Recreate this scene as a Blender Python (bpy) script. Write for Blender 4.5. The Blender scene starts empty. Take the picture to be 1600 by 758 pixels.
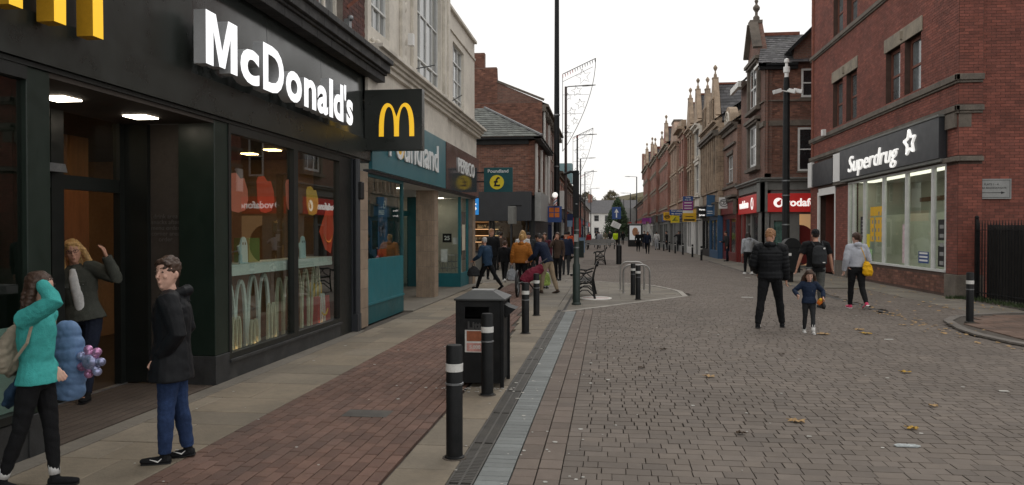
import bpy, bmesh, math, random
import numpy as np
from mathutils import Vector, Matrix, noise
from mathutils.geometry import tessellate_polygon
random.seed(7)
S = bpy.context.scene
COL = S.collection
R_ = math.radians
# ---------------------------------------------------------------- camera
EYE = 1.68
cam_d = bpy.data.cameras.new('camera')
cam_d.sensor_width = 36.0
cam_d.lens = 36.0 * 1200 / 1600
cam_d.clip_start = 0.05
cam_d.clip_end = 3000
cam = bpy.data.objects.new('camera', cam_d)
COL.objects.link(cam)
cam.location = (0, 0, EYE)
cam.rotation_euler = (math.pi / 2 - math.atan(17 / 1200), 0, math.atan(150 / 1200))
S.camera = cam
# ---------------------------------------------------------------- sky and light: overcast late afternoon
SUN_EL, SUN_AZ = R_(48), R_(200)
w = bpy.data.worlds.new('World'); S.world = w; w.use_nodes = True
nt = w.node_tree; nd = nt.nodes; lk = nt.links
bg = nd['Background']
sky = nd.new('ShaderNodeTexSky'); sky.sky_type = 'NISHITA'; sky.sun_disc = False
sky.sun_elevation = SUN_EL; sky.sun_rotation = SUN_AZ
sky.air_density = 1.0; sky.dust_density = 3.0
tc = nd.new('ShaderNodeTexCoord'); nz = nd.new('ShaderNodeTexNoise')
nz.inputs['Scale'].default_value = 2.2; nz.inputs['Detail'].default_value = 5
mp = nd.new('ShaderNodeMapping'); mp.inputs['Scale'].default_value = (1, 1, 3)
lk.new(tc.outputs['Generated'], mp.inputs[0]); lk.new(mp.outputs[0], nz.inputs['Vector'])
cr = nd.new('ShaderNodeValToRGB')
cr.color_ramp.elements[0].position = .3; cr.color_ramp.elements[0].color = (10.3, 10.05, 9.7, 1)
cr.color_ramp.elements[1].position = .75; cr.color_ramp.elements[1].color = (11.6, 11.35, 11.0, 1)
lk.new(nz.outputs['Fac'], cr.inputs[0])
mx = nd.new('ShaderNodeMix'); mx.data_type = 'RGBA'; mx.inputs['Factor'].default_value = .93
lk.new(sky.outputs[0], mx.inputs[6]); lk.new(cr.outputs[0], mx.inputs[7])
lk.new(mx.outputs[2], bg.inputs['Color'])
bg.inputs['Strength'].default_value = 0.105
sl = bpy.data.lights.new('sun', 'SUN'); sl.energy = 0.5; sl.angle = R_(25); sl.color = (1, .97, .93)
so = bpy.data.objects.new('sun', sl); COL.objects.link(so)
so.rotation_euler = (math.pi / 2 - SUN_EL, 0, math.pi - SUN_AZ + math.pi)
so.location = (0, 0, 40)
S.view_settings.view_transform = 'Standard'; S.view_settings.look = 'None'
S.view_settings.exposure = 0.0; S.view_settings.gamma = 1.0
S.render.engine = 'CYCLES'
S.cycles.use_denoising = True
S.cycles.max_bounces = 6; S.cycles.diffuse_bounces = 3; S.cycles.transparent_max_bounces = 8
S.cycles.sample_clamp_indirect = 4

# ---------------------------------------------------------------- materials
MT = {}
def _new(name):
    m = bpy.data.materials.new(name); m.use_nodes = True
    MT[name] = m
    return m, m.node_tree.nodes, m.node_tree.links, m.node_tree.nodes['Principled BSDF']
def lin(c):
    return tuple(((x / 255) / 12.92 if x / 255 <= .04045 else ((x / 255 + .055) / 1.055) ** 2.4) for x in c)
def M(name, col, rough=.7, var=.18, scale=3., bump=.15, bscale=60., metal=0, spec=.4, tint=0., col2=None,
      stain=None, stain_amt=.5, emit=None, estr=0, coat=0, local=False, stretch=(1, 1, 1)):
    """col linear rgb. tint: strength of the per-piece 'tint' attribute; col2: colour pieces drift to; stain: worn patches"""
    if name in MT: return MT[name]
    m, n, l, b = _new(name)
    if local:
        t = n.new('ShaderNodeTexCoord'); pos = t.outputs['Object']
    else:
        g = n.new('ShaderNodeNewGeometry'); pos = g.outputs['Position']
    mp = n.new('ShaderNodeMapping'); mp.inputs['Scale'].default_value = stretch
    l.new(pos, mp.inputs[0]); pos = mp.outputs[0]
    c = n.new('ShaderNodeRGB'); c.outputs[0].default_value = (*col, 1); cur = c.outputs[0]
    if tint:
        a = n.new('ShaderNodeAttribute'); a.attribute_name = 'tint'
        if col2:
            x = n.new('ShaderNodeMix'); x.data_type = 'RGBA'
            fr = n.new('ShaderNodeMath'); fr.operation = 'FRACT'
            mu = n.new('ShaderNodeMath'); mu.operation = 'MULTIPLY'; mu.inputs[1].default_value = 7.31
            l.new(a.outputs['Fac'], mu.inputs[0]); l.new(mu.outputs[0], fr.inputs[0]); l.new(fr.outputs[0], x.inputs['Factor'])
            x.inputs[6].default_value = (*col, 1); x.inputs[7].default_value = (*col2, 1)
            cur = x.outputs[2]
        mr = n.new('ShaderNodeMapRange'); mr.inputs['To Min'].default_value = 1 - tint; mr.inputs['To Max'].default_value = 1 + tint
        l.new(a.outputs['Fac'], mr.inputs['Value'])
        x = n.new('ShaderNodeVectorMath'); x.operation = 'SCALE'
        l.new(cur, x.inputs[0]); l.new(mr.outputs[0], x.inputs['Scale']); cur = x.outputs[0]
    for sc, am in ((scale, var), (scale * 9, var * .6)):
        z = n.new('ShaderNodeTexNoise'); z.inputs['Scale'].default_value = sc; z.inputs['Detail'].default_value = 5
        z.inputs['Roughness'].default_value = .6
        l.new(pos, z.inputs['Vector'])
        mr = n.new('ShaderNodeMapRange'); mr.inputs['From Min'].default_value = .3; mr.inputs['From Max'].default_value = .7
        mr.inputs['To Min'].default_value = 1 - am; mr.inputs['To Max'].default_value = 1 + am
        l.new(z.outputs['Fac'], mr.inputs['Value'])
        x = n.new('ShaderNodeVectorMath'); x.operation = 'SCALE'
        l.new(cur, x.inputs[0]); l.new(mr.outputs[0], x.inputs['Scale']); cur = x.outputs[0]
    if stain:
        z = n.new('ShaderNodeTexNoise'); z.inputs['Scale'].default_value = scale * .35; z.inputs['Detail'].default_value = 8
        z.inputs['Roughness'].default_value = .7
        l.new(pos, z.inputs['Vector'])
        mr = n.new('ShaderNodeMapRange'); mr.inputs['From Min'].default_value = .5; mr.inputs['From Max'].default_value = .68
        mr.inputs['To Max'].default_value = stain_amt
        l.new(z.outputs['Fac'], mr.inputs['Value'])
        x = n.new('ShaderNodeMix'); x.data_type = 'RGBA'
        l.new(mr.outputs[0], x.inputs['Factor']); l.new(cur, x.inputs[6]); x.inputs[7].default_value = (*stain, 1); cur = x.outputs[2]
    l.new(cur, b.inputs['Base Color'])
    z = n.new('ShaderNodeTexNoise'); z.inputs['Scale'].default_value = scale * 2; z.inputs['Detail'].default_value = 4
    l.new(pos, z.inputs['Vector'])
    mr = n.new('ShaderNodeMapRange'); mr.inputs['To Min'].default_value = max(0.02, rough - .12); mr.inputs['To Max'].default_value = min(1, rough + .12)
    l.new(z.outputs['Fac'], mr.inputs['Value']); l.new(mr.outputs[0], b.inputs['Roughness'])
    b.inputs['Metallic'].default_value = metal
    b.inputs['Specular IOR Level'].default_value = spec
    if coat: b.inputs['Coat Weight'].default_value = coat; b.inputs['Coat Roughness'].default_value = .08
    if bump:
        z = n.new('ShaderNodeTexNoise'); z.inputs['Scale'].default_value = bscale; z.inputs['Detail'].default_value = 4
        l.new(pos, z.inputs['Vector'])
        bp = n.new('ShaderNodeBump'); bp.inputs['Strength'].default_value = bump; bp.inputs['Distance'].default_value = .01
        l.new(z.outputs['Fac'], bp.inputs['Height']); l.new(bp.outputs[0], b.inputs['Normal'])
    if emit:
        b.inputs['Emission Color'].default_value = (*emit, 1); b.inputs['Emission Strength'].default_value = estr
    return m
def brickmat(name, c1, c2, mortar, bw=.225, bh=.075, rough=.85, stain=None, ms=.012, soot=.25):
    """brick courses too far away to be pieces"""
    if name in MT: return MT[name]
    m, n, l, b = _new(name)
    g = n.new('ShaderNodeNewGeometry'); sp = n.new('ShaderNodeSeparateXYZ'); l.new(g.outputs['Position'], sp.inputs[0])
    ad = n.new('ShaderNodeMath'); l.new(sp.outputs[0], ad.inputs[0]); l.new(sp.outputs[1], ad.inputs[1])
    cb = n.new('ShaderNodeCombineXYZ'); l.new(ad.outputs[0], cb.inputs[0]); l.new(sp.outputs[2], cb.inputs[1])
    br = n.new('ShaderNodeTexBrick'); br.inputs['Scale'].default_value = 1
    br.inputs['Brick Width'].default_value = bw; br.inputs['Row Height'].default_value = bh
    br.inputs['Mortar Size'].default_value = ms; br.inputs['Mortar Smooth'].default_value = .2
    br.inputs['Color1'].default_value = (*c1, 1); br.inputs['Color2'].default_value = (*c2, 1); br.inputs['Mortar'].default_value = (*mortar, 1)
    l.new(cb.outputs[0], br.inputs['Vector']); cur = br.outputs['Color']
    for sc, am in ((.6, soot), (9, .15)):
        z = n.new('ShaderNodeTexNoise'); z.inputs['Scale'].default_value = sc; z.inputs['Detail'].default_value = 6
        l.new(g.outputs['Position'], z.inputs['Vector'])
        mr = n.new('ShaderNodeMapRange'); mr.inputs['From Min'].default_value = .3; mr.inputs['From Max'].default_value = .7
        mr.inputs['To Min'].default_value = 1 - am; mr.inputs['To Max'].default_value = 1 + am
        l.new(z.outputs['Fac'], mr.inputs['Value'])
        x = n.new('ShaderNodeVectorMath'); x.operation = 'SCALE'
        l.new(cur, x.inputs[0]); l.new(mr.outputs[0], x.inputs['Scale']); cur = x.outputs[0]
    l.new(cur, b.inputs['Base Color']); b.inputs['Roughness'].default_value = rough
    bp = n.new('ShaderNodeBump'); bp.inputs['Strength'].default_value = .5; bp.inputs['Distance'].default_value = .01; bp.invert = True
    l.new(br.outputs['Fac'], bp.inputs['Height']); l.new(bp.outputs[0], b.inputs['Normal'])
    return m
def glassmat(name, tint=(.85, .9, .88), refl=1.0, rough=.01):
    if name in MT: return MT[name]
    m, n, l, b = _new(name); n.remove(b)
    out = n['Material Output']
    tr = n.new('ShaderNodeBsdfTransparent'); tr.inputs[0].default_value = (*tint, 1)
    gl = n.new('ShaderNodeBsdfGlossy'); gl.inputs['Roughness'].default_value = rough; gl.inputs[0].default_value = (1, 1, 1, 1)
    g = n.new('ShaderNodeNewGeometry')
    z = n.new('ShaderNodeTexNoise'); z.inputs['Scale'].default_value = .8; l.new(g.outputs['Position'], z.inputs['Vector'])
    bp = n.new('ShaderNodeBump'); bp.inputs['Strength'].default_value = .03; bp.inputs['Distance'].default_value = .02
    l.new(z.outputs['Fac'], bp.inputs['Height']); l.new(bp.outputs[0], gl.inputs['Normal'])
    fr = n.new('ShaderNodeFresnel'); fr.inputs['IOR'].default_value = 1.5
    mu = n.new('ShaderNodeMath'); mu.operation = 'MULTIPLY'; mu.use_clamp = True; mu.inputs[1].default_value = refl * 1.7
    bf = n.new('ShaderNodeMath'); bf.operation = 'SUBTRACT'; bf.inputs[0].default_value = 1; l.new(g.outputs['Backfacing'], bf.inputs[1])
    m2 = n.new('ShaderNodeMath'); m2.operation = 'MULTIPLY'; l.new(fr.outputs[0], m2.inputs[0]); l.new(bf.outputs[0], m2.inputs[1])
    l.new(m2.outputs[0], mu.inputs[0])
    ms = n.new('ShaderNodeMixShader'); l.new(mu.outputs[0], ms.inputs[0]); l.new(tr.outputs[0], ms.inputs[1]); l.new(gl.outputs[0], ms.inputs[2])
    l.new(ms.outputs[0], out.inputs[0])
    return m
def emis(name, col, st):
    if name in MT: return MT[name]
    m, n, l, b = _new(name)
    b.inputs['Base Color'].default_value = (*[min(.9, c) for c in col], 1); b.inputs['Roughness'].default_value = .4
    b.inputs['Emission Color'].default_value = (*col, 1); b.inputs['Emission Strength'].default_value = st
    return m

# ---------------------------------------------------------------- mesh helpers
WM = {}
def FL(x): return (lambda u, d, z: (x + d, u, z)), True       # facade on the left side of the street: u runs down the street, d towards it
def FR(x): return (lambda u, d, z: (x - d, u, z)), False      # facade on the right side
def FC(y): return (lambda u, d, z: (u, y - d, z)), True       # wall facing the camera: u = x
class MB:
    def __init__(s, fr=None):
        s.v = []; s.f = []; s.t = []; s.tint = .5; s.fr = fr
    def add(s, vs, fs, flip=False):
        o = len(s.v)
        if s.fr:
            vs = [s.fr[0](*p) for p in vs]; flip = flip != s.fr[1] if True else flip
        s.v += [tuple(p) for p in vs]
        for f in fs:
            f = [o + i for i in f]
            s.f.append(f[::-1] if flip else f); s.t.append(s.tint)
        return s
    def box(s, x0, x1, y0, y1, z0, z1):
        if x0 > x1: x0, x1 = x1, x0
        if y0 > y1: y0, y1 = y1, y0
        if z0 > z1: z0, z1 = z1, z0
        # in a facade frame the arguments are u0,u1,d0,d1,z0,z1
        return s.add([(x0, y0, z0), (x1, y0, z0), (x1, y1, z0), (x0, y1, z0), (x0, y0, z1), (x1, y0, z1), (x1, y1, z1), (x0, y1, z1)],
                     [(3, 2, 1, 0), (4, 5, 6, 7), (0, 1, 5, 4), (1, 2, 6, 5), (2, 3, 7, 6), (3, 0, 4, 7)])
    def bar(s, p, q, w, h=None, up=(0, 0, 1)):
        h = h or w; p = Vector(p); q = Vector(q); d = (q - p)
        if d.length < 1e-6: return s
        d.normalize(); u = Vector(up)
        if abs(d.dot(u)) > .99: u = Vector((0, 1, 0))
        a = d.cross(u).normalized(); b = a.cross(d)
        vs = []
        for c in (p, q):
            for i, j in ((-1, -1), (1, -1), (1, 1), (-1, 1)): vs.append(c + a * (w / 2 * i) + b * (h / 2 * j))
        return s.add(vs, [(0, 1, 2, 3), (7, 6, 5, 4), (0, 4, 5, 1), (1, 5, 6, 2), (2, 6, 7, 3), (3, 7, 4, 0)])
    def tube(s, pts, r, n=8, r2=None, ax=None, cap=True):
        """r (and r2 for ellipses) scalars or lists; ax fixes the direction of r"""
        pts = [Vector(p) for p in pts]; k = len(pts)
        rs = r if isinstance(r, (list, tuple)) else [r] * k
        qs = r2 if isinstance(r2, (list, tuple)) else ([r2] * k if r2 else rs)
        vs = []; prev = Vector(ax) if ax else None
        for i, p in enumerate(pts):
            d = (pts[min(i + 1, k - 1)] - pts[max(i - 1, 0)])
            d = d.normalized() if d.length > 1e-9 else Vector((0, 0, 1))
            if prev is None:
                prev = Vector((0, 0, 1)) if abs(d.z) < .9 else Vector((1, 0, 0))
            a = prev - d * prev.dot(d)
            if a.length < 1e-5: a = d.orthogonal()
            a.normalize(); b = d.cross(a)
            if not ax: prev = a
            for j in range(n):
                t = 2 * math.pi * j / n
                vs.append(p + a * (math.cos(t) * rs[i]) + b * (math.sin(t) * qs[i]))
        fs = []
        for i in range(k - 1):
            for j in range(n):
                j2 = (j + 1) % n
                fs.append((i * n + j, i * n + j2, (i + 1) * n + j2, (i + 1) * n + j))
        if cap:
            fs.append(tuple(range(n))[::-1]); fs.append(tuple((k - 1) * n + j for j in range(n)))
        return s.add(vs, fs)
    def ball(s, c, rx, ry=None, rz=None, n=12, m=8, axes=None):
        ry = ry or rx; rz = rz or rx; c = Vector(c)
        A = axes or (Vector((1, 0, 0)), Vector((0, 1, 0)), Vector((0, 0, 1)))
        vs = [c - A[2] * rz]
        for i in range(1, m):
            ph = math.pi * i / m
            for j in range(n):
                t = 2 * math.pi * j / n
                vs.append(c + A[0] * (rx * math.sin(ph) * math.cos(t)) + A[1] * (ry * math.sin(ph) * math.sin(t)) - A[2] * (rz * math.cos(ph)))
        vs.append(c + A[2] * rz); fs = []
        for j in range(n): fs.append((0, 1 + (j + 1) % n, 1 + j))
        for i in range(m - 2):
            for j in range(n):
                a = 1 + i * n
                fs.append((a + j, a + (j + 1) % n, a + n + (j + 1) % n, a + n + j))
        a = 1 + (m - 2) * n
        for j in range(n): fs.append((a + j, a + (j + 1) % n, len(vs) - 1))
        return s.add(vs, fs)
    def lathe(s, c, prof, n=12):
        """prof: (r,z) from the bottom up round the vertical through c"""
        return s.tube([(c[0], c[1], c[2] + z) for r, z in prof], [max(r, .0005) for r, z in prof], n, ax=(1, 0, 0))
    def prism(s, poly, a0, a1, axis='y'):
        """poly: 2-D outline; axis x: (y,z), y: (x,z), z: (x,y). In a facade frame use axis y: (u,z) extruded in d"""
        P = {'x': lambda a, p: (a, p[0], p[1]), 'y': lambda a, p: (p[0], a, p[1]), 'z': lambda a, p: (p[0], p[1], a)}[axis]
        ar = sum(poly[i][0] * poly[(i + 1) % len(poly)][1] - poly[(i + 1) % len(poly)][0] * poly[i][1] for i in range(len(poly)))
        if ar < 0: poly = poly[::-1]
        n = len(poly)
        tri = tessellate_polygon([[Vector((p[0], p[1], 0)) for p in poly]])
        vs = [P(a0, p) for p in poly] + [P(a1, p) for p in poly]; fs = []
        for t in tri:
            t = list(t)
            a = [poly[i] for i in t]
            if (a[1][0] - a[0][0]) * (a[2][1] - a[0][1]) - (a[2][0] - a[0][0]) * (a[1][1] - a[0][1]) < 0: t = t[::-1]
            fs.append(tuple(t)); fs.append(tuple(n + i for i in t[::-1]))
        for i in range(n):
            j = (i + 1) % n; fs.append((j, i, n + i, n + j))
        flip = (axis in 'xz') != (a1 < a0)
        return s.add(vs, fs, flip)
    def wall(s, u0, u1, z0, z1, ops=(), th=.3, d=0., jamb=None):
        """solid wall in a facade frame, face at d, with openings (u0,u1,z0,z1)"""
        us = sorted({u0, u1, *[min(max(o[0], u0), u1) for o in ops], *[min(max(o[1], u0), u1) for o in ops]})
        zs = sorted({z0, z1, *[min(max(o[2], z0), z1) for o in ops], *[min(max(o[3], z0), z1) for o in ops]})
        for i in range(len(us) - 1):
            for j in range(len(zs) - 1):
                uc, zc = (us[i] + us[i + 1]) / 2, (zs[j] + zs[j + 1]) / 2
                if any(o[0] < uc < o[1] and o[2] < zc < o[3] for o in ops): continue
                a, b, c, e = us[i], us[i + 1], zs[j], zs[j + 1]
                s.add([(a, d, c), (b, d, c), (b, d, e), (a, d, e)], [(0, 1, 2, 3)], True)
                s.add([(a, d - th, c), (b, d - th, c), (b, d - th, e), (a, d - th, e)], [(0, 1, 2, 3)])
        rects = list(ops) + [(u0, u1, z0, z1)]
        for k, (a, b, c, e) in enumerate(rects):
            fl = k == len(rects) - 1
            for p, q in (((a, c), (b, c)), ((b, c), (b, e)), ((b, e), (a, e)), ((a, e), (a, c))):
                s.add([(p[0], d, p[1]), (q[0], d, q[1]), (q[0], d - th, q[1]), (p[0], d - th, p[1])], [(0, 1, 2, 3)], not fl)
        return s
    def build(s, name, mat, parent=None, smooth=False, bevel=0, local=False, kind=None, label=None):
        me = bpy.data.meshes.new(name)
        vs = s.v
        if parent is not None and not local and parent.name in WM:
            I = WM[parent.name].inverted(); vs = [I @ Vector(p) for p in vs]
        me.from_pydata([tuple(p) for p in vs], [], s.f)
        at = me.attributes.new('tint', 'FLOAT', 'FACE'); at.data.foreach_set('value', s.t)
        me.materials.append(mat if not isinstance(mat, str) else MT[mat])
        if smooth: me.polygons.foreach_set('use_smooth', [True] * len(me.polygons))
        me.update()
        o = bpy.data.objects.new(name, me); COL.objects.link(o)
        if smooth == 'auto':
            me.set_sharp_from_angle(angle=R_(35))
        if parent is not None:
            o.parent = parent
            if parent.name in WM: WM[o.name] = WM[parent.name]
        if bevel:
            b = o.modifiers.new('bevel', 'BEVEL'); b.width = bevel; b.segments = 2; b.limit_method = 'ANGLE'; b.angle_limit = R_(40)
        if kind: o['kind'] = kind
        if label: o['label'] = label
        return o
def tag(o, label, cat=None, group=None, kind=None):
    if label: o['label'] = label
    if cat: o['category'] = cat
    if group: o['group'] = group
    if kind: o['kind'] = kind
    return o
def thing(name, label, cat, loc=(0, 0, 0), rz=0., group=None, kind=None):
    o = bpy.data.objects.new(name, None); COL.objects.link(o); o.empty_display_size = .2
    o.location = loc; o.rotation_euler = (0, 0, rz)
    WM[o.name] = Matrix.Translation(loc) @ Matrix.Rotation(rz, 4, 'Z')
    return tag(o, label, cat, group, kind)
def dup(root, loc, rz=None, label=None, scale=None):
    r = root.copy(); COL.objects.link(r); r.location = loc
    if rz is not None: r.rotation_euler = (0, 0, rz)
    if scale: r.scale = scale
    if label: r['label'] = label
    for ch in list(root.children):
        c = ch.copy(); COL.objects.link(c); c.parent = r
        for g in list(ch.children):
            e = g.copy(); COL.objects.link(e); e.parent = c
    return r
def text(parent, s, frame, u, z, size, mat, depth=.004, off=.004, bold=0., width=None, align='CENTER', name='lettering', shear=0., rot=0.):
    """frame: ('L',x) ('R',x) ('C',y); u along the facade; off = distance proud of the plane"""
    c = bpy.data.curves.new('t', 'FONT'); c.body = s; c.size = size; c.extrude = depth / 2; c.offset = bold; c.align_x = align; c.align_y = 'CENTER'
    c.shear = shear; c.resolution_u = 3; c.space_line = .9
    o = bpy.data.objects.new('t', c); COL.objects.link(o)
    dg = bpy.context.evaluated_depsgraph_get(); dg.update()
    me = bpy.data.meshes.new_from_object(o.evaluated_get(dg)); bpy.data.objects.remove(o); bpy.data.curves.remove(c)
    k, p = frame
    d = off + depth / 2
    X, O = {'L': (Vector((0, 1, 0)), (p + d, u, z)), 'R': (Vector((0, -1, 0)), (p - d, u, z)), 'C': (Vector((1, 0, 0)), (u, p - d, z)), 'B': (Vector((-1, 0, 0)), (u, p + d, z))}[k]
    Z = X.cross(Vector((0, 0, 1)))
    m = Matrix.Translation(O) @ Matrix((X, Vector((0, 0, 1)), Z)).transposed().to_4x4() @ Matrix.Rotation(rot, 4, 'Z')
    if width:
        xs = [v.co.x for v in me.vertices]; wd = max(xs) - min(xs)
        m = m @ Matrix.Diagonal((width / wd, 1, 1, 1))
    if parent is not None and parent.name in WM: m = WM[parent.name].inverted() @ m
    me.transform(m); me.materials.append(mat if not isinstance(mat, str) else MT[mat]); me.name = name
    ob = bpy.data.objects.new(name, me); COL.objects.link(ob)
    if parent is not None: ob.parent = parent
    return ob
def struct(mb, name, mat, **k):
    o = mb.build(name, mat, **k); o['kind'] = 'structure'; return o
# ---------------------------------------------------------------- palette
M('black_paint', (.008, .009, .010), .5, .3, 8, .12, 90, spec=.22, stain=(.05, .047, .043), stain_amt=.22)
M('green_paint', (.016, .030, .026), .45, .25, 8, .1, 90, spec=.4, stain=(.06, .06, .05), stain_amt=.35)
M('dark_metal', (.03, .031, .033), .45, .2, 6, .05, 80, metal=.5)
M('grey_metal', (.22, .23, .24), .4, .2, 6, .05, 80, metal=.7)
M('galv', (.33, .34, .35), .45, .2, 8, .08, 80, metal=.8)
M('white_band', (.62, .62, .60), .4, .15, 12, .05, 90, stain=(.3, .29, .27), stain_amt=.5)
M('fascia_dark', (.020, .024, .021), .3, .12, 2, .02, 40, spec=.5)
M('fascia_gloss', (.040, .046, .044), .17, .1, 1.2, .015, 4, spec=.6)
M('frame_dark', (.010, .012, .011), .4, .15, 6, .04, 60)
M('pillar_green', (.010, .019, .014), .35, .12, 4, .03, 60)
M('plinth_dark', (.028, .029, .030), .55, .25, 6, .15, 60, stain=(.08, .075, .07), stain_amt=.35)
M('letter_side', (.42, .43, .44), .4, .1, 6, 0)
emis('letter_white', (.95, .97, 1.0), .78)
emis('arch_yellow', (1.0, .56, .03), .52)
M('arch_side', (.55, .30, .02), .45, .1, 6, 0)
emis('lamp_white', (1, .88, .70), 9.0)
emis('lamp_warm', (1, .62, .28), 16.0)
M('blackstone', (.040, .040, .041), .75, .35, 5, .5, 30, stain=(.16, .155, .145), stain_amt=.45)
M('stone', (.26, .225, .175), .85, .2, 4, .35, 40, tint=.2, stain=(.11, .10, .085), stain_amt=.6)
M('stone_dark', (.14, .12, .10), .85, .25, 3, .35, 40, tint=.15, stain=(.05, .047, .043), stain_amt=.6)
M('stone_brown', (.36, .275, .20), .85, .25, 2, .35, 30, tint=.3, stain=(.06, .05, .042), stain_amt=.65)  # stone lightened so its colour carries the haze down the right row
M('cream_render', (.64, .60, .53), .85, .12, 1.5, .5, 22, stain=(.38, .345, .30), stain_amt=.5)
M('cream_trim', (.64, .60, .53), .8, .12, 3, .2, 40, stain=(.30, .275, .24), stain_amt=.6)
M('white_paint', (.70, .69, .66), .5, .1, 5, .08, 40, stain=(.42, .40, .37), stain_amt=.4)
M('white_frame', (.62, .63, .62), .4, .1, 5, .04, 40)
M('teal', (.012, .13, .155), .42, .12, 3, .03, 40, spec=.4)
M('teal_dark', (.008, .075, .085), .45, .15, 3, .04, 40, stain=(.02, .05, .055), stain_amt=.5)
M('teal_fascia', (.030, .14, .17), .33, .08, 1, .01, 10, spec=.5)
M('maroon_gloss', (.045, .022, .026), .06, .1, 1, 0, spec=.8)
M('anthracite', (.030, .033, .038), .4, .12, 2, .03, 40)
M('mortar', (.19, .165, .145), .95, .2, 6, .5, 80)
M('mortar_dark', (.085, .055, .045), .95, .2, 6, .5, 80)
M('brick_red', (.225, .052, .032), .85, .2, 5, .45, 70, tint=.28, col2=(.165, .040, .028), stain=(.09, .045, .035), stain_amt=.45)
M('brick_brown', (.205, .096, .066), .9, .25, 5, .45, 70, tint=.32, col2=(.135, .066, .050), stain=(.065, .042, .034), stain_amt=.4)
M('brick_purple', (.115, .044, .034), .85, .2, 5, .45, 60, tint=.3, col2=(.07, .032, .03))
brickmat('brickwall_red', (.215, .058, .038), (.15, .045, .032), (.15, .12, .10))
brickmat('brickwall_dark', (.20, .088, .062), (.135, .064, .048), (.15, .12, .10))
brickmat('brickwall_orange', (.33, .115, .075), (.25, .09, .06), (.24, .19, .16), soot=.3)
brickmat('brickwall_brown', (.26, .135, .092), (.20, .10, .072), (.2, .165, .14))
brickmat('ashlar', (.34, .255, .18), (.27, .20, .145), (.17, .135, .10), bw=.6, bh=.3, ms=.015, soot=.4)
M('slate', (.085, .083, .088), .7, .3, 4, .4, 40, tint=.35, stain=(.13, .13, .115), stain_amt=.4)
M('slate_green', (.10, .108, .10), .75, .3, 4, .4, 40, tint=.3, stain=(.16, .165, .14), stain_amt=.4)
M('lead', (.17, .175, .18), .6, .2, 4, .2, 20)
M('terracotta', (.20, .075, .05), .85, .25, 6, .3, 40)
M('dark_pane', (.018, .020, .022), .06, .4, 1.5, 0, spec=.8)
M('pale_pane', (.20, .21, .21), .08, .25, 1.2, 0, spec=.8)
M('curtain', (.38, .38, .36), .8, .3, 2, .1, 10)
glassmat('shop_glass', (.80, .86, .83), .95)
glassmat('clear_glass', (.93, .95, .94), .35)
M('red_sign', (.19, .028, .026), .35, .06, 3, .01)
emis('red_lit', (.46, .022, .020), .22)
emis('white_lit', (1, .95, .90), .7)
M('grey_front', (.165, .168, .158), .6, .12, 3, .1, 40, stain=(.07, .07, .066), stain_amt=.4)
M('grey_light', (.26, .265, .26), .6, .15, 3, .1, 40)
M('white_plain', (.74, .74, .73), .5, .05, 4, 0)
M('black_plain', (.010, .010, .011), .5, .1, 4, 0)
M('yellow_plain', (.72, .42, .02), .5, .08, 4, 0)
M('yellow_bright', (.78, .62, .03), .4, .06, 4, 0)
M('blue_plain', (.025, .07, .24), .45, .1, 4, 0)
M('blue_deep', (.012, .028, .10), .5, .1, 4, 0)
M('blue_mid', (.035, .10, .20), .45, .1, 4, 0)
M('purple_plain', (.24, .03, .22), .5, .1, 4, 0)
M('red_plain', (.45, .025, .025), .5, .1, 4, 0)
M('orange_plain', (.65, .17, .02), .5, .1, 4, 0)
M('green_plain', (.03, .14, .07), .5, .1, 4, 0)
M('pink_plain', (.60, .16, .28), .5, .1, 4, 0)
M('cream_plain', (.60, .54, .42), .6, .1, 4, 0)
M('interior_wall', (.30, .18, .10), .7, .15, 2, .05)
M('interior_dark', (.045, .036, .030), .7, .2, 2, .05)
M('interior_pale', (.60, .58, .50), .7, .08, 2, .02)
M('wood_panel', (.24, .10, .045), .5, .2, 3, .08, 40, stretch=(4, 4, .5))
M('wood_shelf', (.22, .12, .06), .55, .2, 3, .08, 40)
M('skin', (.50, .27, .19), .55, .08, 8, .05, 120, local=True)
M('skin_pale', (.58, .35, .27), .5, .08, 8, .05, 120, local=True)
M('hair_brown', (.050, .026, .016), .5, .35, 22, .5, 90, local=True, stretch=(1, 1, .12))
M('hair_dark', (.018, .012, .010), .5, .35, 22, .5, 90, local=True, stretch=(1, 1, .12))
M('hair_blond', (.46, .28, .11), .5, .35, 22, .5, 90, local=True, stretch=(1, 1, .12))
M('hair_ginger', (.30, .15, .07), .5, .35, 22, .5, 90, local=True, stretch=(1, 1, .2))
M('hair_grey', (.42, .41, .40), .6, .3, 22, .5, 90, local=True, stretch=(1, 1, .2))
def cloth(name, c, rough=.85, bump=.35, bs=160, var=.14):
    return M('cloth_' + name, c, rough, var, 5, bump, bs, spec=.2, local=True)
cloth('black', (.009, .0095, .011)); cloth('charcoal', (.028, .03, .033)); cloth('navy', (.012, .018, .038))
cloth('puffer', (.008, .009, .011), .62, .12, 40); cloth('parka', (.008, .009, .011), .6, .2, 90)
cloth('aqua', (.055, .36, .34), .95, .5, 120); cloth('jeans', (.022, .042, .105), .9, .4, 240, .35)
cloth('darkjeans', (.012, .016, .030), .9, .4, 240, .25); cloth('olive', (.060, .064, .055), .9, .4, 140)
cloth('white', (.60, .60, .60)); cloth('greymarl', (.40, .42, .47), .95, .4, 150); cloth('lightgrey', (.33, .35, .38))
cloth('mustard', (.36, .13, .022), .75); cloth('beige', (.30, .235, .16)); cloth('bluecoat', (.135, .23, .40), .5, .15, 50)
cloth('midblue', (.020, .045, .085), .8); cloth('greytrouser', (.11, .115, .11)); cloth('fur', (.42, .25, .22), 1, 1, 60)
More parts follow.
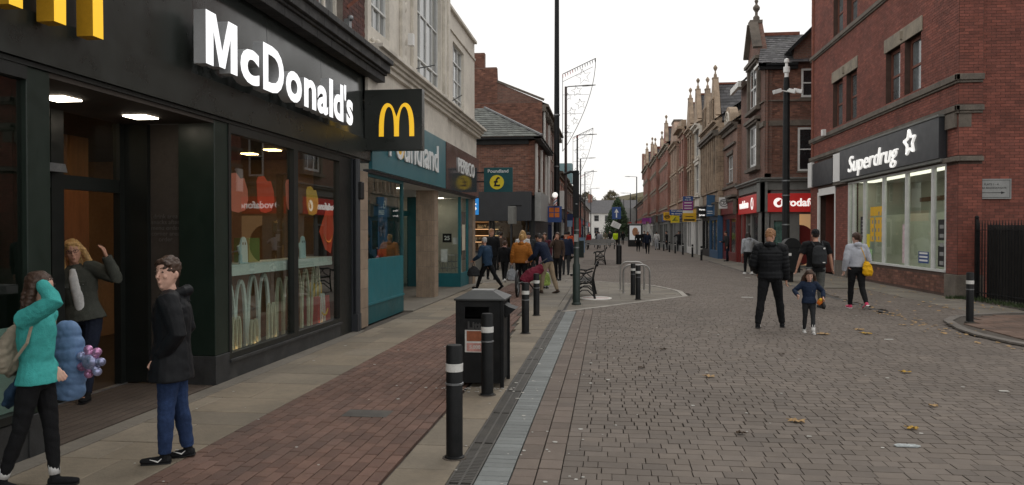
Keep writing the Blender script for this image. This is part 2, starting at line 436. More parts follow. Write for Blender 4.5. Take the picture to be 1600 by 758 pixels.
cloth('burgundy', (.13, .014, .028)); cloth('pinkcloth', (.50, .30, .36)); cloth('orange', (.55, .09, .03)); cloth('hivis', (.55, .75, .02), .7)
cloth('red', (.40, .03, .035)); cloth('brown', (.06, .04, .03)); cloth('tan', (.30, .26, .20), .9); cloth('yellow', (.70, .38, .01), .6)
cloth('khaki', (.15, .14, .10)); cloth('greyblue', (.12, .15, .20)); cloth('pinkshoe', (.60, .06, .14), .6); cloth('wine', (.08, .02, .03))
cloth('whiteshoe', (.62, .62, .61), .6)
# ================================================================= GROUND
M('asphalt', (.070, .066, .062), .9, .2, 2, .5, 60)
M('joint_dirt', (.080, .068, .057), .95, .3, 5, .5, 60)
M('sett', (.150, .126, .106), .88, .13, 1.0, .22, 55, tint=.13, col2=(.140, .119, .103), stain=(.105, .088, .076), stain_amt=.6)
M('sett_edge', (.150, .122, .102), .88, .13, 1.3, .5, 55, tint=.13, col2=(.150, .120, .102), stain=(.10, .09, .083), stain_amt=.4)
M('sett_far', (.150, .122, .102), .85, .14, .5, .6, 18, stain=(.115, .10, .092), stain_amt=.4)
M('blue_block', (.165, .178, .175), .7, .14, 2, .4, 60, tint=.16, stain=(.12, .125, .12), stain_amt=.4)
M('slab', (.212, .176, .130), .85, .16, 1.5, .4, 50, tint=.16, col2=(.205, .178, .140), stain=(.12, .105, .085), stain_amt=.55)
M('slab_grey', (.175, .155, .125), .85, .16, 1.5, .4, 50, tint=.16, col2=(.165, .15, .128), stain=(.11, .10, .085), stain_amt=.5)
M('red_paver', (.145, .085, .064), .85, .2, 1.2, .5, 60, tint=.2, col2=(.135, .08, .063), stain=(.085, .068, .060), stain_amt=.6)
M('brown_paver', (.150, .095, .070), .85, .2, 1.2, .5, 60, tint=.24, col2=(.12, .085, .068), stain=(.10, .08, .065), stain_amt=.5)
M('kerb_pale', (.30, .28, .25), .85, .18, 4, .35, 50, tint=.15, stain=(.17, .155, .14), stain_amt=.5)
M('grate_iron', (.085, .08, .073), .6, .25, 8, .2, 80, metal=.3, stain=(.13, .12, .10), stain_amt=.4)
def in_view(x, y, z=0., m=.06):
    r = Vector((x, y, z - EYE)); f = r.y * .99228 - r.x * .12403
    if f < .3: return False
    u = (r.x * .99228 + r.y * .12403) / f
    return abs(u) < .6667 + m and -z / f < 9 and (EYE - z) / f < .345 + m
def seen(x, y, z=0.):
    r = Vector((x, y, z - EYE)); f = r.y * .99228 - r.x * .12403
    return f
def pave(rects, z, h, bev, mat, parent, name, nparts=300, jit=.002):
    """rects: (x0,x1,y0,y1). Nearest nparts in view become parts (shared meshes), the rest one stuff part"""
    rects = [r for r in rects if in_view((r[0] + r[1]) / 2, (r[2] + r[3]) / 2, z)]
    rects.sort(key=lambda r: ((r[0] + r[1]) / 2) ** 2 * .2 + ((r[2] + r[3]) / 2) ** 2)
    rg = random.Random(len(rects)); cache = {}
    def verts(w, l):
        a, b = w / 2, l / 2; c, d = a - bev, b - bev
        return [(-a, -b, -h), (a, -b, -h), (a, b, -h), (-a, b, -h), (-a, -b, -bev * .7), (a, -b, -bev * .7), (a, b, -bev * .7), (-a, b, -bev * .7),
                (-c, -d, 0), (c, -d, 0), (c, d, 0), (-c, d, 0)]
    fs = [(8, 9, 10, 11), (4, 5, 9, 8), (5, 6, 10, 9), (6, 7, 11, 10), (7, 4, 8, 11), (0, 1, 5, 4), (1, 2, 6, 5), (2, 3, 7, 6), (3, 0, 4, 7)]
    for r in rects[:nparts]:
        w, l = round(r[1] - r[0], 2), round(r[3] - r[2], 2)
        k = (round(w, 3), round(l, 3), rg.randrange(5))
        if k not in cache:
            me = bpy.data.meshes.new(name); me.from_pydata(verts(r[1] - r[0], r[3] - r[2]), [], fs)
            at = me.attributes.new('tint', 'FLOAT', 'FACE'); at.data.foreach_set('value', [.1 + .2 * k[2]] * len(fs))
            me.materials.append(MT[mat]); cache[k] = me
        o = bpy.data.objects.new(name, cache[k]); COL.objects.link(o); o.parent = parent
        o.location = ((r[0] + r[1]) / 2, (r[2] + r[3]) / 2, z + rg.uniform(-jit, jit))
        o.rotation_euler = (rg.uniform(-.005, .005), rg.uniform(-.005, .005), rg.uniform(-.01, .01))
    rest = rects[nparts:]
    if rest:
        n = len(rest); A = np.array(rest, dtype=np.float64)
        cx, cy = (A[:, 0] + A[:, 1]) / 2, (A[:, 2] + A[:, 3]) / 2; hw, hl = (A[:, 1] - A[:, 0]) / 2, (A[:, 3] - A[:, 2]) / 2
        T = np.zeros((n, 8, 3)); sx = [-1, 1, 1, -1]; sy = [-1, -1, 1, 1]
        rs = np.random.RandomState(3); dz = rs.uniform(-jit * .6, jit * .6, n)
        tl = rs.uniform(-.003, .003, (n, 2))
        for i in range(4):
            T[:, i, 0] = cx + sx[i] * hw; T[:, i, 1] = cy + sy[i] * hl; T[:, i, 2] = z - .012
            T[:, 4 + i, 0] = cx + sx[i] * (hw - bev); T[:, 4 + i, 1] = cy + sy[i] * (hl - bev)
            T[:, 4 + i, 2] = z + dz + tl[:, 0] * sx[i] * hw + tl[:, 1] * sy[i] * hl
        base = (np.arange(n) * 8)[:, None, None]
        F = np.array([(4, 5, 6, 7), (0, 1, 5, 4), (1, 2, 6, 5), (2, 3, 7, 6), (3, 0, 4, 7)])[None] + base
        me = bpy.data.meshes.new(name + '_field'); F = F.reshape(-1, 4)
        me.vertices.add(n * 8); me.vertices.foreach_set('co', T.reshape(-1)); me.loops.add(F.size); me.loops.foreach_set('vertex_index', F.reshape(-1).astype(np.int32))
        me.polygons.add(len(F)); me.polygons.foreach_set('loop_start', np.arange(0, F.size, 4, dtype=np.int32)); me.polygons.foreach_set('use_smooth', np.zeros(len(F), dtype=bool)); me.update(calc_edges=True)
        at = me.attributes.new('tint', 'FLOAT', 'FACE'); at.data.foreach_set('value', np.repeat(rs.uniform(0, 1, n), 5).astype(np.float32))
        me.materials.append(MT[mat]); o = bpy.data.objects.new(name, me); COL.objects.link(o); o.parent = parent; o['kind'] = 'stuff'
# base sheet to the horizon
g = MB(); g.add([(-900, -60, -.05), (900, -60, -.05), (900, 1600, -.05), (-900, 1600, -.05)], [(0, 1, 2, 3)])
struct(g, 'ground', 'asphalt')
# ---- carriageway of small setts
def inside_island(x, y):
    # paved build-out with benches: pale edge line from (-.93,16.1) to the tip (2,20.4) and back to (-1.5,26.9)
    if y < 16.1 or y > 26.9: return False
    lo = 16.12 + (x + .93) * 1.45
    hi = 26.9 - max(0, x + 1.5) * .82 - max(0, x - 1.0) ** 2 * 2.0
    return lo < y < hi
XK = 5.72
def right_kerb_x(y):   # boundary of the road setts on the right at distance y
    if y > 18: return XK + .0
    if y < 13.2: return 5.83 + (13.2 - y) * .33 if y > 9 else 7.2
    if y < 14.6: return 5.83 + (y - 13.2) * .18
    return 6.1
road = MB()
road.add([(-.66, 1.5, -.03), (8.6, 1.5, -.03), (8.6, 60, -.03), (-3.4, 60, -.03), (-3.4, 27, -.03), (-.9, 27, -.03), (-.66, 16, -.03)], [(0, 1, 2, 3, 4, 5, 6)])
road = struct(road, 'road', 'joint_dirt')
edge = []
for x0, x1 in ((-.655, -.495), (-.485, -.325)):
    y = 4.4 + random.random() * .1
    while y < 19:
        l = random.choice((.17, .21, .24))
        if not inside_island(x0 + .08, y + l / 2) and y + l < 16.2 + (x0 + .9) * 1.5: edge.append((x0, x1 - .0, y, y + l - .008))
        y += l
field = []
y = 4.4; row = 0
while y < 46:
    x = -.317 + random.random() * .1 - .1; x = -.317
    if y > 27: x = -2.2
    elif y > 19: x = -1.0
    step = .136
    last = None
    while x < 9.2:
        wd = random.choice((.105, .14, .145, .17, .175, .21))
        xc = x + wd / 2
        ok = not inside_island(xc, y + .07) and xc < (8.4 if 14.6 < y < 23.5 else right_kerb_x(y) - .04)
        if ok and 5.62 < xc < 5.86 and y > 16.3: ok = False
        if xc > 7.5 and y > 15: ok = False
        wv = .008 * math.sin(x * 1.1 + .4) + .006 * math.sin(x * 3.1 + y * .8) + random.uniform(-.002, .002); e = random.uniform(-.0025, .0025)
        if ok: field.append((x + max(0, e), x + wd - .0045 + min(0, e), y + wv, y + wv + step - .0075))
        x += wd
    y += step; row += 1
pave(field, 0., .03, .0025, 'sett', road, 'paver', 300)
pave(edge, 0.001, .03, .003, 'sett_edge', road, 'edge_paver', 200)
far = MB(); far.add([(-2.2, 46, -.004), (6.2, 46, -.004), (6.2, 400, -.004), (-3.2, 400, -.004)], [(0, 1, 2, 3)])
struct(far, 'road_surface', 'sett_far')
# drain line along the right of the carriageway
ch = MB()
pts = [(5.66, 46), (5.66, 24), (5.70, 20), (5.72, 17.4), (5.80, 15.6), (5.92, 14.7), (5.70, 13.2), (5.86, 12.1), (6.5, 10.2), (7.6, 8.4)]
for (a, b), (c, d) in zip(pts, pts[1:]):
    dx, dy = c - a, d - b; L = math.hypot(dx, dy); n = max(1, int(L / .5))
    for i in range(n):
        t0, t1 = i / n, (i + 1) / n - .012 / L
        p, q = (a + dx * t0, b + dy * t0), (a + dx * t1, b + dy * t1); nx, ny = dy / L * .075, -dx / L * .075
        ch.tint = random.random()
        ch.add([(p[0] - nx, p[1] - ny, .001), (q[0] - nx, q[1] - ny, .001), (q[0], q[1], -.012), (p[0], p[1], -.012), (q[0] + nx, q[1] + ny, .001), (p[0] + nx, p[1] + ny, .001)],
               [(0, 1, 2, 3), (3, 2, 4, 5)], False)
M('channel', (.075, .070, .066), .8, .25, 3, .3, 50, tint=.2)
struct(ch, 'drain_channel', 'channel')
# ---- left pavement
pv = MB(); pv.add([(-4.3, 1.5, -.03), (-.66, 1.5, -.03), (-.66, 16, -.03), (-.9, 27, -.03), (-.9, 60, -.03), (-3.6, 60, -.03), (-3.6, 34, -.03), (-14, 34, -.03), (-14, 24.8, -.03), (-4.3, 24.8, -.03)], [tuple(range(10))])
pv = struct(pv, 'pavement', 'joint_dirt')
slabs = []; y = 4.2
while y < 25:
    l = random.choice((.45, .6, .6, .75)); c = -3.75 + random.choice((-.12, 0, .15, .2))
    slabs += [(-4.06, c - .006, y, y + l - .01), (c, -3.125, y, y + l - .01)] if l > .5 or random.random() < .5 else [(-4.06, -3.125, y, y + l - .01)]
    y += l
y = 4.4
while y < 16.5:
    l = random.choice((.6, .75, .9)); xl = -1.49 if y < 11 else -1.49 - (y - 11) * .06
    slabs.append((xl, -1.075, y, y + l - .01)); y += l
pave(slabs, 0., .03, .006, 'slab', pv, 'slab', 150, .0015)
grey = []; y = 16.5
while y < 46:
    l = .6; x = -2.0 if y < 25 else -3.2
    while x < -.7:
        if y < 27 or x < -1.6: grey.append((x, min(x + .9, -.95 if y < 27 else -1.3) - .01, y, y + l - .01))
        x += .9
    y += l
y = 24.9
while y < 34:
    x = -14 + random.random() * .5
    while x < -2.95: grey.append((x, x + .89, y, y + .59)); x += .9
    y += .6
pave(grey, 0., .03, .006, 'slab_grey', pv, 'far_slab', 120, .0015)
reds = []
for i in range(16):
    x = -3.115 + i * .1; y = 3.9 + (i % 2) * .1
    while y < 24.8:
        xr = -1.5 if y < 11 else -1.5 - (y - 11) * .06
        if x + .1 < xr + .03: reds.append((x, x + .093, y, y + .193))
        y += .2
pave(reds, 0., .03, .006, 'red_paver', pv, 'brick', 300, .0022)
# threshold paving in front of the restaurant door: dark ribbed boards and mat well
blue = []; y = 4.2
while y < 16.1:
    blue.append((-.885, -.665, y, y + .1 - .006)); y += .1
pave(blue, .002, .03, .005, 'blue_block', pv, 'edging_block', 130, .0015)
# iron grating of the drain
gm = MB()
y = 4.2
while y < 30:
    dark = (y % 1.0) < .03
    if not dark:
        gm.box(-1.065, -.895, y, y + .022, -.02, -.002)
    y += .034 if y < 16 else .06
gm.box(-1.068, -1.055, 4.2, 30, -.02, 0.0); gm.box(-.905, -.892, 4.2, 30, -.02, 0.0); gm.box(-.99, -.975, 4.2, 30, -.02, -.0015)
gb = gm.build('drain_grating', 'grate_iron', pv); gb['kind'] = 'stuff'
und = MB(); und.add([(-1.06, 4.2, -.024), (-.9, 4.2, -.024), (-.9, 30, -.024), (-1.06, 30, -.024)], [(0, 1, 2, 3)]); und.build('drain_bed', 'joint_dirt', pv)
# ---- build-out with benches: concrete flags inside pale edging
isl = MB()
poly = [(-1.0, 16.2), (-.93, 16.12)]
for i in range(13):
    x = -.93 + i * (2.93 / 12); poly.append((x, 16.12 + (x + .93) * 1.45))
for i in range(24):
    x = 2.0 - i * (3.5 / 23); poly.append((x, 26.9 - max(0, x + 1.5) * .82 - max(0, x - 1.0) ** 2 * 2.0))
poly.append((-1.0, 26.8)); isl.prism([(p[0], p[1]) for p in poly[1:]], -.03, -.012, 'z')
isl = struct(isl, 'build_out', 'joint_dirt')
fl = []; y = 16.2
while y < 27:
    x = -.88 + (.3 if int(y / .6) % 2 else 0)
    fl0 = -.88
    x = fl0 - (.3 if int(y / .6) % 2 else 0)
    while x < 2:
        a, b = max(x, fl0), x + .6 - .01
        if b > a and inside_island((a + b) / 2, y + .3) and inside_island(b - .06, y + .04) and inside_island(b - .06, y + .54): fl.append((a, b, y, y + .59))
        x += .6
    y += .6
pave(fl, -.001, .02, .006, 'slab_grey', isl, 'flag', 200, .0015)
fill = MB(); fill.prism([(p[0], p[1]) for p in poly[1:]], -.012, -.008, 'z'); struct(fill, 'concrete_bed', 'slab_grey')
def edging(pts, wd, name, mat, L=.45, z=.006):
    k = 0
    root = None
    for (a, b), (c, d) in zip(pts, pts[1:]):
        dx, dy = c - a, d - b; ll = math.hypot(dx, dy); n = max(1, round(ll / L))
        for i in range(n):
            m = MB(); m.tint = random.random()
            t0, t1 = i / n, (i + 1) / n - .01 / ll
            p, q = (a + dx * t0, b + dy * t0), (a + dx * t1, b + dy * t1); nx, ny = -dy / ll * wd / 2, dx / ll * wd / 2
            pl = [(p[0] + nx, p[1] + ny), (q[0] + nx, q[1] + ny), (q[0] - nx, q[1] - ny), (p[0] - nx, p[1] - ny)]
            m.prism(pl, z - .03, z, 'z')
            yield m
ed = MB().box(-.9, -.89, 16.1, 16.12, -.03, -.02).build('kerb_edging', 'kerb_pale'); ed['kind'] = 'structure'
lo = [(x, 16.12 + (x + .93) * 1.45) for x in np.linspace(-.93, 2.0, 5)]
hi = [(x, 26.9 - max(0, x + 1.5) * .82 - max(0, x - 1.0) ** 2 * 2.0) for x in (2.0, 1.9, 1.75, 1.5, 1.2, .8, .2, -.5, -1.5)]
for m in edging(lo, .14, 'edging_block', 'kerb_pale'): m.build('edging_block', 'kerb_pale', ed)
for m in edging([(2.0, 20.37)] + hi[0:], .14, '', 'kerb_pale'): m.build('edging_block', 'kerb_pale', ed)
for m in edging([(-1.6, 38.9), (.5, 37.0)], .16, '', 'kerb_pale', .9): m.build('edging_block', 'kerb_pale', ed)
for m in edging([(.6, 44.2), (2.2, 45.5)], .16, '', 'kerb_pale', .9): m.build('edging_block', 'kerb_pale', ed)
for m in edging([(-1.5, 31), (-.9, 27.2)], .12, '', 'kerb_pale', .9): m.build('edging_block', 'kerb_pale', ed)
M('kerb_grey', (.16, .145, .13), .85, .18, 4, .35, 50, tint=.15, stain=(.10, .09, .08), stain_amt=.5)
# ---- right pavement
rp = MB(); rp.add([(5.74, 18, -.028), (9.3, 18, -.028), (9.3, 34.7, -.028), (16, 34.7, -.028), (16, 37, -.028), (7.6, 37, -.028), (7.6, 60, -.028), (5.74, 60, -.028)], [tuple(range(8))])
rp = struct(rp, 'pavement', 'joint_dirt')
rs_ = []; y = 16.2
while y < 60:
    x0 = 7.5 if y < 23.5 else 5.76
    x = x0
    xe = 8.75 if y < 34.5 else (14 if y < 37 else 7.6 - max(0, y - 42) * .04)
    while x < xe:
        b = min(x + .75, xe); rs_.append((x, b - .01, y, y + .59)); x += .75
    y += .6
pave(rs_, 0.001, .03, .006, 'slab_grey', rp, 'slab', 250, .002)
# corner island on the right with its curved kerb
kp = [(8.9, 16.75), (8.0, 16.62), (7.2, 16.25), (6.65, 15.75), (6.25, 15.1), (6.1, 14.5), (5.95, 13.8), (5.9, 13.1), (6.0, 12.3), (6.35, 11.2), (7.0, 9.8), (8.2, 8.0)]
cor = MB(); cor.prism(kp + [(11.5, 8), (11.5, 17)], -.03, .02, 'z')
cor = struct(cor, 'corner_pavement', 'joint_dirt')
ke = MB().box(8.85, 8.9, 16.7, 16.74, -.03, .02).build('kerb', 'kerb_pale'); ke['kind'] = 'structure'
for m in edging(kp, .15, '', 'kerb_pale', .6, .045): m.build('kerb_stone', 'kerb_grey', ke)
br = []
y = 8.2
while y < 17:
    x = 6.0
    while x < 11:
        def inp(px, py):
            xs = None
            for (a, b), (c, d) in zip(kp, kp[1:]):
                if min(b, d) <= py <= max(b, d) and b != d: xs = a + (c - a) * (py - b) / (d - b)
            return xs is not None and px > xs + .18 and py < 16.3
        if inp(x, y + .1) and inp(x, y + .2): br.append((x, x + .3, y, y + .192))
        x += .306
    y += .2
pave(br, .04, .02, .005, 'brown_paver', cor, 'paver', 250, .002)
# side street / yard beyond the corner
sd = MB(); sd.add([(5.9, 17, -.02), (30, 17, -.02), (30, 8, -.02), (9, 8, -.02)][::-1], [(0, 1, 2, 3)]); struct(sd, 'yard', 'asphalt')
# worn painted marks: round white sign on the build-out
mk = MB(); mk.tube([(-.3, 19.45, 0.0), (-.3, 19.45, .010)], .40, 36, r2=.55, ax=(1, 0, 0))
M('worn_white', (.62, .60, .57), .7, .12, 5, .1, 40, stain=(.35, .31, .28), stain_amt=.6)
mk = struct(mk, 'painted_roundel', 'worn_white')
t = MB().box(-.62, .02, 19.40, 19.52, .0105, .0125); t.build('stripe', M('faded_red', (.50, .26, .23), .8, .3, 8, .1), mk)
# iron covers
def cover(x, y, wx, wy, z=.003):
    m = MB(); m.box(x - wx / 2, x + wx / 2, y - wy / 2, y + wy / 2, -.01, z)
    return m
c1 = struct(cover(-2.2, 6.85, .42, .26), 'drain_cover', 'grate_iron'); 
c2 = struct(cover(8.9, 14.6, .9, .5, .045), 'drain_cover', 'grate_iron')
# ---- leaves, litter and gum on the ground
M('leaf_tan', (.38, .25, .12), .8, .25, 20, .3, 60); M('leaf_gold', (.42, .26, .05), .8, .25, 20, .3, 60); M('leaf_dark', (.06, .04, .025), .8, .3, 20, .3, 60)
M('litter_white', (.42, .41, .38), .7, .15, 20, .2, 60)
def G(u, v, z=0.):
    a, b = (u - 800) / 1200, -(v - 379) / 1200
    cy_, sy_ = .992278, .124035; cp_, sp_ = .9999, .014165
    d = (-sy_ * cp_ + a * cy_ - b * sy_ * sp_, cy_ * cp_ + a * sy_ + b * cy_ * sp_, -sp_ + b * cp_)
    t = (z - EYE) / d[2]; return d[0] * t, d[1] * t
def leaf(x, y, r, mat, label, z=.006, group=None):
    k = random.random() * 6.28; m = MB(); n = 22; pts = []
    for i in range(n):
        t = i / n * 2 * math.pi; q = r * (.45 + .55 * abs(math.sin(2.5 * t + .4)) ** .8) * (1 - .25 * (i % 2))
        pts.append((x + q * math.cos(t + k), y + q * math.sin(t + k) * .8))
    vs = [(x, y, z + .012)] + [(p[0], p[1], z + .004 + random.random() * .022) for p in pts]
    m.add(vs, [(0, 1 + i, 1 + (i + 1) % n) for i in range(n)])
    vs2 = [(v[0], v[1], v[2] - .003) for v in vs]; m.add(vs2, [(0, 1 + (i + 1) % n, 1 + i) for i in range(n)])
    m.bar((x, y, z + .01), (x + r * 1.2 * math.cos(k), y + r * 1.2 * math.sin(k), z + .014), .004)
    return tag(m.build('fallen_leaf', mat), label, 'leaf', group)
LV = [((1246, 660), .085, 'leaf_tan', 'large tan fallen leaf in the middle of the road setts'),
      ((1109, 590), .075, 'leaf_tan', 'pale tan fallen leaf lying alone left of the middle of the road setts'),
      ((1424, 671), .07, 'leaf_gold', 'golden fallen leaf just beyond the clear plastic litter'),
      ((1416, 583), .075, 'leaf_gold', 'orange gold fallen leaf on the right of the road setts'),
      ((1458, 636), .05, 'leaf_tan', 'small curled leaf beyond the golden leaf on the right'),
      ((1286, 523), .13, 'leaf_tan', 'broad tan leaf beside the little girl\'s white boots'),
      ((1342, 516), .11, 'leaf_tan', 'pale leaf further from the little girl, nearer the shop'),
      ((1353, 522), .12, 'leaf_gold', 'flat golden leaf right of the little girl near another leaf'),
      ((1517, 519), .12, 'leaf_tan', 'curled tan leaf lying against the curved kerb below the bollard'),
      ((1545, 529), .11, 'leaf_tan', 'second leaf along the curved kerb from the bollard'),
      ((1158, 679), .05, 'leaf_dark', 'dark shrivelled leaf near the left of the road setts'),
      ((1221, 555), .05, 'leaf_dark', 'small dark curled leaf in front of the man in black'),
      ((1036, 547), .06, 'leaf_dark', 'brown shrivelled leaf left of the man in black'),
      ((1003, 576), .05, 'leaf_dark', 'tiny brown leaf near the left edge of the road setts')]
for (u, v), r, mt, lb in LV:
    x, y = G(u, v); leaf(x, y, r, mt, lb)
# clear plastic strip of litter
x, y = G(1417, 698)
m = MB(); m.prism([(x - .09, y - .03), (x + .07, y - .035), (x + .1, y - .01), (x + .07, y + .025), (x - .06, y + .03), (x - .1, y)], .004, .016, 'z')
tag(m.build('plastic_litter', M('plastic_clear', (.42, .46, .47), .25, .2, 20, .2, 60), bevel=.004), 'clear plastic wrapper lying near the bottom right of the road', 'litter')
for (u, v), s, lb in [(((1167, 465)), .16, 'white scrap of paper lying on the road left of the man in black'), ((1388, 531), .07, 'small square white scrap beyond the leaves on the right'),
                      ((1168, 434), .1, 'white scrap beside the grey hooded girl far behind the man in black'), ((1264, 683), .02, 'tiny white scrap just below the large tan leaf'),
                      ((1568, 612), .05, 'thin white scrap near the right edge of the road')]:
    x, y = G(u, v); m = MB(); m.prism([(x - s, y - s * .5), (x + s * .9, y - s * .6), (x + s, y + s * .4), (x - s * .7, y + s * .5)], .004, .010, 'z')
    tag(m.build('paper_scrap', 'litter_white'), lb, 'litter')
gum = MB()
for i in range(260):
    x, y = random.uniform(-1.4, 8), random.uniform(4.6, 17) 
    if random.random() < .25: x = random.uniform(-4, -.7)
    if random.random() < .25: x = random.gauss(-.45, .35)
    if not in_view(x, y): continue
    r = random.uniform(.005, .014) * random.choice((1, 1, 1.8)); k = random.random() * 3
    gum.prism([(x + r * math.cos(t + k) * random.uniform(.7, 1.3), y + r * math.sin(t + k)) for t in (0, 1.1, 2.2, 3.3, 4.3, 5.3)], .0025, .0048, 'z')
for i in range(60):
    x, y = -1.35 + random.gauss(0, .28), 8.05 + random.gauss(0, .1); r = random.uniform(.006, .02)
    gum.prism([(x + r * math.cos(t), y + r * math.sin(t)) for t in (0, 1.3, 2.4, 3.9, 5)], .003, .007, 'z')
tag(gum.build('gum_and_crumbs', 'litter_white'), 'pale gum spots and crumbs scattered over the paving', 'litter', kind='stuff')
crm = MB()
for i in range(260):
    y = random.uniform(11, 30); x = random.choice((8.55, 7.4, 5.9)) + random.gauss(0, .28)
    if y < 17: x = 5.7 + random.gauss(0, .2) + max(0, 12.5 - y) * .4
    if not in_view(x, y) or (20 < y < 35 and x > 8.6): continue
    r = random.uniform(.02, .05); k = random.random() * 3; z = .003 if y > 17 or x < 6 else .046
    crm.add([(x, y, z + .015)] + [(x + r * math.cos(t + k) * random.uniform(.5, 1.2), y + r * math.sin(t + k), z + random.random() * .015) for t in (0, 1, 2, 3, 4, 5)], [(0, i, i % 6 + 1) for i in range(1, 7)])
tag(crm.build('leaf_scatter', 'leaf_tan'), 'small dry leaves blown along the gutter and shop wall', 'leaves', kind='stuff')
# ================================================================= shared building helpers
def bricks_on(parent, fr, u0, u1, z0, z1, ops=(), top=None, mat='brick_red', bw=.225, bh=.075, nparts=0, d=.0, near=None, name='brick', prot=.006, clip=None):
    """real bricks in stretcher bond standing prot proud of a mortar face"""
    joint = .010; items = []
    row = 0; z = z0
    while z + bh <= z1 + .001:
        segs = [(u0, u1)]
        if top:
            a, b = top(z + bh / 2)
            segs = [(max(u0, a), min(u1, b))] if b > a else []
        for o in ops:
            if o[2] < z + bh * .6 and o[3] > z + bh * .4:
                ns = []
                for a, b in segs:
                    if o[1] <= a or o[0] >= b: ns.append((a, b)); continue
                    if o[0] > a: ns.append((a, o[0]))
                    if o[1] < b: ns.append((o[1], b))
                segs = ns
        off = (bw / 2 if row % 2 else 0)
        for a, b in segs:
            k = math.floor((a - u0 - off) / bw)
            x = u0 + off + k * bw
            while x < b - .01:
                p, q = max(x, a), min(x + bw, b)
                if q - p > .03: items.append((p + joint / 2, q - joint / 2, z + joint / 2, z + bh - joint / 2))
                x += bw
        z += bh; row += 1
    if clip: items = [i for i in items if clip(fr[0]((i[0] + i[1]) / 2, d, (i[2] + i[3]) / 2))]
    items.sort(key=lambda i: (Vector(fr[0]((i[0] + i[1]) / 2, d, (i[2] + i[3]) / 2)) - Vector((0, 0, EYE))).length * (1 if i[1] - i[0] > bw * .7 else 1.3))
    rg = random.Random(5); cache = {}
    for (p, q, a, b) in items[:nparts]:
        w_ = round(q - p, 2); k = (w_, rg.randrange(5), round(b - a, 3))
        c0 = fr[0]((p + q) / 2, d, (a + b) / 2)
        if k not in cache:
            m = MB((lambda uu, dd, zz, f=fr: tuple(Vector(f[0](uu, dd, zz)) - Vector(f[0](0, 0, 0))), fr[1])); m.tint = .1 + .2 * k[1]
            m.box(-(q - p) / 2, (q - p) / 2, -.01, prot, -(b - a) / 2, (b - a) / 2); m.f = m.f[:]
            me = bpy.data.meshes.new(name); me.from_pydata(m.v, [], m.f)
            at = me.attributes.new('tint', 'FLOAT', 'FACE'); at.data.foreach_set('value', m.t); me.materials.append(MT[mat]); cache[k] = me
        o = bpy.data.objects.new(name, cache[k]); COL.objects.link(o); o.parent = parent
        loc = Vector(c0)
        if parent.name in WM: loc = WM[parent.name].inverted() @ loc
        o.location = loc
    if items[nparts:]:
        m = MB(fr)
        for (p, q, a, b) in items[nparts:]:
            m.tint = rg.random(); pr = prot + rg.uniform(-.002, .002)
            m.add([(p, d - .01, a), (q, d - .01, a), (q, d - .01, b), (p, d - .01, b), (p, d + pr, a), (q, d + pr, a), (q, d + pr, b), (p, d + pr, b)],
                  [(4, 7, 6, 5), (0, 4, 5, 1), (1, 5, 6, 2), (2, 6, 7, 3), (3, 7, 4, 0)], True)
        o = m.build(name, mat, parent); o['kind'] = 'stuff'
def sash(parent, fr, u0, u1, z0, z1, inset=.12, fw=.06, cols=1, rows=2, frame='white_frame', pane='dark_pane', sill=None, bar=.03, name='window'):
    """a window with real frame, glazing bars, pane and sill, set back in its opening"""
    m = MB(fr); d1 = -inset; d0 = d1 - .06
    m.box(u0, u0 + fw, d0, d1, z0, z1); m.box(u1 - fw, u1, d0, d1, z0, z1)
    m.box(u0 + fw, u1 - fw, d0, d1 - .002, z0, z0 + fw); m.box(u0 + fw, u1 - fw, d0, d1 - .002, z1 - fw, z1)
    for i in range(1, cols): c = u0 + (u1 - u0) * i / cols; m.box(c - bar / 2, c + bar / 2, d0 + .01, d1 - .006, z0 + fw, z1 - fw)
    for i in range(1, rows): c = z0 + (z1 - z0) * i / rows; m.box(u0 + fw, u1 - fw, d0 + .012, d1 - .008, c - bar / 2, c + bar / 2)
    o = m.build(name, frame, parent)
    p = MB(fr); p.box(u0 + fw * .6, u1 - fw * .6, d0 + .015, d0 + .022, z0 + fw * .6, z1 - fw * .6); p.build('pane', pane, o)
    if sill: m = MB(fr); m.box(u0 - .06, u1 + .06, -inset, .05, z0 - .08, z0 - .003); m.build('sill', sill, o)
    return o
def part(mb, name, mat, parent, **k): return mb.build(name, mat, parent, **k)
def arches(mb, cx, z0, w_, h, d0, d1, th=None):
    """twin rounded arches joined at a central leg, as one extruded outline in a facade frame"""
    s = w_ / 2.0; th = th or w_ * .115
    def arch(c, half, top, n=18, rev=False):
        # tall parabola-like arch from foot to foot
        out = []
        for i in range(n + 1):
            t = math.pi * i / n
            x = c - half * math.cos(t); z = z0 + top * (math.sin(t) ** .62)
            out.append((x, z))
        return out[::-1] if rev else out
    q = w_ / 4
    o1 = arch(cx - q, q, h); o2 = arch(cx + q, q, h)
    mid = [p for p in o1 if p[0] <= cx - .0 and not (p[0] > cx - th * .45)]
    outer = [p for p in o1 if p[0] < cx - th * .42] + [(cx, z0 + h * .58)] + [p for p in o2 if p[0] > cx + th * .42]
    i2 = arch(cx + q - th * .25, q - th * .75, h - th * .75, rev=True); i1 = arch(cx - q + th * .25, q - th * .75, h - th * .75, rev=True)
    i2 = [(x if x > cx else x, z) for x, z in i2]
    # widen the middle leg a little towards its foot
    poly = outer + i2[0:] + i1[0:]
    mb.prism(poly, d0, d1, 'y')
XL = -4.25
FLm = FL(XL)
# ================================================================= BURGER RESTAURANT
b = thing('restaurant', 'dark fronted burger restaurant with big white letters along its fascia', 'shop', (XL, 8, 0))
m = MB(FLm); ops = []
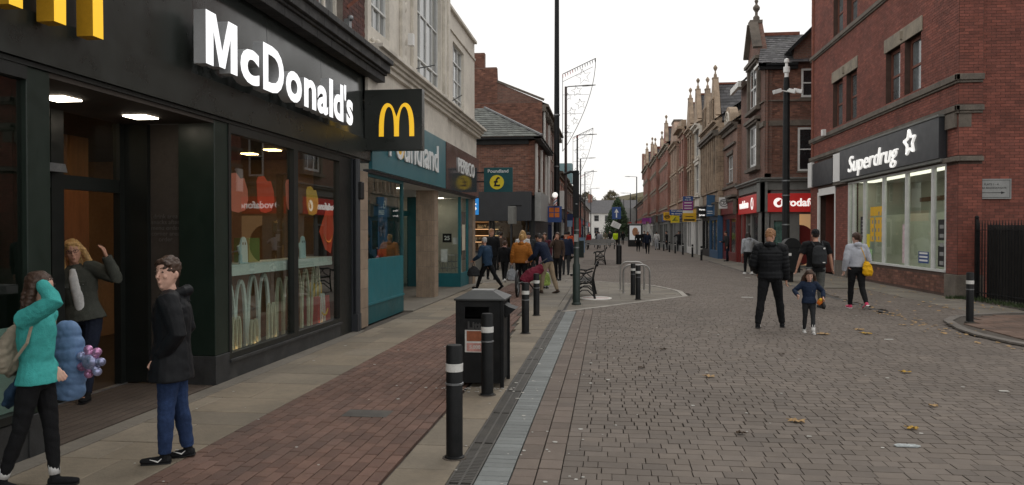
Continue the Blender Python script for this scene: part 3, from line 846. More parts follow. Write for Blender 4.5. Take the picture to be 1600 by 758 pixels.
# fascia panels: four separate glossy sheets with open seams
for i, (a, c) in enumerate(((.5, 3.9), (3.91, 7.44), (7.45, 9.28), (9.29, 11.12), (11.13, 13.30))):
    m = MB(FLm); m.box(a, c, -.12, .012 + (.0 if i < 2 else .004), 2.94, 4.50); m.v = [(p[0] - .065, p[1], p[2]) if (i > 1 and p[2] > 4 and p[0] > XL) else p for p in m.v]; part(m, 'fascia_panel', 'fascia_dark' if i < 2 else 'fascia_gloss', b)  # glossy panels lean back at the top, shaped to catch a sky reflection
m = MB(FLm); m.box(.5, 13.3, -.12, .02, 2.90, 2.935); part(m, 'fascia_trim', 'frame_dark', b)
m = MB(FLm); m.box(.5, 13.34, .016, .05, 2.94, 3.30); part(m, 'lower_fascia_board', 'fascia_dark', b)
# projecting stone cornice
m = MB(FLm); y = .5
while y < 13.6:
    l = .55; m.tint = random.random()
    m.prism([(0, 0)] * 0 or [(y, 4.52), (y + l - .006, 4.52), (y + l - .006, 4.56), (y, 4.56)], .0, .24, 'y'); m.box(y, y + l - .006, 0, .30, 4.562, 4.70); m.box(y, y + l - .006, 0, .20, 4.40, 4.518); m.box(y, y + l - .006, 0, .36, 4.702, 4.79)
    y += l
part(m, 'cornice', 'blackstone', b, bevel=.008)
m = MB(FLm); m.box(.5, 13.62, -.0, .14, 4.79, 4.87); part(m, 'blocking_course', 'blackstone', b)
# upper storey: mortar wall, real bricks, stone mullioned windows
uops = [(3.3, 5.6, 4.95, 7.2), (6.9, 8.35, 4.95, 7.2), (9.05, 10.35, 4.95, 7.2), (10.95, 12.0, 4.95, 7.2)]
m = MB(FLm); m.wall(.5, 13.12, 4.87, 9.0, uops, .3); part(m, 'wall', 'mortar', b)
bricks_on(b, FLm, .5, 13.12, 4.875, 9.0, uops, mat='brick_purple', nparts=300, clip=lambda p: in_view(p[0], p[1], p[2], .02))
for o in uops: sash(b, FLm, o[0], o[1], o[2], o[3], .10, .08, cols=2 if o[1] - o[0] < 2 else 3, rows=3, frame='cream_trim', pane='pale_pane', sill='cream_trim', bar=.07)
m = MB(FLm); m.box(.5, 13.12, -8, -.31, 8.98, 9.1); part(m, 'roof', 'slate', b)
m = MB(FLm); m.bar((12.2, .0, 5.35), (12.5, .45, 5.85), .05); part(m, 'pipe_stub', 'terracotta', b)
m = MB(FLm); m.box(12.02, 12.14, .0, .10, 4.94, 5.12); m.ball((12.08, .1, 5.14), .05); part(m, 'floodlight', 'grey_metal', b)
# pillars and plinths
for (a, c, rec) in ((5.18, 5.42, 1.05), (7.90, 8.20, .42)):
    m = MB(FLm); m.box(a, c, -rec, 0, .0 + .32, 2.90); part(m, 'pillar', 'pillar_green', b, bevel=.006)
    m = MB(FLm); m.box(a - .01, c + .01, -rec, .012, .0, .318); part(m, 'pillar_plinth', 'plinth_dark', b, bevel=.006)
m = MB(FLm); m.box(11.86, 12.38, -.45, .0, .0, 2.90); part(m, 'end_pillar', 'frame_dark', b, bevel=.006)
m = MB(FLm); m.tube([(12.50, .06, .0), (12.50, .06, 2.9)], .055, 10); m.box(12.40, 12.62, -.1, .01, 0, 2.9); m.box(12.41, 12.60, .0, .10, 0, .30); part(m, 'downpipe', 'anthracite', b)
m = MB(FLm); 
m = MB(FLm); m.box(12.46, 12.60, .02, .16, 2.22, 2.52); m.lathe((0, 0, 0), [(0, 0)]) if 0 else None; part(m, 'alarm_box', 'black_plain', b, bevel=.02)
# display window
m = MB(FLm); m.box(8.2, 11.86, -.42, .0, .0, .20); m.box(8.2, 11.86, -.42, .035, .20, .235); part(m, 'stall_riser', 'plinth_dark', b, bevel=.004)
win = MB(FLm); win.box(8.2, 11.86, -.08, .012, .236, .30); win.box(8.2, 11.86, -.08, .01, 2.80, 2.90); win.box(10.0, 10.14, -.08, .014, .30, 2.80); win.box(8.2, 8.26, -.08, .008, .30, 2.80); win.box(11.80, 11.86, -.08, .008, .30, 2.80)
win = part(win, 'shop_window', 'frame_dark', b)
for a, c in ((8.26, 10.0), (10.14, 11.80)):
    m = MB(FLm); m.box(a, c, -.05, -.042, .30, 2.80); part(m, 'pane', 'shop_glass', win)
# left window beyond the near pillar
win = MB(FLm); win.box(1, 5.18, -.08, .01, .30, .36); win.box(1, 5.18, -.08, .01, 2.80, 2.90); win.box(3.2, 3.3, -.08, .01, .36, 2.8)
win = part(win, 'shop_window', 'frame_dark', b)
m = MB(FLm); m.box(3.3, 5.18, -.05, -.042, .36, 2.80); part(m, 'pane', 'shop_glass', win); m = MB(FLm); m.box(1, 3.2, -.05, -.042, .36, 2.80); part(m, 'pane', 'shop_glass', win)
m = MB(FLm); m.box(1, 5.18, -.3, .0, .0, .29); part(m, 'stall_riser', 'plinth_dark', b, bevel=.004)
m = MB(FLm); m.box(1, 5.16, -.09, -.084, .36, .98); part(m, 'frosted_film', M('frosted', (.36, .46, .44), .5, .05, 3, 0), b)
# entrance recess
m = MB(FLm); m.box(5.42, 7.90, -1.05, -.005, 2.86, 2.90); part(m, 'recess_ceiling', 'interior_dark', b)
m = MB(FLm)
for k in range(10): m.box(5.42, 7.89, -1.02 + k * .1, -.93 + k * .1, -.02, .004)
M('deck', (.085, .065, .052), .8, .25, 3, .3, 40, stain=(.12, .10, .08), stain_amt=.4)
part(m, 'threshold_boards', 'deck', b)
m = MB(FLm); m.box(.5, 12.6, .004, .15, -.02, .005); m.box(.5, 12.4, .15, .19, -.02, .003); part(m, 'threshold_strip', 'slab_grey', b)
m = MB(FLm); m.box(5.42, 7.9, -1.09, -1.03, -.02, .012); part(m, 'door_track', 'galv', b)
# door frame and side screens (plane 1.05 m behind the front)
m = MB(FLm)
for a, c in ((5.42, 5.50), (6.76, 6.93), (7.80, 7.90)): m.box(a, c, -1.12, -1.04, .01, 2.86)
m.box(5.42, 7.9, -1.12, -1.045, 2.10, 2.24)
door = part(m, 'door_frame', 'frame_dark', b)
m = MB(FLm); m.box(5.50, 6.76, -1.085, -1.077, .01, 2.10); part(m, 'pane', 'clear_glass', door)
m = MB(FLm); m.box(5.42, 7.9, -1.085, -1.078, 2.24, 2.86); part(m, 'pane', 'shop_glass', door)
m = MB(FLm); m.prism([(6.35, 2.25), (6.85, 2.25), (6.82, 2.33), (6.38, 2.33)], -1.03, -.94, 'y'); part(m, 'door_sensor', 'grey_metal', b)
# recessed ceiling lamps
for (a, dd) in ((6.25, -.55), (7.35, -.50)):
    m = MB(FLm); m.box(a - .12, a + .12, dd - .12, dd + .12, 2.845, 2.858); part(m, 'ceiling_lamp', 'lamp_white', b)
# interior
m = MB(FLm)
m.box(.5, 12.6, -6.2, -6.0, 0, 3.0); m.box(12.45, 12.6, -6, -.5, 0, 2.9); m.box(.5, .6, -6, -.1, 0, 2.9)
part(m, 'interior_wall', 'interior_wall', b)
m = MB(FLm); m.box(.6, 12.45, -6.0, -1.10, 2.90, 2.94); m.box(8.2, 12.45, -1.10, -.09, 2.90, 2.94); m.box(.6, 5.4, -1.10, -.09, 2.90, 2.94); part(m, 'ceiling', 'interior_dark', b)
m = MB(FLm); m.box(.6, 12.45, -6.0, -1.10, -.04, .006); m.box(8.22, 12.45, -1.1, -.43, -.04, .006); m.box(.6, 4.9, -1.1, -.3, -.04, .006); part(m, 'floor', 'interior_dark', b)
m = MB(FLm); m.box(6.2, 9.2, -2.6, -2.5, 0, 2.9); m.box(9.2, 9.3, -6, -2.5, 0, 2.9); part(m, 'panelled_wall', 'wood_panel', b)
m = MB(FLm); m.box(9.4, 12.3, -3.9, -3.8, .0, 1.15); part(m, 'counter', 'interior_wall', b)
m = MB(FLm)
for k in range(6): m.box(9.3 + k * .5, 9.72 + k * .5, -5.98, -5.94, 1.6, 2.2)
part(m, 'menu_boards', 'lamp_menu' if 'lamp_menu' in MT else emis('lamp_menu', (1, .72, .42), .5), b)
m = MB(FLm)
for z in (.5, .9, 1.3, 1.7): m.box(8.5, 12.2, -4.9, -4.6, z, z + .03)
for k in range(9): m.box(8.5 + k * .45, 8.53 + k * .45, -4.9, -4.62, .1, 2.1)
part(m, 'shelving', 'wood_shelf', b)
m = MB(FLm)
for k in range(60): 
    a = random.uniform(8.55, 12.1); z = random.choice((.53, .93, 1.33, 1.73)); m.box(a, a + random.uniform(.06, .15), -4.85, -4.7, z, z + random.uniform(.08, .25))
part(m, 'boxes_on_shelves', 'cream_plain', b, kind='stuff')
# downlights inside; those nearest the panes are added to brighten the window
for k, (a, dd) in enumerate(((8.15, -2.35), (7.6, -2.0), (6.6, -2.05), (8.9, -1.6), (10.6, -2.2), (9.6, -3.4), (11.6, -3.0), (4.2, -1.6), (3.0, -3.0), (11.4, -1.3), (9.2, -.7), (10.9, -.7))):
    m = MB(FLm); s_ = .08 if k in (0,) else .10
    m.box(a - s_, a + s_, dd - s_, dd + s_, 2.885, 2.897); part(m, 'downlight', 'lamp_warm' if k in (0, 2, 3, 4, 5, 6, 9, 10, 11) else 'lamp_white', b)
# letters
LT = [('M', 7.61, .66), ('c', 8.24, .46), ('D', 8.86, .58), ('o', 9.46, .50), ('n', 10.0, .42), ('a', 10.46, .41), ('l', 10.79, .15), ('d', 11.10, .42), ("'", 11.39, .09), ('s', 11.60, .30)]
for ch_, yc, wd in LT:
    c = bpy.data.curves.new('t', 'FONT'); c.body = ch_; c.size = .74; c.offset = .024 if ch_ != 'M' else .0; c.extrude = .065; c.resolution_u = 4
    o = bpy.data.objects.new('t', c); COL.objects.link(o); dg = bpy.context.evaluated_depsgraph_get(); dg.update()
    me = bpy.data.meshes.new_from_object(o.evaluated_get(dg)); bpy.data.objects.remove(o)
    if ch_ == 'M':
        mm = MB(); mm.prism([(0, 0), (.15, 0), (.15, .36), (.27, .02), (.39, .02), (.51, .36), (.51, 0), (.66, 0), (.66, .54), (.46, .54), (.33, .19), (.20, .54), (0, .54)], -.065, .065, 'z')
        me = bpy.data.meshes.new('letter'); me.from_pydata(mm.v, [], mm.f); me.update()
    xs = [v.co.x for v in me.vertices]; sx = wd / (max(xs) - min(xs)); cx = (max(xs) + min(xs)) / 2
    mat = WM[b.name].inverted() @ Matrix.Translation((XL + .185, yc, 3.37)) @ Matrix(((0, 0, 1, 0), (1, 0, 0, 0), (0, 1, 0, 0), (0, 0, 0, 1))) @ Matrix.Diagonal((sx, 1.0, 1, 1)) @ Matrix.Translation((-cx, 0, 0))
    me.materials.append(MT['letter_side']); me.materials.append(MT['letter_white'])
    for p in me.polygons: p.material_index = 1 if p.normal.z > .9 else 0
    me.transform(mat); me.name = 'letter'
    ob = bpy.data.objects.new('letter', me); COL.objects.link(ob); ob.parent = b
# big yellow arches over the door
m = MB(FLm); arches(m, 5.24, 3.22, .98, 1.25, .09, .23, .125)
def two_tone(o, mat2, axis, sign):
    o.data.materials.append(MT[mat2])
    for p in o.data.polygons: p.material_index = 0 if p.normal[axis] * sign > .9 else 1
o = part(m, 'arch_emblem', 'arch_yellow', b); two_tone(o, 'arch_side', 0, 1)
# projecting sign
bs = thing('projecting_sign', 'square dark projecting sign with yellow double arch above the pavement', 'sign', (-3.75, 13.1, 3.1))
m = MB(); m.box(-4.24, -3.205, 13.06, 13.24, 3.10, 4.16); part(m, 'sign_box', 'fascia_dark', bs, bevel=.006)
m = MB(FC(13.058)); arches(m, -3.66, 3.34, .63, .58, .0, .008, .085); part(m, 'arch_emblem', 'arch_yellow', bs)
# window display: standing arches, ledge, ghosts, gift box, stickers
wd = thing('window_display', 'pale cut out arches standing lit in the restaurant window', 'display', (XL - .3, 10, .24))
for k, (yc, w_, h, dd) in enumerate(((8.80, .62, .84, -.22), (8.64, .24, .42, -.12), (9.10, .22, .34, -.12), (9.52, .66, .88, -.26), (9.60, .26, .50, -.12), (10.2, .5, .80, -.22), (10.25, .2, .40, -.12), (10.9, .58, .88, -.24), (11.35, .34, .90, -.20), (11.38, .2, .48, -.11))):
    m = MB(FLm); arches(m, yc, .25, w_, h, dd - .03, dd, .062 if w_ > .4 else .032); part(m, 'arch_cutout', 'cream_plain' if k % 3 else 'white_plain', wd)
m = MB(FLm); m.box(8.27, 11.75, -.50, -.10, 1.16, 1.29); part(m, 'ledge', 'white_plain', wd)
m = MB(FLm); m.box(8.27, 11.15, -.50, -.47, .24, 1.16); part(m, 'timber_backing', 'wood_panel', wd)
for yc in (8.6, 9.1, 9.7, 10.55, 11.3):
    m = MB(FLm); m.tube([(yc, -.10, .24), (yc, -.10, .265)], .022, 8); part(m, 'spotlight', 'lamp_warm', wd)
for yc, s_ in ((8.84, .95), (10.66, .95)):
    m = MB(FLm); g_ = [(-.11, 0), (.11, 0), (.10, .10), (.09, .24), (.05, .32), (0, .34), (-.05, .32), (-.09, .24), (-.16, .22), (-.10, .12)]
    m.prism([(yc + p[0] * s_, 1.295 + p[1] * s_) for p in g_], -.15, -.13, 'y'); o = part(m, 'ghost_cutout', M('ghost', (.50, .62, .66), .6, .05, 3, 0), wd)
    m = MB(FLm); m.box(yc - .04, yc - .02, -.13, -.126, 1.52, 1.55); m.box(yc + .02, yc + .04, -.13, -.126, 1.52, 1.55); part(m, 'eye', 'black_plain', o)
m = MB(FLm); m.box(9.15, 9.45, -.42, -.22, 1.295, 1.60); part(m, 'green_box', M('bag_green', (.16, .20, .05), .7, .1, 4, .1), wd)
m = MB(FLm); m.prism([(11.18, .25), (11.74, .25), (11.68, .68), (11.24, .68)], -.40, -.12, 'y'); gb = part(m, 'gift_box', 'red_plain', wd, bevel=.01)
m = MB(FLm); arches(m, 11.45, .68, .36, .22, -.30, -.22, .05); part(m, 'handle', 'yellow_plain', gb)
def smile(m, cx, cz, r, d):
    m.tube([(cx + r * math.cos(t), d, cz + r * math.sin(t)) for t in np.linspace(-2.7, -.45, 10)], [.006 + .014 * math.sin(math.pi * i / 9) for i in range(10)], 6)
m = MB(FLm); smile(m, 11.46, .55, .16, -.118); part(m, 'smile', 'yellow_plain', gb)
m = MB(FLm); m.tube([(8.7, -.3, 1.3), (8.75, -.3, 1.42), (9.1, -.28, 1.45), (9.35, -.3, 1.3)], .01, 6); part(m, 'wire', 'grey_metal', wd)
# translucent stickers on the inside of the panes
def sticker_mat(name, col):
    m_, n, l, bb = _new(name); bb.inputs['Base Color'].default_value = (*col, 1); bb.inputs['Roughness'].default_value = .6
    bb.inputs['Emission Color'].default_value = (*col, 1); bb.inputs['Emission Strength'].default_value = .0; return m_
sticker_mat('sticker_red', (.85, .10, .04)); sticker_mat('sticker_coral', (.85, .22, .15)); sticker_mat('sticker_yellow', (.85, .45, .06))
blob = [(-.5, .3), (-.42, .42), (-.1, .46), (.1, .34), (.3, .36), (.47, .1), (.5, -.15), (.34, -.40), (.0, -.47), (-.3, -.44), (-.46, -.2)]
for (u, v, s_, mt, lb, sw) in ((372, 303, .50, 'sticker_coral', 'coral rounded sticker high on the left edge of the restaurant window', 1), (415, 305, .50, 'sticker_red', 'bright red rounded sticker second from the left in the restaurant window', 1),
                           (455, 305, .46, 'sticker_coral', 'coral sticker beside the centre mullion of the restaurant window', .8), (488, 314, .46, 'sticker_yellow', 'amber rounded sticker right of the restaurant window mullion', 1)):
    a, bb_ = (u - 800) / 1200, 0
    dx, dy = -.1240 + a * .9923, .9922 + a * .124; t = (XL - .065) / dx; yy = dy * t; zz = EYE + (362 - v) / 1200 * math.hypot(dx * t, yy) * .97
    m = MB(FLm); m.prism([(yy + p[0] * s_ * sw, zz + p[1] * s_) for p in blob], -.066, -.060, 'y'); tag(part(m, 'window_sticker', mt, None), lb, 'sticker')
m = MB(FLm); s_ = .34; m.prism([(11.42 + p[0] * s_, 1.68 + p[1] * s_) for p in ((-.9, 0), (-.1, .95), (.75, 1.0), (.9, .1), (.5, -1.0), (-.2, -.8))], -.066, -.060, 'y')
o = tag(part(m, 'window_sticker', 'sticker_red', None), 'large red box shaped sticker with a smile at the right end of the restaurant window', 'sticker')
m = MB(FLm); smile(m, 11.46, 1.72, .20, -.056); WM[o.name] = Matrix(); part(m, 'smile', 'orange_plain', o)
text(b, 'drink area\nsnacks after\nmenu order\ncorner area\norder', ('C', 7.93), -4.84, 1.72, .07, M('faint_text', (.085, .078, .07), .6, 0, 1, 0), .002, .003)
m = MB(); m.box(-5.3, -4.67, 7.94, 7.96, .02, 2.86); part(m, 'menu_screen', 'interior_dark', b)
m = MB(); m.box(-5.29, -5.02, 7.88, 7.937, .02, 2.86); part(m, 'screen_frame', 'frame_dark', b)
# star hanging outside reflected near the left
# ================================================================= WHITE BUILDING with discount store
b = thing('store_building', 'cream rendered two storey building over the teal discount store', 'building', (-4.3, 19, 0))
XW = -4.30; F = FL(XW)
wops = [(13.35, 14.5, 5.35, 8.2), (16.7, 19.1, 5.15, 8.2), (21.1, 22.75, 5.05, 7.0)]
m = MB(F); m.wall(13.14, 19.95, 3.98, 9.2, wops[:2], .3, .10); m.wall(19.95, 24.6, 3.98, 7.75, wops[2:], .3, .0)
part(m, 'wall', 'cream_render', b)
m = MB(F); m.box(13.14, 19.95, .10, .16, 8.25, 8.33); m.box(19.95, 24.66, -.3, .08, 7.751, 7.84); m.box(19.95, 24.62, -.0, .04, 7.2, 7.26)
for a in (15.2, 16.1, 19.3, 19.75): m.box(a, a + .22, .10, .17, 4.96, 8.24)
part(m, 'pilaster_trim', 'cream_trim', b, bevel=.01)
# moulded string course
m = MB(F)
for d_, a, c in ((.30, 4.86, 4.93), (.38, 4.93, 5.0), (.24, 4.79, 4.86), (.18, 4.70, 4.79)): m.box(13.14 + d_ * 0, 24.72, 0, d_, a + .001, c)
part(m, 'string_course', 'cream_trim', b, bevel=.006)
m = MB(F); m.box(13.14, 24.66, 0, .05, 4.0, 4.7); part(m, 'frieze', 'cream_trim', b)
m = MB(F)
for i in range(26): m.ball((13.25 + i * .12 + random.uniform(-.02, .02), .11 + random.random() * .12, 5.03 + random.random() * .05), random.uniform(.03, .06), n=6, m=4)
for (yy, zz) in [(15.45, 5.2 + .22 * k) for k in range(13)] + [(19.5, 5.2 + .25 * k) for k in range(10)]: m.ball((yy + random.uniform(-.06, .06), .13, zz), .09, .05, .12, 7, 5)
part(m, 'carved_ornament', 'cream_trim', b, smooth=True)
for (a, c, e, f), k in zip(wops, ((3, 1), (4, 2), (3, 2))):
    o = sash(b, F, a, c, e, f, -.02 if a < 19.9 else .08, .05, cols=k[0], rows=2, frame='white_frame', pane='pale_pane', sill='cream_trim', bar=.035)
    m = MB(F); dd = .02 if a < 19.9 else -.08
    m.box(a, c, dd - .05, dd + .01, e + .45, e + .49); part(m, 'transom', 'white_frame', o); m = MB(F); m.box(a, c, dd - .05, dd + .01, f - .5, f - .46); part(m, 'transom', 'white_frame', o)
m = MB(F); m.box(15.62, 15.75, .16, .28, 5.55, 5.8); part(m, 'bell_box', 'white_plain', b, bevel=.01)
m = MB(F); m.tube([(16.3, .12, 5.2), (16.65, .5, 5.35)], .012, 6); m.tube([(19.9, .1, 5.05), (20.1, .45, 5.3)], .012, 6); part(m, 'bracket_rod', 'dark_metal', b)
m = MB(F); m.box(13.14, 24.6, -9, -.31, 7.6, 7.7); part(m, 'roof', 'slate', b)
m = MB(FC(24.6)); m.wall(-13, -4.31, 0, 7.75, (), .0 + .001, -.0); 
m = MB(); m.box(-13, -4.62, 24.3, 24.6, 0, 7.74); m.box(-13, -4.62, 13.14, 13.3, 2.6, 9.1); part(m, 'end_wall', 'cream_render', b)
# shop fascia boards
m = MB(F); m.box(13.32, 19.58, 0.052, .12, 2.80, 4.02); part(m, 'fascia_board', 'teal_fascia', b)
m = MB(F); m.box(19.60, 24.64, 0.052, .13, 2.80, 4.02); part(m, 'gloss_fascia', 'maroon_gloss', b)
m = MB(F); m.box(13.32, 24.64, -.05, .05, 2.74, 2.797); part(m, 'fascia_soffit_trim', 'anthracite', b)
text(b, 'Poundland', ('L', XW + .12), 16.45, 3.42, .92, M('sign_white', (.72, .74, .74), .4, .03, 3, 0), .03, .005, .010, width=4.3)
m = MB(F); m.tube([(15.15, .12, 3.42), (15.15, .15, 3.42)], .28, 20); part(m, 'yellow_disc', 'yellow_plain', b)
text(b, 'PEP&CO', ('L', XW + .13), 22.4, 3.52, .58, 'sign_white', .03, .005, .006, width=2.6)
# tiled pilaster at the left, square column, right pilaster
def tiled(parent, name, fr, u0, u1, d0, d1, z0, z1, rows, cols=1, mat='stone', cj='mortar'):
    m = MB(fr); m.box(u0 + .006, u1 - .006, d0, d1 - .006, z0, z1); core = part(m, name, cj, parent)
    for i in range(rows):
        for j in range(cols):
            a = z0 + (z1 - z0) * i / rows; c = z0 + (z1 - z0) * (i + 1) / rows
            p = u0 + (u1 - u0) * j / cols; q = u0 + (u1 - u0) * (j + 1) / cols
            t = MB(fr); t.tint = random.random(); t.box(p, q - .008, d1 - .006 - .02, d1, a, c - .008)
            if j == 0 and name != 'pilaster': pass
            part(t, 'tile', mat, core)
    return core
M('tile_beige', (.27, .205, .15), .6, .16, 5, .2, 60, tint=.12, stain=(.16, .12, .09), stain_amt=.4)
tiled(b, 'pilaster', F, 12.66, 13.26, -.25, .06, 0, 2.74, 8, 1, 'tile_beige')
col_ = tiled(b, 'column', FC(19.15), -4.86, -4.40, -.46, .0, 0, 2.76, 7, 9, 'tile_beige')
m = MB(FC(19.15))
for i in range(7):
    t = MB(); a = 2.76 * i / 7; t.box(-4.405, -4.385, 19.16, 19.61, a, a + 2.76 / 7 - .008); part(t, 'tile', 'tile_beige', col_)
tiled(b, 'pilaster', F, 24.2, 24.64, -.35, .02, 0, 2.74, 8, 1, 'tile_beige')
# left shop window with teal lower panel
m = MB(F); m.box(13.28, 15.85, -.06, .0, .0, 1.18); o = part(m, 'lower_panel', 'teal', b)
m = MB(F); m.box(13.28, 15.86, .0, .022, .34, .38); part(m, 'rail', 'teal', o)
m = MB(F); m.box(13.28, 15.85, -.001, .004, .0, .33); part(m, 'kick_panel', 'teal_dark', o)
win = MB(F); win.box(13.28, 13.36, -.06, .0, 1.18, 2.74); win.box(15.78, 15.86, -.06, .003, 1.18, 2.74); win.box(13.36, 15.78, -.06, .002, 2.68, 2.74)
win = part(win, 'shop_window', 'teal_dark', b)
m = MB(F); m.box(13.36, 15.78, -.035, -.028, 1.18, 2.68); part(m, 'pane', 'shop_glass', win)
pm = [('blue_mid', 14.2, 14.8, 1.35, 2.35), ('red_plain', 14.15, 14.75, 1.2, 1.34)]
for mt, a, c, e, f in pm:
    m = MB(F); m.box(a, c, -.05, -.044, e, f); o = part(m, 'poster', mt, win)
text(b, '£1', ('L', XW - .04), 14.62, 2.2, .22, 'sign_white', .002, .001, .003); text(b, 'PRICES', ('L', XW - .04), 14.4, 2.05, .12, 'sign_white', .002, .001, .002)
m = MB(F)
for k in range(16):
    a = random.uniform(14.2, 14.7); e = random.uniform(1.38, 1.9); m.box(a, a + .09, -.0435, -.041, e, e + .09)
part(m, 'poster_pictures', M('poster_mix', (.25, .22, .30), .6, .5, 14, 0), b, kind='stuff')
# interior of the store
m = MB(); m.box(-9.2, -9.0, 13.4, 24.3, 0, 2.8); m.box(-9, -4.5, 24.15, 24.29, 0, 2.75); part(m, 'interior_wall', 'interior_pale', b)
m = MB(); m.box(-9, -4.36, 13.4, 24.2, 2.73, 2.75); part(m, 'ceiling', 'white_plain', b)
m = MB(); m.box(-9, -6.0, 13.4, 24.2, -.02, .004); m.box(-6.0, -4.36, 13.4, 15.9, -.02, .004); part(m, 'floor', 'slab_grey', b)
m = MB(); m.box(-6.0, -4.1, 15.9, 24.6, -.028, .006); part(m, 'recess_floor', 'slab_grey', b)
# lobby screens (dark green frames) at the back of the recess
m = MB(FL(-6.0))
for a in (15.9, 17.3, 18.7, 20.1, 21.5, 22.85): m.box(a, a + .10, -.08, 0, 0, 2.73)
m.box(15.9, 22.9, -.08, .002, 2.15, 2.3); scr = part(m, 'entrance_screen', 'teal_dark', b)
for a in (16.0, 20.2, 21.6): m = MB(FL(-6.0)); m.box(a, a + 1.25, -.04, -.033, .02, 2.15); part(m, 'pane', 'shop_glass', scr)
m = MB(); m.box(-6.0, -4.45, 15.80, 15.86, 0, 2.73); part(m, 'side_panel', 'teal_dark', b)
m = MB(); m.box(-6.05, -5.45, 22.82, 22.9, 0, 2.73); part(m, 'dark_green_post', 'teal_dark', b)
# right window returned into the recess and facing the street
win = MB(); win.box(-5.5, -4.42, 22.84, 22.92, 0, .42); win.box(-4.50, -4.42, 22.83, 22.93, .42, 2.73); win.box(-4.50, -4.42, 22.93, 24.2, 0, .42); win.box(-4.49, -4.43, 24.1, 24.2, .42, 2.73)
win = part(win, 'shop_window', 'teal', b)
m = MB(); m.box(-5.45, -4.5, 22.87, 22.877, .42, 2.73); part(m, 'pane', 'clear_glass', win)
m = MB(); m.box(-4.47, -4.463, 22.93, 24.1, .42, 2.73); part(m, 'pane', 'shop_glass', win)
m = MB(FC(22.95)); m.box(-5.0, -4.72, 0, .004, 1.35, 1.62); o = part(m, 'notice', 'black_plain', win); text(win, '25', ('C', 22.945), -4.86, 1.48, .18, 'white_plain', .002, .002, .004)
m = MB(FC(22.95)); m.box(-4.68, -4.52, 0, .004, 1.30, 1.5); m.box(-5.05, -4.85, 0, .004, .75, 1.15); part(m, 'notice', 'white_plain', win)
m = MB(FL(-4.44)); m.box(23.2, 23.9, -.03, -.026, .8, 2.3); part(m, 'poster', 'maroon_gloss', win); m = MB(FL(-4.44)); m.box(23.3, 23.8, -.025, -.022, 1.1, 1.9); part(m, 'poster', 'cream_plain', win)
m = MB()
for k in range(4):
    for z in (.55, .75, .95): m.tube([(-5.2 + k * .02, 23.2 + k * .22, z), (-4.65, 23.2 + k * .22, z)], .008, 5)
for a in (-5.2, -4.9, -4.65):
    m.tube([(a, 23.2, .45), (a, 23.2, 1.0)], .008, 5); m.tube([(a, 23.86, .45), (a, 23.86, 1.0)], .008, 5)
for k in range(5): m.tube([(-5.3 + k * .13, 23.05, .85), (-5.15 + k * .13, 23.1, .45)], .008, 5)
part(m, 'wire_trolleys', 'galv', b, kind='stuff')
for (x, y) in ((-4.9, 14.3), (-5.2, 16.6), (-5.2, 18.0), (-5.2, 21.8), (-7, 15.2), (-7, 18), (-7, 21), (-7.5, 23.4), (-5.4, 23.5)):
    m = MB(); m.box(x - .3, x + .3, y - .07, y + .07, 2.715, 2.728); part(m, 'strip_light', 'lamp_white', b)
m = MB()
for k in range(30):
    y = 16 + (k % 10) * .62; x = -6.6 - (k // 10) * .8; m.box(x, x + .35, y, y + .45, 0, random.uniform(1.0, 1.7))
part(m, 'stock_shelves', M('stock', (.16, .12, .11), .7, .6, 9, 0), b, kind='stuff')
# teal projecting sign with pound disc
bs = thing('projecting_sign', 'teal projecting sign with pound symbol in a yellow disc', 'sign', (-3.6, 25, 3))
m = MB(); m.box(-4.05, -3.10, 24.95, 25.03, 2.98, 3.78); part(m, 'sign_box', 'teal_dark', bs, bevel=.004)
m = MB(); m.box(-4.27, -4.04, 24.97, 25.01, 3.3, 3.34); m.box(-4.27, -4.04, 24.97, 25.01, 3.6, 3.64); part(m, 'bracket', 'black_paint', bs)
m = MB(FC(24.95)); m.tube([(-3.62, .002, 3.30), (-3.62, .010, 3.30)], .235, 28); part(m, 'disc', 'yellow_bright', bs)
text(bs, '£', ('C', 24.938), -3.62, 3.30, .42, 'black_plain', .006, .002, .008); text(bs, 'Poundland', ('C', 24.95), -3.58, 3.66, .15, 'sign_white', .004, .002, .002, width=.68)
# ================================================================= RIGHT SIDE
XR = 8.70; F = FR(XR)
b = thing('drugstore', 'tall red brick corner building with the black chemist fascia and big lit windows', 'building', (XR, 20.5, 0))
Y0, Y1 = 20.50, 34.6; TOP = 14.2
sops = [(21.15, 29.35, .62, 3.46), (30.9, 33.4, 0, 3.20)]
wins = [(22.85, 24.05, 5.70, 7.30), (24.40, 25.60, 5.70, 7.30), (28.45, 29.65, 5.72, 7.45), (30.1, 31.35, 5.72, 7.45),
        (22.85, 24.05, 9.25, 10.9), (24.40, 25.60, 9.25, 10.9), (28.45, 29.65, 9.25, 10.9), (30.1, 31.35, 9.25, 10.9)]
ops = sops + [(21.10, 29.45, 3.47, 4.70)] + wins
m = MB(F); m.wall(Y0 + .01, Y1, 0, TOP, sops + wins, .35); wl = part(m, 'wall', 'mortar_dark', b)
strings = [(5.46, 5.62), (4.70, 4.84), (9.0, 9.14)]
bo = ops + [(Y0, Y1, s[0] - .02, s[1] + .02) for s in strings] + [(22.75, 25.7, 7.30, 7.75), (28.35, 31.45, 7.45, 7.90), (30.8, 33.5, 3.2, 4.7), (20.5, 21.15, 3.42, 3.56), (29.35, 30.9, 3.42, 3.56), (20, 35, .0, .70 if False else .0)]
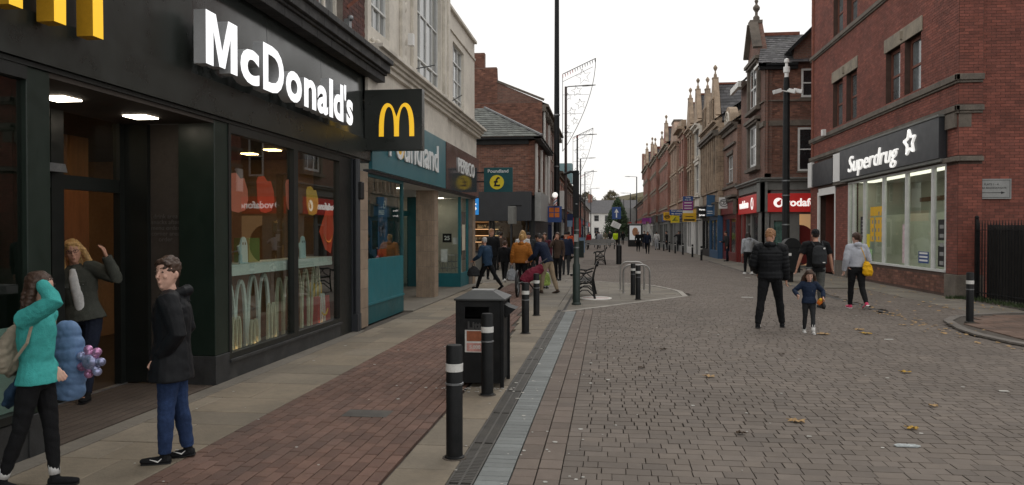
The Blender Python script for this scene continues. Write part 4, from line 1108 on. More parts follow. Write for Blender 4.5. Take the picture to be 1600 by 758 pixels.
# side wall towards the camera: corner pier proud of the main wall
FS = FC(Y0)
M('brick_super', (.215, .070, .050), .85, .25, 1.0, .4, 70, tint=.2, col2=(.17, .058, .044), stain=(.15, .062, .046), stain_amt=.3)
m = MB(); m.box(XR + .002, 9.27, Y0, Y0 + .4, 0, TOP); m.box(9.27, 15, Y0 + .12, Y0 + .5, 0, TOP); part(m, 'side_wall', 'mortar_dark', b)
so_ = [(8.6, 9.4, 5.44, 5.64), (8.6, 9.4, 4.68, 4.86), (8.6, 9.4, 3.42, 3.60), (8.6, 15, 0, .0)]
clipf = lambda p: in_view(p[0], p[1], p[2], .02)
bricks_on(b, FC(Y0), XR + .002, 9.27, .60, TOP, so_, mat='brick_super', nparts=130, clip=clipf)
bricks_on(b, FC(Y0 + .12), 9.28, 12.6, .0, TOP, [], mat='brick_super', nparts=170, clip=clipf, name='brick')
bricks_on(b, F, Y0 + .002, Y1, .60, TOP, bo, mat='brick_super', nparts=0, clip=clipf)
bricks_on(b, F, Y0 + .7, 29.4, .075, .58, [], mat='brick_brown', nparts=0)
for a, c in ((Y0 - .03, 21.15), (29.35, 30.9), (33.4, Y1)): m = MB(F); m.box(a, c, 0, .05, 0, .59); part(m, 'plinth_block', 'stone_dark', b, bevel=.01)
m = MB(); m.box(XR - .03, 9.30, Y0 - .05, Y0, 0, .59); part(m, 'plinth_block', 'stone_dark', b, bevel=.01)
for z0, z1 in strings:
    m = MB(F); m.box(Y0 - .10, Y1, 0, .10, z0, z1); m.box(Y0 - .06, Y1, 0, .06, z0 - .06, z0 - .002); part(m, 'string_course', 'stone_dark', b, bevel=.015)
    m = MB(); m.box(XR - .10, 9.27, Y0 - .10, Y0, z0 + .002, z1 - .002); m.box(XR + .0, 9.25, Y0 - .06, Y0, z0 - .06, z0); part(m, 'string_return', 'stone_dark', b, bevel=.015)
for a, c in ((Y0 - .10, 21.16), (29.34, 30.9)):
    m = MB(F); m.box(a, c, 0, .12, 3.44, 3.56); part(m, 'impost', 'stone_dark', b, bevel=.015)
m = MB(); m.box(XR - .0, 9.27, Y0 - .10, Y0, 3.442, 3.558); part(m, 'impost_return', 'stone_dark', b, bevel=.015)
m = MB(); m.box(XR + .0, 9.0, Y0 - .012, Y0, 4.30, 4.66); m.box(8.62, XR, Y0 + .05, Y0 + .6, 4.3, 4.66)
part(m, 'pad_stone', 'stone_dark', b)
for a, c, z in ((22.75, 25.7, 7.30), (28.35, 31.45, 7.45)):
    m = MB(F); m.box(a, c, -.1, .035, z, z + .42); m.tube([((a + c) / 2, .03, z + .1), ((a + c) / 2, .05, z + .35)], .07, 6); part(m, 'lintel', 'stone', b, bevel=.01)
    m = MB(F); m.box(a, c, -.1, .03, z + 3.5, z + 3.9); part(m, 'lintel', 'stone', b)
for o in wins:
    s_ = sash(b, F, o[0], o[1], o[2], o[3], .16, .09, cols=1, rows=2, frame='window_brown' if 'window_brown' in MT else M('window_brown', (.16, .06, .04), .6, .15, 5, .1), pane='sky_pane' if 'sky_pane' in MT else M('sky_pane', (.12, .135, .14), .05, .35, 1.2, 0, spec=.9), bar=.07)
m = MB(F); m.box(31.9, 32.1, .1, .25, 5.5, 5.75); part(m, 'bell_box', 'white_plain', b, bevel=.01)
m = MB(F); m.tube([(34.2, .02, 4.72), (34.2, .02, TOP)], .06, 8); part(m, 'downpipe', 'terracotta', b)
# fascia
emis('sign_glow', (1, .98, .93), .55)
m = MB(F); m.box(21.16, 29.75, .005, .20, 3.58, 4.66); part(m, 'fascia', 'anthracite', b, bevel=.008)
m = MB(F); m.box(21.12, 29.79, .0, .23, 4.662, 4.72); m.box(21.12, 29.79, 0, .17, 3.50, 3.577); part(m, 'fascia_trim', 'grey_front', b)
m = MB(F); m.box(31.0, 33.9, .005, .12, 3.56, 4.52); part(m, 'fascia', 'anthracite', b)
for a in (29.9, 33.98): m = MB(F); m.box(a, a + .85 if a < 30 else a + .5, .005, .16, 3.56, 4.62); part(m, 'fascia_end', 'white_plain', b, bevel=.01)
m = MB(F); m.box(30.75, 30.9, -.05, .05, 0, 3.2) if 0 else m.box(33.25, 33.42, -.05, .03, 0, 3.3); m.box(30.9, 33.25, -.05, .03, 3.16, 3.44); m.box(30.90, 31.0, -.05, .03, 0, 3.16); part(m, 'door_surround', 'white_plain', b)
text(b, 'Superdrug', ('R', XR - .20), 26.35, 4.02, .80, 'sign_glow', .05, .004, -.004, width=4.7, shear=.25)
st = []
for i in range(10):
    r = .36 if i % 2 == 0 else .17; t = math.pi / 2 + i * math.pi / 5 + .12; st.append((23.0 - r * 1.15 * math.cos(t), 4.20 + r * math.sin(t)))
m = MB(F)
for i in range(10):
    p, q = st[i], st[(i + 1) % 10]
    m.bar((p[0], .235, p[1]), (q[0], .235, q[1]), .06, .06, up=(0, 1, 0)); m.ball((p[0], .235, p[1]), .032, n=6, m=4)
part(m, 'star_emblem', 'sign_glow', b)
# shop windows
win = MB(F); mull = [21.15, 22.0, 23.85, 25.75, 27.6, 28.75, 29.27]
for a in mull: win.box(a, a + .09, -.10, .01, .68, 3.40)
win.box(21.15, 29.36, -.10, .012, 3.40, 3.46); win.box(21.15, 29.36, -.12, .035, .62, .68)
for a in mull[1:5]: win.box(a - .05, a, -.08, -.01, .68, 3.4)
win = part(win, 'shop_window', 'white_frame', b)
for a, c in zip(mull, mull[1:]):
    m = MB(F); m.box(a + .09, c, -.06, -.052, .68, 3.40); part(m, 'pane', 'drug_glass' if 'drug_glass' in MT else glassmat('drug_glass', (.88, .92, .88), .6), win)
m = MB(F)
m.box(21.15, 29.36, -2.6, -2.5, 0, 3.5); m.box(20.9, 21.0, -2.6, -.35, 0, 3.5); m.box(29.5, 29.6, -2.6, -.35, 0, 3.5)
part(m, 'interior_wall', M('shop_back', (.66, .68, .60), .7, .06, 1, 0), b)
m = MB(F); m.box(21.0, 29.5, -2.5, -.3, 3.46, 3.5); part(m, 'ceiling', 'white_plain', b)
m = MB(F); m.box(21.0, 29.5, -2.5, -.36, .56, .60); part(m, 'display_floor', 'grey_light', b)
m = MB(F); m.box(21.2, 29.2, -.85, -.15, 3.44, 3.452); part(m, 'light_panel', emis('shop_strip', (1, .93, .80), 1.7), b)
m = MB(F)
m.box(21.2, 29.3, -2.48, -2.44, 2.75, 2.9)
part(m, 'light_pelmet', 'wood_shelf', b)
m = MB(F); m.box(21.2, 29.3, -.9, -.86, .6, 2.25); part(m, 'back_screen', M('frost_panel', (.64, .64, .55), .5, .05, 2, 0), b)
# posters in the window
def wpost(a, c, e, f, mt, txt=None, d=-.045):
    m = MB(F); m.box(a, c, d, d + .003, e, f); o = part(m, 'poster', mt, win)
    return o
wpost(25.85, 26.6, 1.35, 2.15, 'yellow_plain'); wpost(26.75, 27.1, 1.35, 2.15, 'yellow_plain') ; wpost(25.9, 27.1, 2.2, 2.5, 'yellow_plain')
wpost(22.35, 23.05, .80, 1.12, 'blue_plain'); wpost(24.0, 24.25, .75, 1.9, M('pale_pink', (.55, .42, .45), .6, .3, 12, 0))
wpost(21.3, 21.75, .75, 1.3, 'black_plain'); wpost(21.3, 21.75, 1.45, 2.0, 'black_plain')
wpost(27.75, 28.1, 1.5, 2.2, 'black_plain'); wpost(27.75, 28.1, .75, 1.4, M('pale_green', (.3, .5, .25), .6, .3, 12, 0)); wpost(26.9, 27.4, .72, 1.1, 'pale_green'); wpost(27.15, 27.45, 1.15, 1.6, 'yellow_bright')
for z in (.85, .95, 1.05): m = MB(F); m.box(22.42, 22.98, -.042, -.039, z, z + .05); part(m, 'printed_line', 'white_plain', win)
m = MB(F)
for k in range(14):
    a = 25.92 + (k % 4) * .3; e = 1.4 + (k // 4) * .27; m.box(a, a + .10, -.042, -.0395, e, e + .12)
for k in range(5): m.box(21.4, 21.65, -.042, -.0395, .8 + k * .24, .9 + k * .24); m.box(27.82, 27.98, -.042, -.0395, 1.55 + k * .12, 1.60 + k * .12)
part(m, 'poster_pictures', 'grey_light', b, kind='stuff')
# entrance
m = MB(F); m.box(30.9, 31.1, -3, -.3, 0, 3.2); m.box(33.3, 33.4, -3, -.3, 0, 3.2); m.box(31.1, 33.3, -3.1, -3.0, 0, 3.2); m.box(31.1, 33.3, -3, -.3, 3.2, 3.25); part(m, 'entrance_lobby', M('lobby_red', (.14, .04, .03), .8, .2, 3, .1), b)
m = MB(F); m.box(31.25, 31.9, -2.98, -2.94, .3, 2.6); part(m, 'lit_shelf_wall', emis('shelf_glow', (1, .62, .34), .8), b)
m = MB(F); m.box(29.0, 30.5, -.35, -.3, 0, 1) if 0 else m.box(Y0, Y1, -9, -.36, TOP - .1, TOP); part(m, 'roof', 'slate', b)
m = MB(); m.box(9.06, 18, Y1 - .3, Y1, 0, TOP - .12); part(m, 'rear_wall', 'brickwall_red', b)
# flats sign on the side wall
sg = thing('flats_sign', 'small grey sign with an arrow fixed to the red brick side wall', 'sign', (9.35, Y0 + .1, 2.5))
m = MB(); m.box(9.04, 9.98, Y0 + .095 - .03, Y0 + .095, 2.50, 3.0); o = part(m, 'board', 'grey_light', sg)
sg.location = (0, 0, 0) if 0 else sg.location
m = MB(FC(Y0 + .065))
for a in (9.07,): m.box(9.07, 9.95, 0, .002, 2.53, 2.54); m.box(9.07, 9.95, 0, .002, 2.96, 2.97); m.box(9.07, 9.08, 0, .002, 2.54, 2.96); m.box(9.94, 9.95, 0, .002, 2.54, 2.96)
part(m, 'border', 'black_plain', sg)
text(sg, 'FLATS 1 - 4', ('C', Y0 + .065), 9.51, 2.86, .07, 'black_plain', .001, .001, .001); text(sg, '20 - 20A BRADSHAWGATE', ('C', Y0 + .065), 9.51, 2.77, .06, 'black_plain', .001, .001, .001)
m = MB(FC(Y0 + .065)); m.box(9.2, 9.75, 0, .003, 2.645, 2.66); m.prism([(9.74, 2.62), (9.84, 2.652), (9.74, 2.685)], .0, .003, 'y'); part(m, 'arrow', 'black_plain', sg)
# iron railings
rl = thing('railing_fence', 'tall black iron railings beside the red brick side wall', 'fence', (8.95, 19.6, 0))
P0, P1 = Vector((9.07, 20.32, 0)), Vector((9.55, 13.4, 0)); L = (P1 - P0).length; n = int(L / .12)
for i in range(n + 1):
    p = P0 + (P1 - P0) * (i / n); m = MB()
    m.tube([p + Vector((0, 0, .0)), p + Vector((0, 0, 1.85)), p + Vector((0, 0, 1.96))], [.014, .014, .003], 6)
    part(m, 'rail_bar', 'black_paint', rl)
for z in (.18, 1.72):
    m = MB(); m.bar(P0 + Vector((0, 0, z)), P1 + Vector((0, 0, z)), .045, .02); part(m, 'rail', 'black_paint', rl)
for i in (0, .5, 1.0):
    p = P0 + (P1 - P0) * i; m = MB(); m.bar(p, p + Vector((0, 0, 2.0)), .07, .07); m.ball(p + Vector((0, 0, 2.03)), .05); part(m, 'post', 'black_paint', rl)
# added boards standing in for the dark space behind the railings
bd = thing('dark_space_boards', 'dark added boards filling the dark space behind the black railings', 'fence', (9.3, 18.8, 0))
k = 0; p = Vector((9.36, 20.3, 0)); d_ = (P1 - P0).normalized()
M('dark_wood', (.018, .015, .013), .8, .3, 4, .3, 40, tint=.25)
for k in range(48):
    a = p + d_ * (k * .14); m = MB(); m.tint = random.random(); m.bar(a + d_ * .066 + Vector((0, 0, .05)), a + d_ * .066 + Vector((0, 0, 1.84 + random.uniform(-.01, .01))), .13, .03, up=(d_.x, d_.y, 0)) ; part(m, 'board', 'dark_wood', bd)
# weeds along the foot of wall and railings
M('weed', (.05, .075, .03), .8, .3, 12, 0)
m = MB()
for i in range(1500):
    t = random.random(); p = P0 + (P1 - P0) * t + Vector((random.gauss(-.08, .10), random.gauss(-.08, .1), 0))
    if i % 5 == 0: p = Vector((random.uniform(8.4, 9.3), 20.35 + random.random() * .1, 0))
    h = random.uniform(.03, .12); k = random.random() * 6.28; w_ = .012
    q = p + Vector((math.cos(k) * h * .6, math.sin(k) * h * .6, h))
    m.add([p + Vector((w_, 0, 0)), p - Vector((w_, 0, 0)), q], [(0, 1, 2)])
tag(m.build('weeds', 'weed'), 'low green weeds growing along the foot of the railings', 'weeds', kind='stuff')

# ---------------------------------------------------------------- phone shop on the corner (brown brick, grey shopfront)
XV = 7.26; YV = 37.2; FV = FR(XV); FVc = FC(YV)
b = thing('phone_shop', 'brown brick corner building with grey shopfront and red phone shop fascia', 'building', (XV, YV, 0))
fw_ = [(38.5, 40.7, 4.95, 7.1), (38.7, 40.5, 7.85, 10.0)]
sw_ = [(8.76, 9.58, 4.50, 6.52), (8.90, 9.72, 7.93, 9.25), (11.2, 12.1, 4.6, 6.75)]
m = MB(FV); m.wall(YV, 43.6, 4.0, 9.6, [fw_[0], (38.7, 40.5, 7.85, 9.59)], .3); part(m, 'wall', 'brickwall_dark', b)
m = MB(FVc); m.wall(XV + .001, 16, 4.0, 9.55, [sw_[0], sw_[1], sw_[2]], .3); part(m, 'wall', 'brickwall_dark', b)
bricks_on(b, FVc, XV + .35, 12, 4.35, 9.5, [sw_[0], sw_[1], (XV, 12, 6.55, 6.95), (XV, 12, 7.7, 7.9)], mat='brick_brown', nparts=0, clip=lambda p: in_view(p[0], p[1], p[2], .0) and p[0] < 9.9, d=.0)
for o in sw_[:2]: sash(b, FVc, o[0], o[1], o[2], min(o[3], 9.5), -.03, .09, 1, 2, 'white_frame', 'dark_pane', 'stone_dark', bar=.06)
for z in (6.62, 7.76): m = MB(FVc); m.box(XV, 16, 0, .08, z, z + (.24 if z < 7 else .06)); part(m, 'string_course', 'stone_dark', b); m = MB(FV); m.box(YV, 38.3, 0, .08, z, z + (.24 if z < 7 else .06)); part(m, 'string_course', 'stone_dark', b)
m = MB(FVc); m.box(XV, XV + .34, 0, .04, 4.4, 9.5); m.tube([(XV + .1, .1, 4.4), (XV + .1, .1, 9.4)], .05, 8); part(m, 'corner_quoin', 'brickwall_dark', b)
# canted first floor windows with stone surround on the street front
for z0, z1 in ((4.95, 7.1), (7.85, 10.0)):
    m = MB(FV); m.box(38.2, 38.45, 0, .16, z0 - .1, z1); m.box(40.75, 41.0, 0, .16, z0 - .1, z1); m.box(38.1, 41.1, 0, .25, z0 - .28, z0 - .1); m.box(38.1, 41.1, 0, .30, z1, z1 + .16); m.box(38.2, 41.0, 0, .22, z1 - .12, z1 - .002)
    part(m, 'window_surround', 'stone_dark', b, bevel=.01)
    sash(b, FV, 38.45, 40.75, z0, z1 - .12, -.02, .12, 3, 2, 'white_frame', 'dark_pane', None, bar=.10)
m = MB(FV); m.prism([(38.1, 10.17), (41.1, 10.17), (40.9, 10.6), (39.85, 12.0), (39.35, 12.0), (38.3, 10.6)], -.3, .10, 'y'); part(m, 'gable', 'brickwall_dark', b)
m = MB(FV)
m.bar((38.25, .14, 10.55), (39.35, .14, 12.02), .14, .42, up=(0, 1, 0)); m.bar((40.95, .14, 10.55), (39.85, .14, 12.02), .14, .42, up=(0, 1, 0)); m.box(39.3, 39.9, -.3, .3, 12.0, 12.15)
part(m, 'gable_coping', 'stone_dark', b)
m = MB(FV); m.lathe((39.6, -.1, 12.15), [(.16, 0), (.16, .2), (.07, .3), (.07, .45), (.17, .6), (.17, .7), (.05, .85), (.10, 1.0), (.02, 1.15)], 8) if 0 else m.tube([(39.6, -.05, 12.15 + z) for z in (0, .2, .3, .45, .6, .7, .85, 1.0, 1.15)], [.16, .16, .07, .07, .17, .17, .05, .10, .02], 8); part(m, 'finial', 'stone_dark', b)
def slates(parent, quad, rows, cols, mat='slate', name='roof'):
    """overlapping slate courses on a sloped quad (eave-left, eave-right, ridge-right, ridge-left)"""
    A, B, C, D = [Vector(p) for p in quad]; nrm = (B - A).cross(D - A).normalized()
    if nrm.z < 0: nrm = -nrm
    m = MB()
    for i in range(rows):
        t0, t1 = i / rows, (i + 1.15) / rows
        for j in range(cols):
            o = .5 * (i % 2); s0, s1 = max(0, (j + o - .5) / cols), min(1, (j + 1 + o - .5) / cols - .04 / cols)
            if s1 <= s0: continue
            P = lambda s, t: (A + (B - A) * s) * (1 - t) + (D + (C - D) * s) * t
            m.tint = random.random(); k = nrm * (.03 + random.uniform(-.004, .006)); e = nrm * .008
            m.add([P(s0, t0) + k, P(s1, t0) + k, P(s1, min(1, t1)) + e, P(s0, min(1, t1)) + e, P(s0, t0), P(s1, t0)], [(0, 1, 2, 3), (4, 5, 1, 0)], (B - A).cross(D - A).z < 0)
    o = m.build(name, mat, parent); o['kind'] = 'stuff'
    m = MB(); m.add([A, B, C, D], [(0, 1, 2, 3)], (B - A).cross(D - A).z < 0); m.build('roof_slope', 'slate', parent)
    return o
EV = 9.50
m = MB(FVc); m.box(XV - .35, 8.7, 0, .35, 9.38, EV); m.box(XV - .30, 8.7, .0, .25, 9.22, 9.378); part(m, 'eaves_gutter', 'black_paint', b)
m = MB(FV); m.box(YV - .35, 38.0, 0, .36, 9.38, EV - .003); m.box(41.1, 43.7, 0, .5, 9.5, EV - .003); m.box(41.1, 43.7, .42, .58, 9.2, 9.5); part(m, 'bargeboard', 'white_paint', b)
slates(b, [(XV - .36, YV - .36, EV), (12.4, YV - .36, EV), (12.4, 39.7, 11.45), (XV + .35, 39.7, 11.45)], 14, 26)
slates(b, [(XV - .36, 43.6, EV), (XV - .36, 41.1, EV), (XV + 1.9, 41.1, 11.4), (XV + 1.9, 43.6, 11.4)], 12, 10)
m = MB(); m.bar((XV + .3, 39.7, 11.5), (9.4, 39.7, 11.5), .2, .16); part(m, 'roof_ridge', 'terracotta', b)
m = MB(FVc); m.prism([(8.55, 9.56), (12.5, 9.56), (12.5, 12.3), (10.6, 12.3), (8.55, 10.2)], -.3, .12, 'y'); part(m, 'side_gable', 'brickwall_dark', b)
m = MB(FVc); m.bar((8.25, .2, 9.98), (10.7, .2, 12.45), .14, .5, up=(0, 1, 0)); part(m, 'verge', 'black_paint', b)
slates(b, [(8.22, YV - .4, 10.0), (8.22, YV + 3, 10.0), (10.7, YV + 3, 12.5), (10.7, YV - .4, 12.5)], 12, 10)
# chimneys along the ridge and grey shopfront
m = MB(FVc); m.wall(XV + .0, 14, 0, 4.0, [(7.70, 8.35, .25, 2.2), (8.85, 13.0, 0.1, 2.5)], .3, .02); m.box(XV - .06, 14, .02, .12, 3.62, 4.02); m.box(XV - .12, 14, .02, .26, 4.02, 4.12); m.box(XV - .18, 14, .02, .34, 4.12, 4.2); part(m, 'shopfront', 'grey_front', b, bevel=.01)
m = MB(FV); m.wall(YV - .02, 43.6, 0, 4.0, [(38.6, 40.1, .4, 2.55), (40.6, 41.6, 0, 2.55)], .3, .02); m.box(YV - .06, 43.6, .02, .12, 3.62, 4.018); m.box(YV - .1, 43.6, .02, .26, 4.018, 4.118); m.box(YV - .15, 43.6, .02, .34, 4.118, 4.198); part(m, 'shopfront', 'grey_front', b, bevel=.01)
m = MB(); m.box(XV - .12, XV + .22, YV - .10, YV + .02, 0, 2.60); m.box(XV - .12, XV + .02, YV - .1, YV + .7, 0, 2.62); m.box(XV - .2, XV + .12, YV - .2, YV, 2.60, 4.0); m.box(XV - .2, XV, YV - .2, YV + .8, 2.60, 4.0); part(m, 'corner_pilaster', 'grey_front', b, bevel=.01)
m = MB(FVc); m.box(XV + .12, 14, .12, .20, 2.60, 3.46); part(m, 'fascia', 'red_lit', b)
m = MB(FV); m.box(YV + .85, 43.2, .12, .20, 2.60, 3.5); part(m, 'fascia', 'red_lit', b)
text(b, 'vodafone', ('C', YV - .20), 9.10, 3.02, .50, 'white_lit', .03, .004, .012, width=1.9)
def swirl(m, c, r, d):
    m.tube([(c[0], d, c[1]), (c[0], d + .02, c[1])], r, 20, ax=(1, 0, 0))
m = MB(FVc); swirl(m, (7.86, 3.03), .22, .205); part(m, 'emblem_disc', 'white_lit', b); m = MB(FVc); swirl(m, (7.88, 3.0), .10, .222); m.prism([(7.80, 3.04), (7.96, 3.04), (8.0, 3.18), (7.94, 3.17)], .224, .24, 'y'); part(m, 'emblem_mark', 'red_lit', b)
m = MB(FV); m.tube([(39.1, .205, 3.06), (39.1, .225, 3.06)], .30, 20, ax=(1, 0, 0)); part(m, 'emblem_disc', 'white_lit', b); m = MB(FV); m.tube([(39.0, .222, 3.02), (39.0, .238, 3.02)], .13, 14, ax=(1, 0, 0)); m.prism([(38.9, 3.1), (39.1, 3.1), (38.85, 3.3)], .224, .24, 'y'); part(m, 'emblem_mark', 'red_lit', b)
text(b, 'vodafone', ('R', XV - .20), 41.4, 3.06, .55, 'white_lit', .03, .004, .012, width=2.6)
sw = MB(FVc); sw.box(7.70, 8.35, -.1, -.05, .25, .31); sw = part(sw, 'shop_window', 'grey_front', b)
m = MB(FVc); m.box(7.70, 8.35, -.07, -.06, .31, 2.2); part(m, 'pane', 'shop_glass', sw)
m = MB(FVc); m.box(7.72, 8.33, -.14, -.12, 1.0, 2.15); part(m, 'poster', M('phone_poster', (.20, .34, .34), .5, .5, 3, 0), sw)
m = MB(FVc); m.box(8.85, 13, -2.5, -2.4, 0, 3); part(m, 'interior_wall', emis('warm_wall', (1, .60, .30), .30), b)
m = MB(FVc); m.tube([(8.95, -.3, 1.05), (8.95, -.26, 1.05)], .75, 28, r2=.95, ax=(1, 0, 0)); part(m, 'red_roundel', 'red_sign', b)
m = MB(FVc); m.box(9.0, 9.1, -2.3, -2.25, 2.2, 2.35); part(m, 'warm_lamp', 'lamp_warm', b)
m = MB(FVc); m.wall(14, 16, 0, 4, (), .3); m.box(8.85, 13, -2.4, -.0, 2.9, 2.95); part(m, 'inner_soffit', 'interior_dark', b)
sw = MB(FV); sw.box(38.6, 40.1, -.1, -.04, .4, .46); sw.box(38.6, 40.1, -.1, -.04, 2.45, 2.55); sw.box(40.6, 41.6, -.1, -.04, 2.0, 2.1); sw = part(sw, 'shop_window', 'grey_front', b)
m = MB(FV); m.box(38.6, 40.1, -.07, -.06, .46, 2.45); part(m, 'pane', 'dark_pane', sw); m = MB(FV); m.box(40.6, 41.6, -.07, -.06, 0, 2.0); part(m, 'pane', 'dark_pane', sw)
m = MB(FV); m.box(41.9, 42.6, .02, .1, 0, 2.6); m.box(43.3, 43.6, .02, .12, 0, 3.6); part(m, 'red_pilaster', 'red_sign', b)
m = MB(); m.box(XV + .31, 15, YV + .31, 43.59, 3.9, 4.0); part(m, 'floor_slab', 'interior_dark', b)
m = MB(); m.box(15.5, 16, YV + .31, 44, 0, 9); part(m, 'rear_wall', 'brickwall_dark', b)
# side street behind: a plain brick wall closing the view between the two corner buildings
# ================================================================= the rows of shops further down the street
def shopfront(b, fr, a, c, z1, front, fascia_mat, fz=(2.7, 3.4), bays=2, glass='dark_pane', shutter=False, lit=False, door=True):
    m = MB(fr); m.wall(a, c, 0, fz[0], [(a + .3, c - .3, .45 if not shutter else .0, fz[0] - .2)], .3, .02); part(m, 'shopfront', front, b)
    m = MB(fr); m.box(a + .1, c - .1, .02, .16, fz[0], fz[1]); part(m, 'fascia', fascia_mat, b)
    m = MB(fr); m.box(a, c, .02, .24, fz[1] + .002, fz[1] + .1); m.box(a, a + .1, .02, .2, fz[0] - .05, fz[1]); m.box(c - .1, c, .02, .2, fz[0] - .05, fz[1]); part(m, 'shop_cornice', 'stone_dark', b)
    a2, c2 = a + .3, c - .3
    if shutter:
        z = 0
        sh = MB(fr); sh.box(a2, c2, -.12, -.11, 0, fz[0] - .2); sh = part(sh, 'roller_shutter', 'grey_light', b)
        while z < fz[0] - .25:
            m = MB(fr); m.prism([(0, 0)], 0, 0) if 0 else m.box(a2, c2, -.11, -.095, z, z + .085); part(m, 'slat', 'grey_light', sh); z += .1
    else:
        win = MB(fr)
        for i in range(bays + 1): x = a2 + (c2 - a2) * i / bays; win.box(x - .04, x + .04, -.12, .0, .45, fz[0] - .2)
        win.box(a2, c2, -.12, -.002, .45, .5); win.box(a2, c2, -.12, -.002, fz[0] - .28, fz[0] - .2); win = part(win, 'shop_window', front, b)
        for i in range(bays):
            x0 = a2 + (c2 - a2) * i / bays + .04; x1 = a2 + (c2 - a2) * (i + 1) / bays - .04
            m = MB(fr); m.box(x0, x1, -.07, -.062, .5, fz[0] - .28); part(m, 'pane', glass, win)
        if lit: m = MB(fr); m.box(a2, c2, -.6, -.55, .5, fz[0] - .3); part(m, 'lit_display', 'window_glow', b)
emis('window_glow', (1, .88, .55), .75)
name_side = {}
def stone_gable(b, fr, yc, half, z0, peak, mat='stone_brown', dep=.25):
    m = MB(fr); pts = [(yc - half, z0), (yc + half, z0), (yc + half, z0 + .35), (yc + half * .78, z0 + .55), (yc + .15, peak - .12), (yc + .15, peak), (yc - .15, peak), (yc - .15, peak - .12), (yc - half * .78, z0 + .55), (yc - half, z0 + .35)]
    m.prism(pts, -dep, .12, 'y'); part(m, 'gable', mat, b)
    m = MB(fr)
    for s_ in (-1, 1): m.bar((yc + s_ * half * .82, -.06, z0 + .55), (yc + s_ * .2, -.06, peak - .05), .30, .12)
    m.box(yc - .2, yc + .2, -.24, .14, peak, peak + .08); part(m, 'coping', 'stone_brown', b)
    x0 = fr[0](yc, 0, 0)[0]; sg = 1 if fr[0](0, -1, 0)[0] > fr[0](0, 0, 0)[0] else -1; xb = x0 + sg * 5.5
    slates(b, [(x0 + sg * .25, yc - half * 1.1, z0 + .1), (xb, yc - half * 1.1, z0 + .1), (xb, yc, peak - .35), (x0 + sg * .25, yc, peak - .35)], 12, 18)
    m = MB(); m.add([(x0 + sg * .25, yc + half * 1.1, z0 + .1), (xb, yc + half * 1.1, z0 + .1), (xb, yc, peak - .35), (x0 + sg * .25, yc, peak - .35)], [(0, 1, 2, 3)]); part(m, 'roof_slope', 'slate', b)
    m = MB(); m.bar((x0 + sg * .2, yc, peak - .3), (xb, yc, peak - .3), .2, .12); part(m, 'ridge_tiles', 'terracotta', b)
    m = MB(fr); m.tube([(yc, -.06, peak + .1 + z) for z in (0, .18, .26, .40, .52, .62, .70, .80)], [.11, .10, .05, .04, .11, .14, .10, .02], 8); part(m, 'finial', 'stone_brown', b)
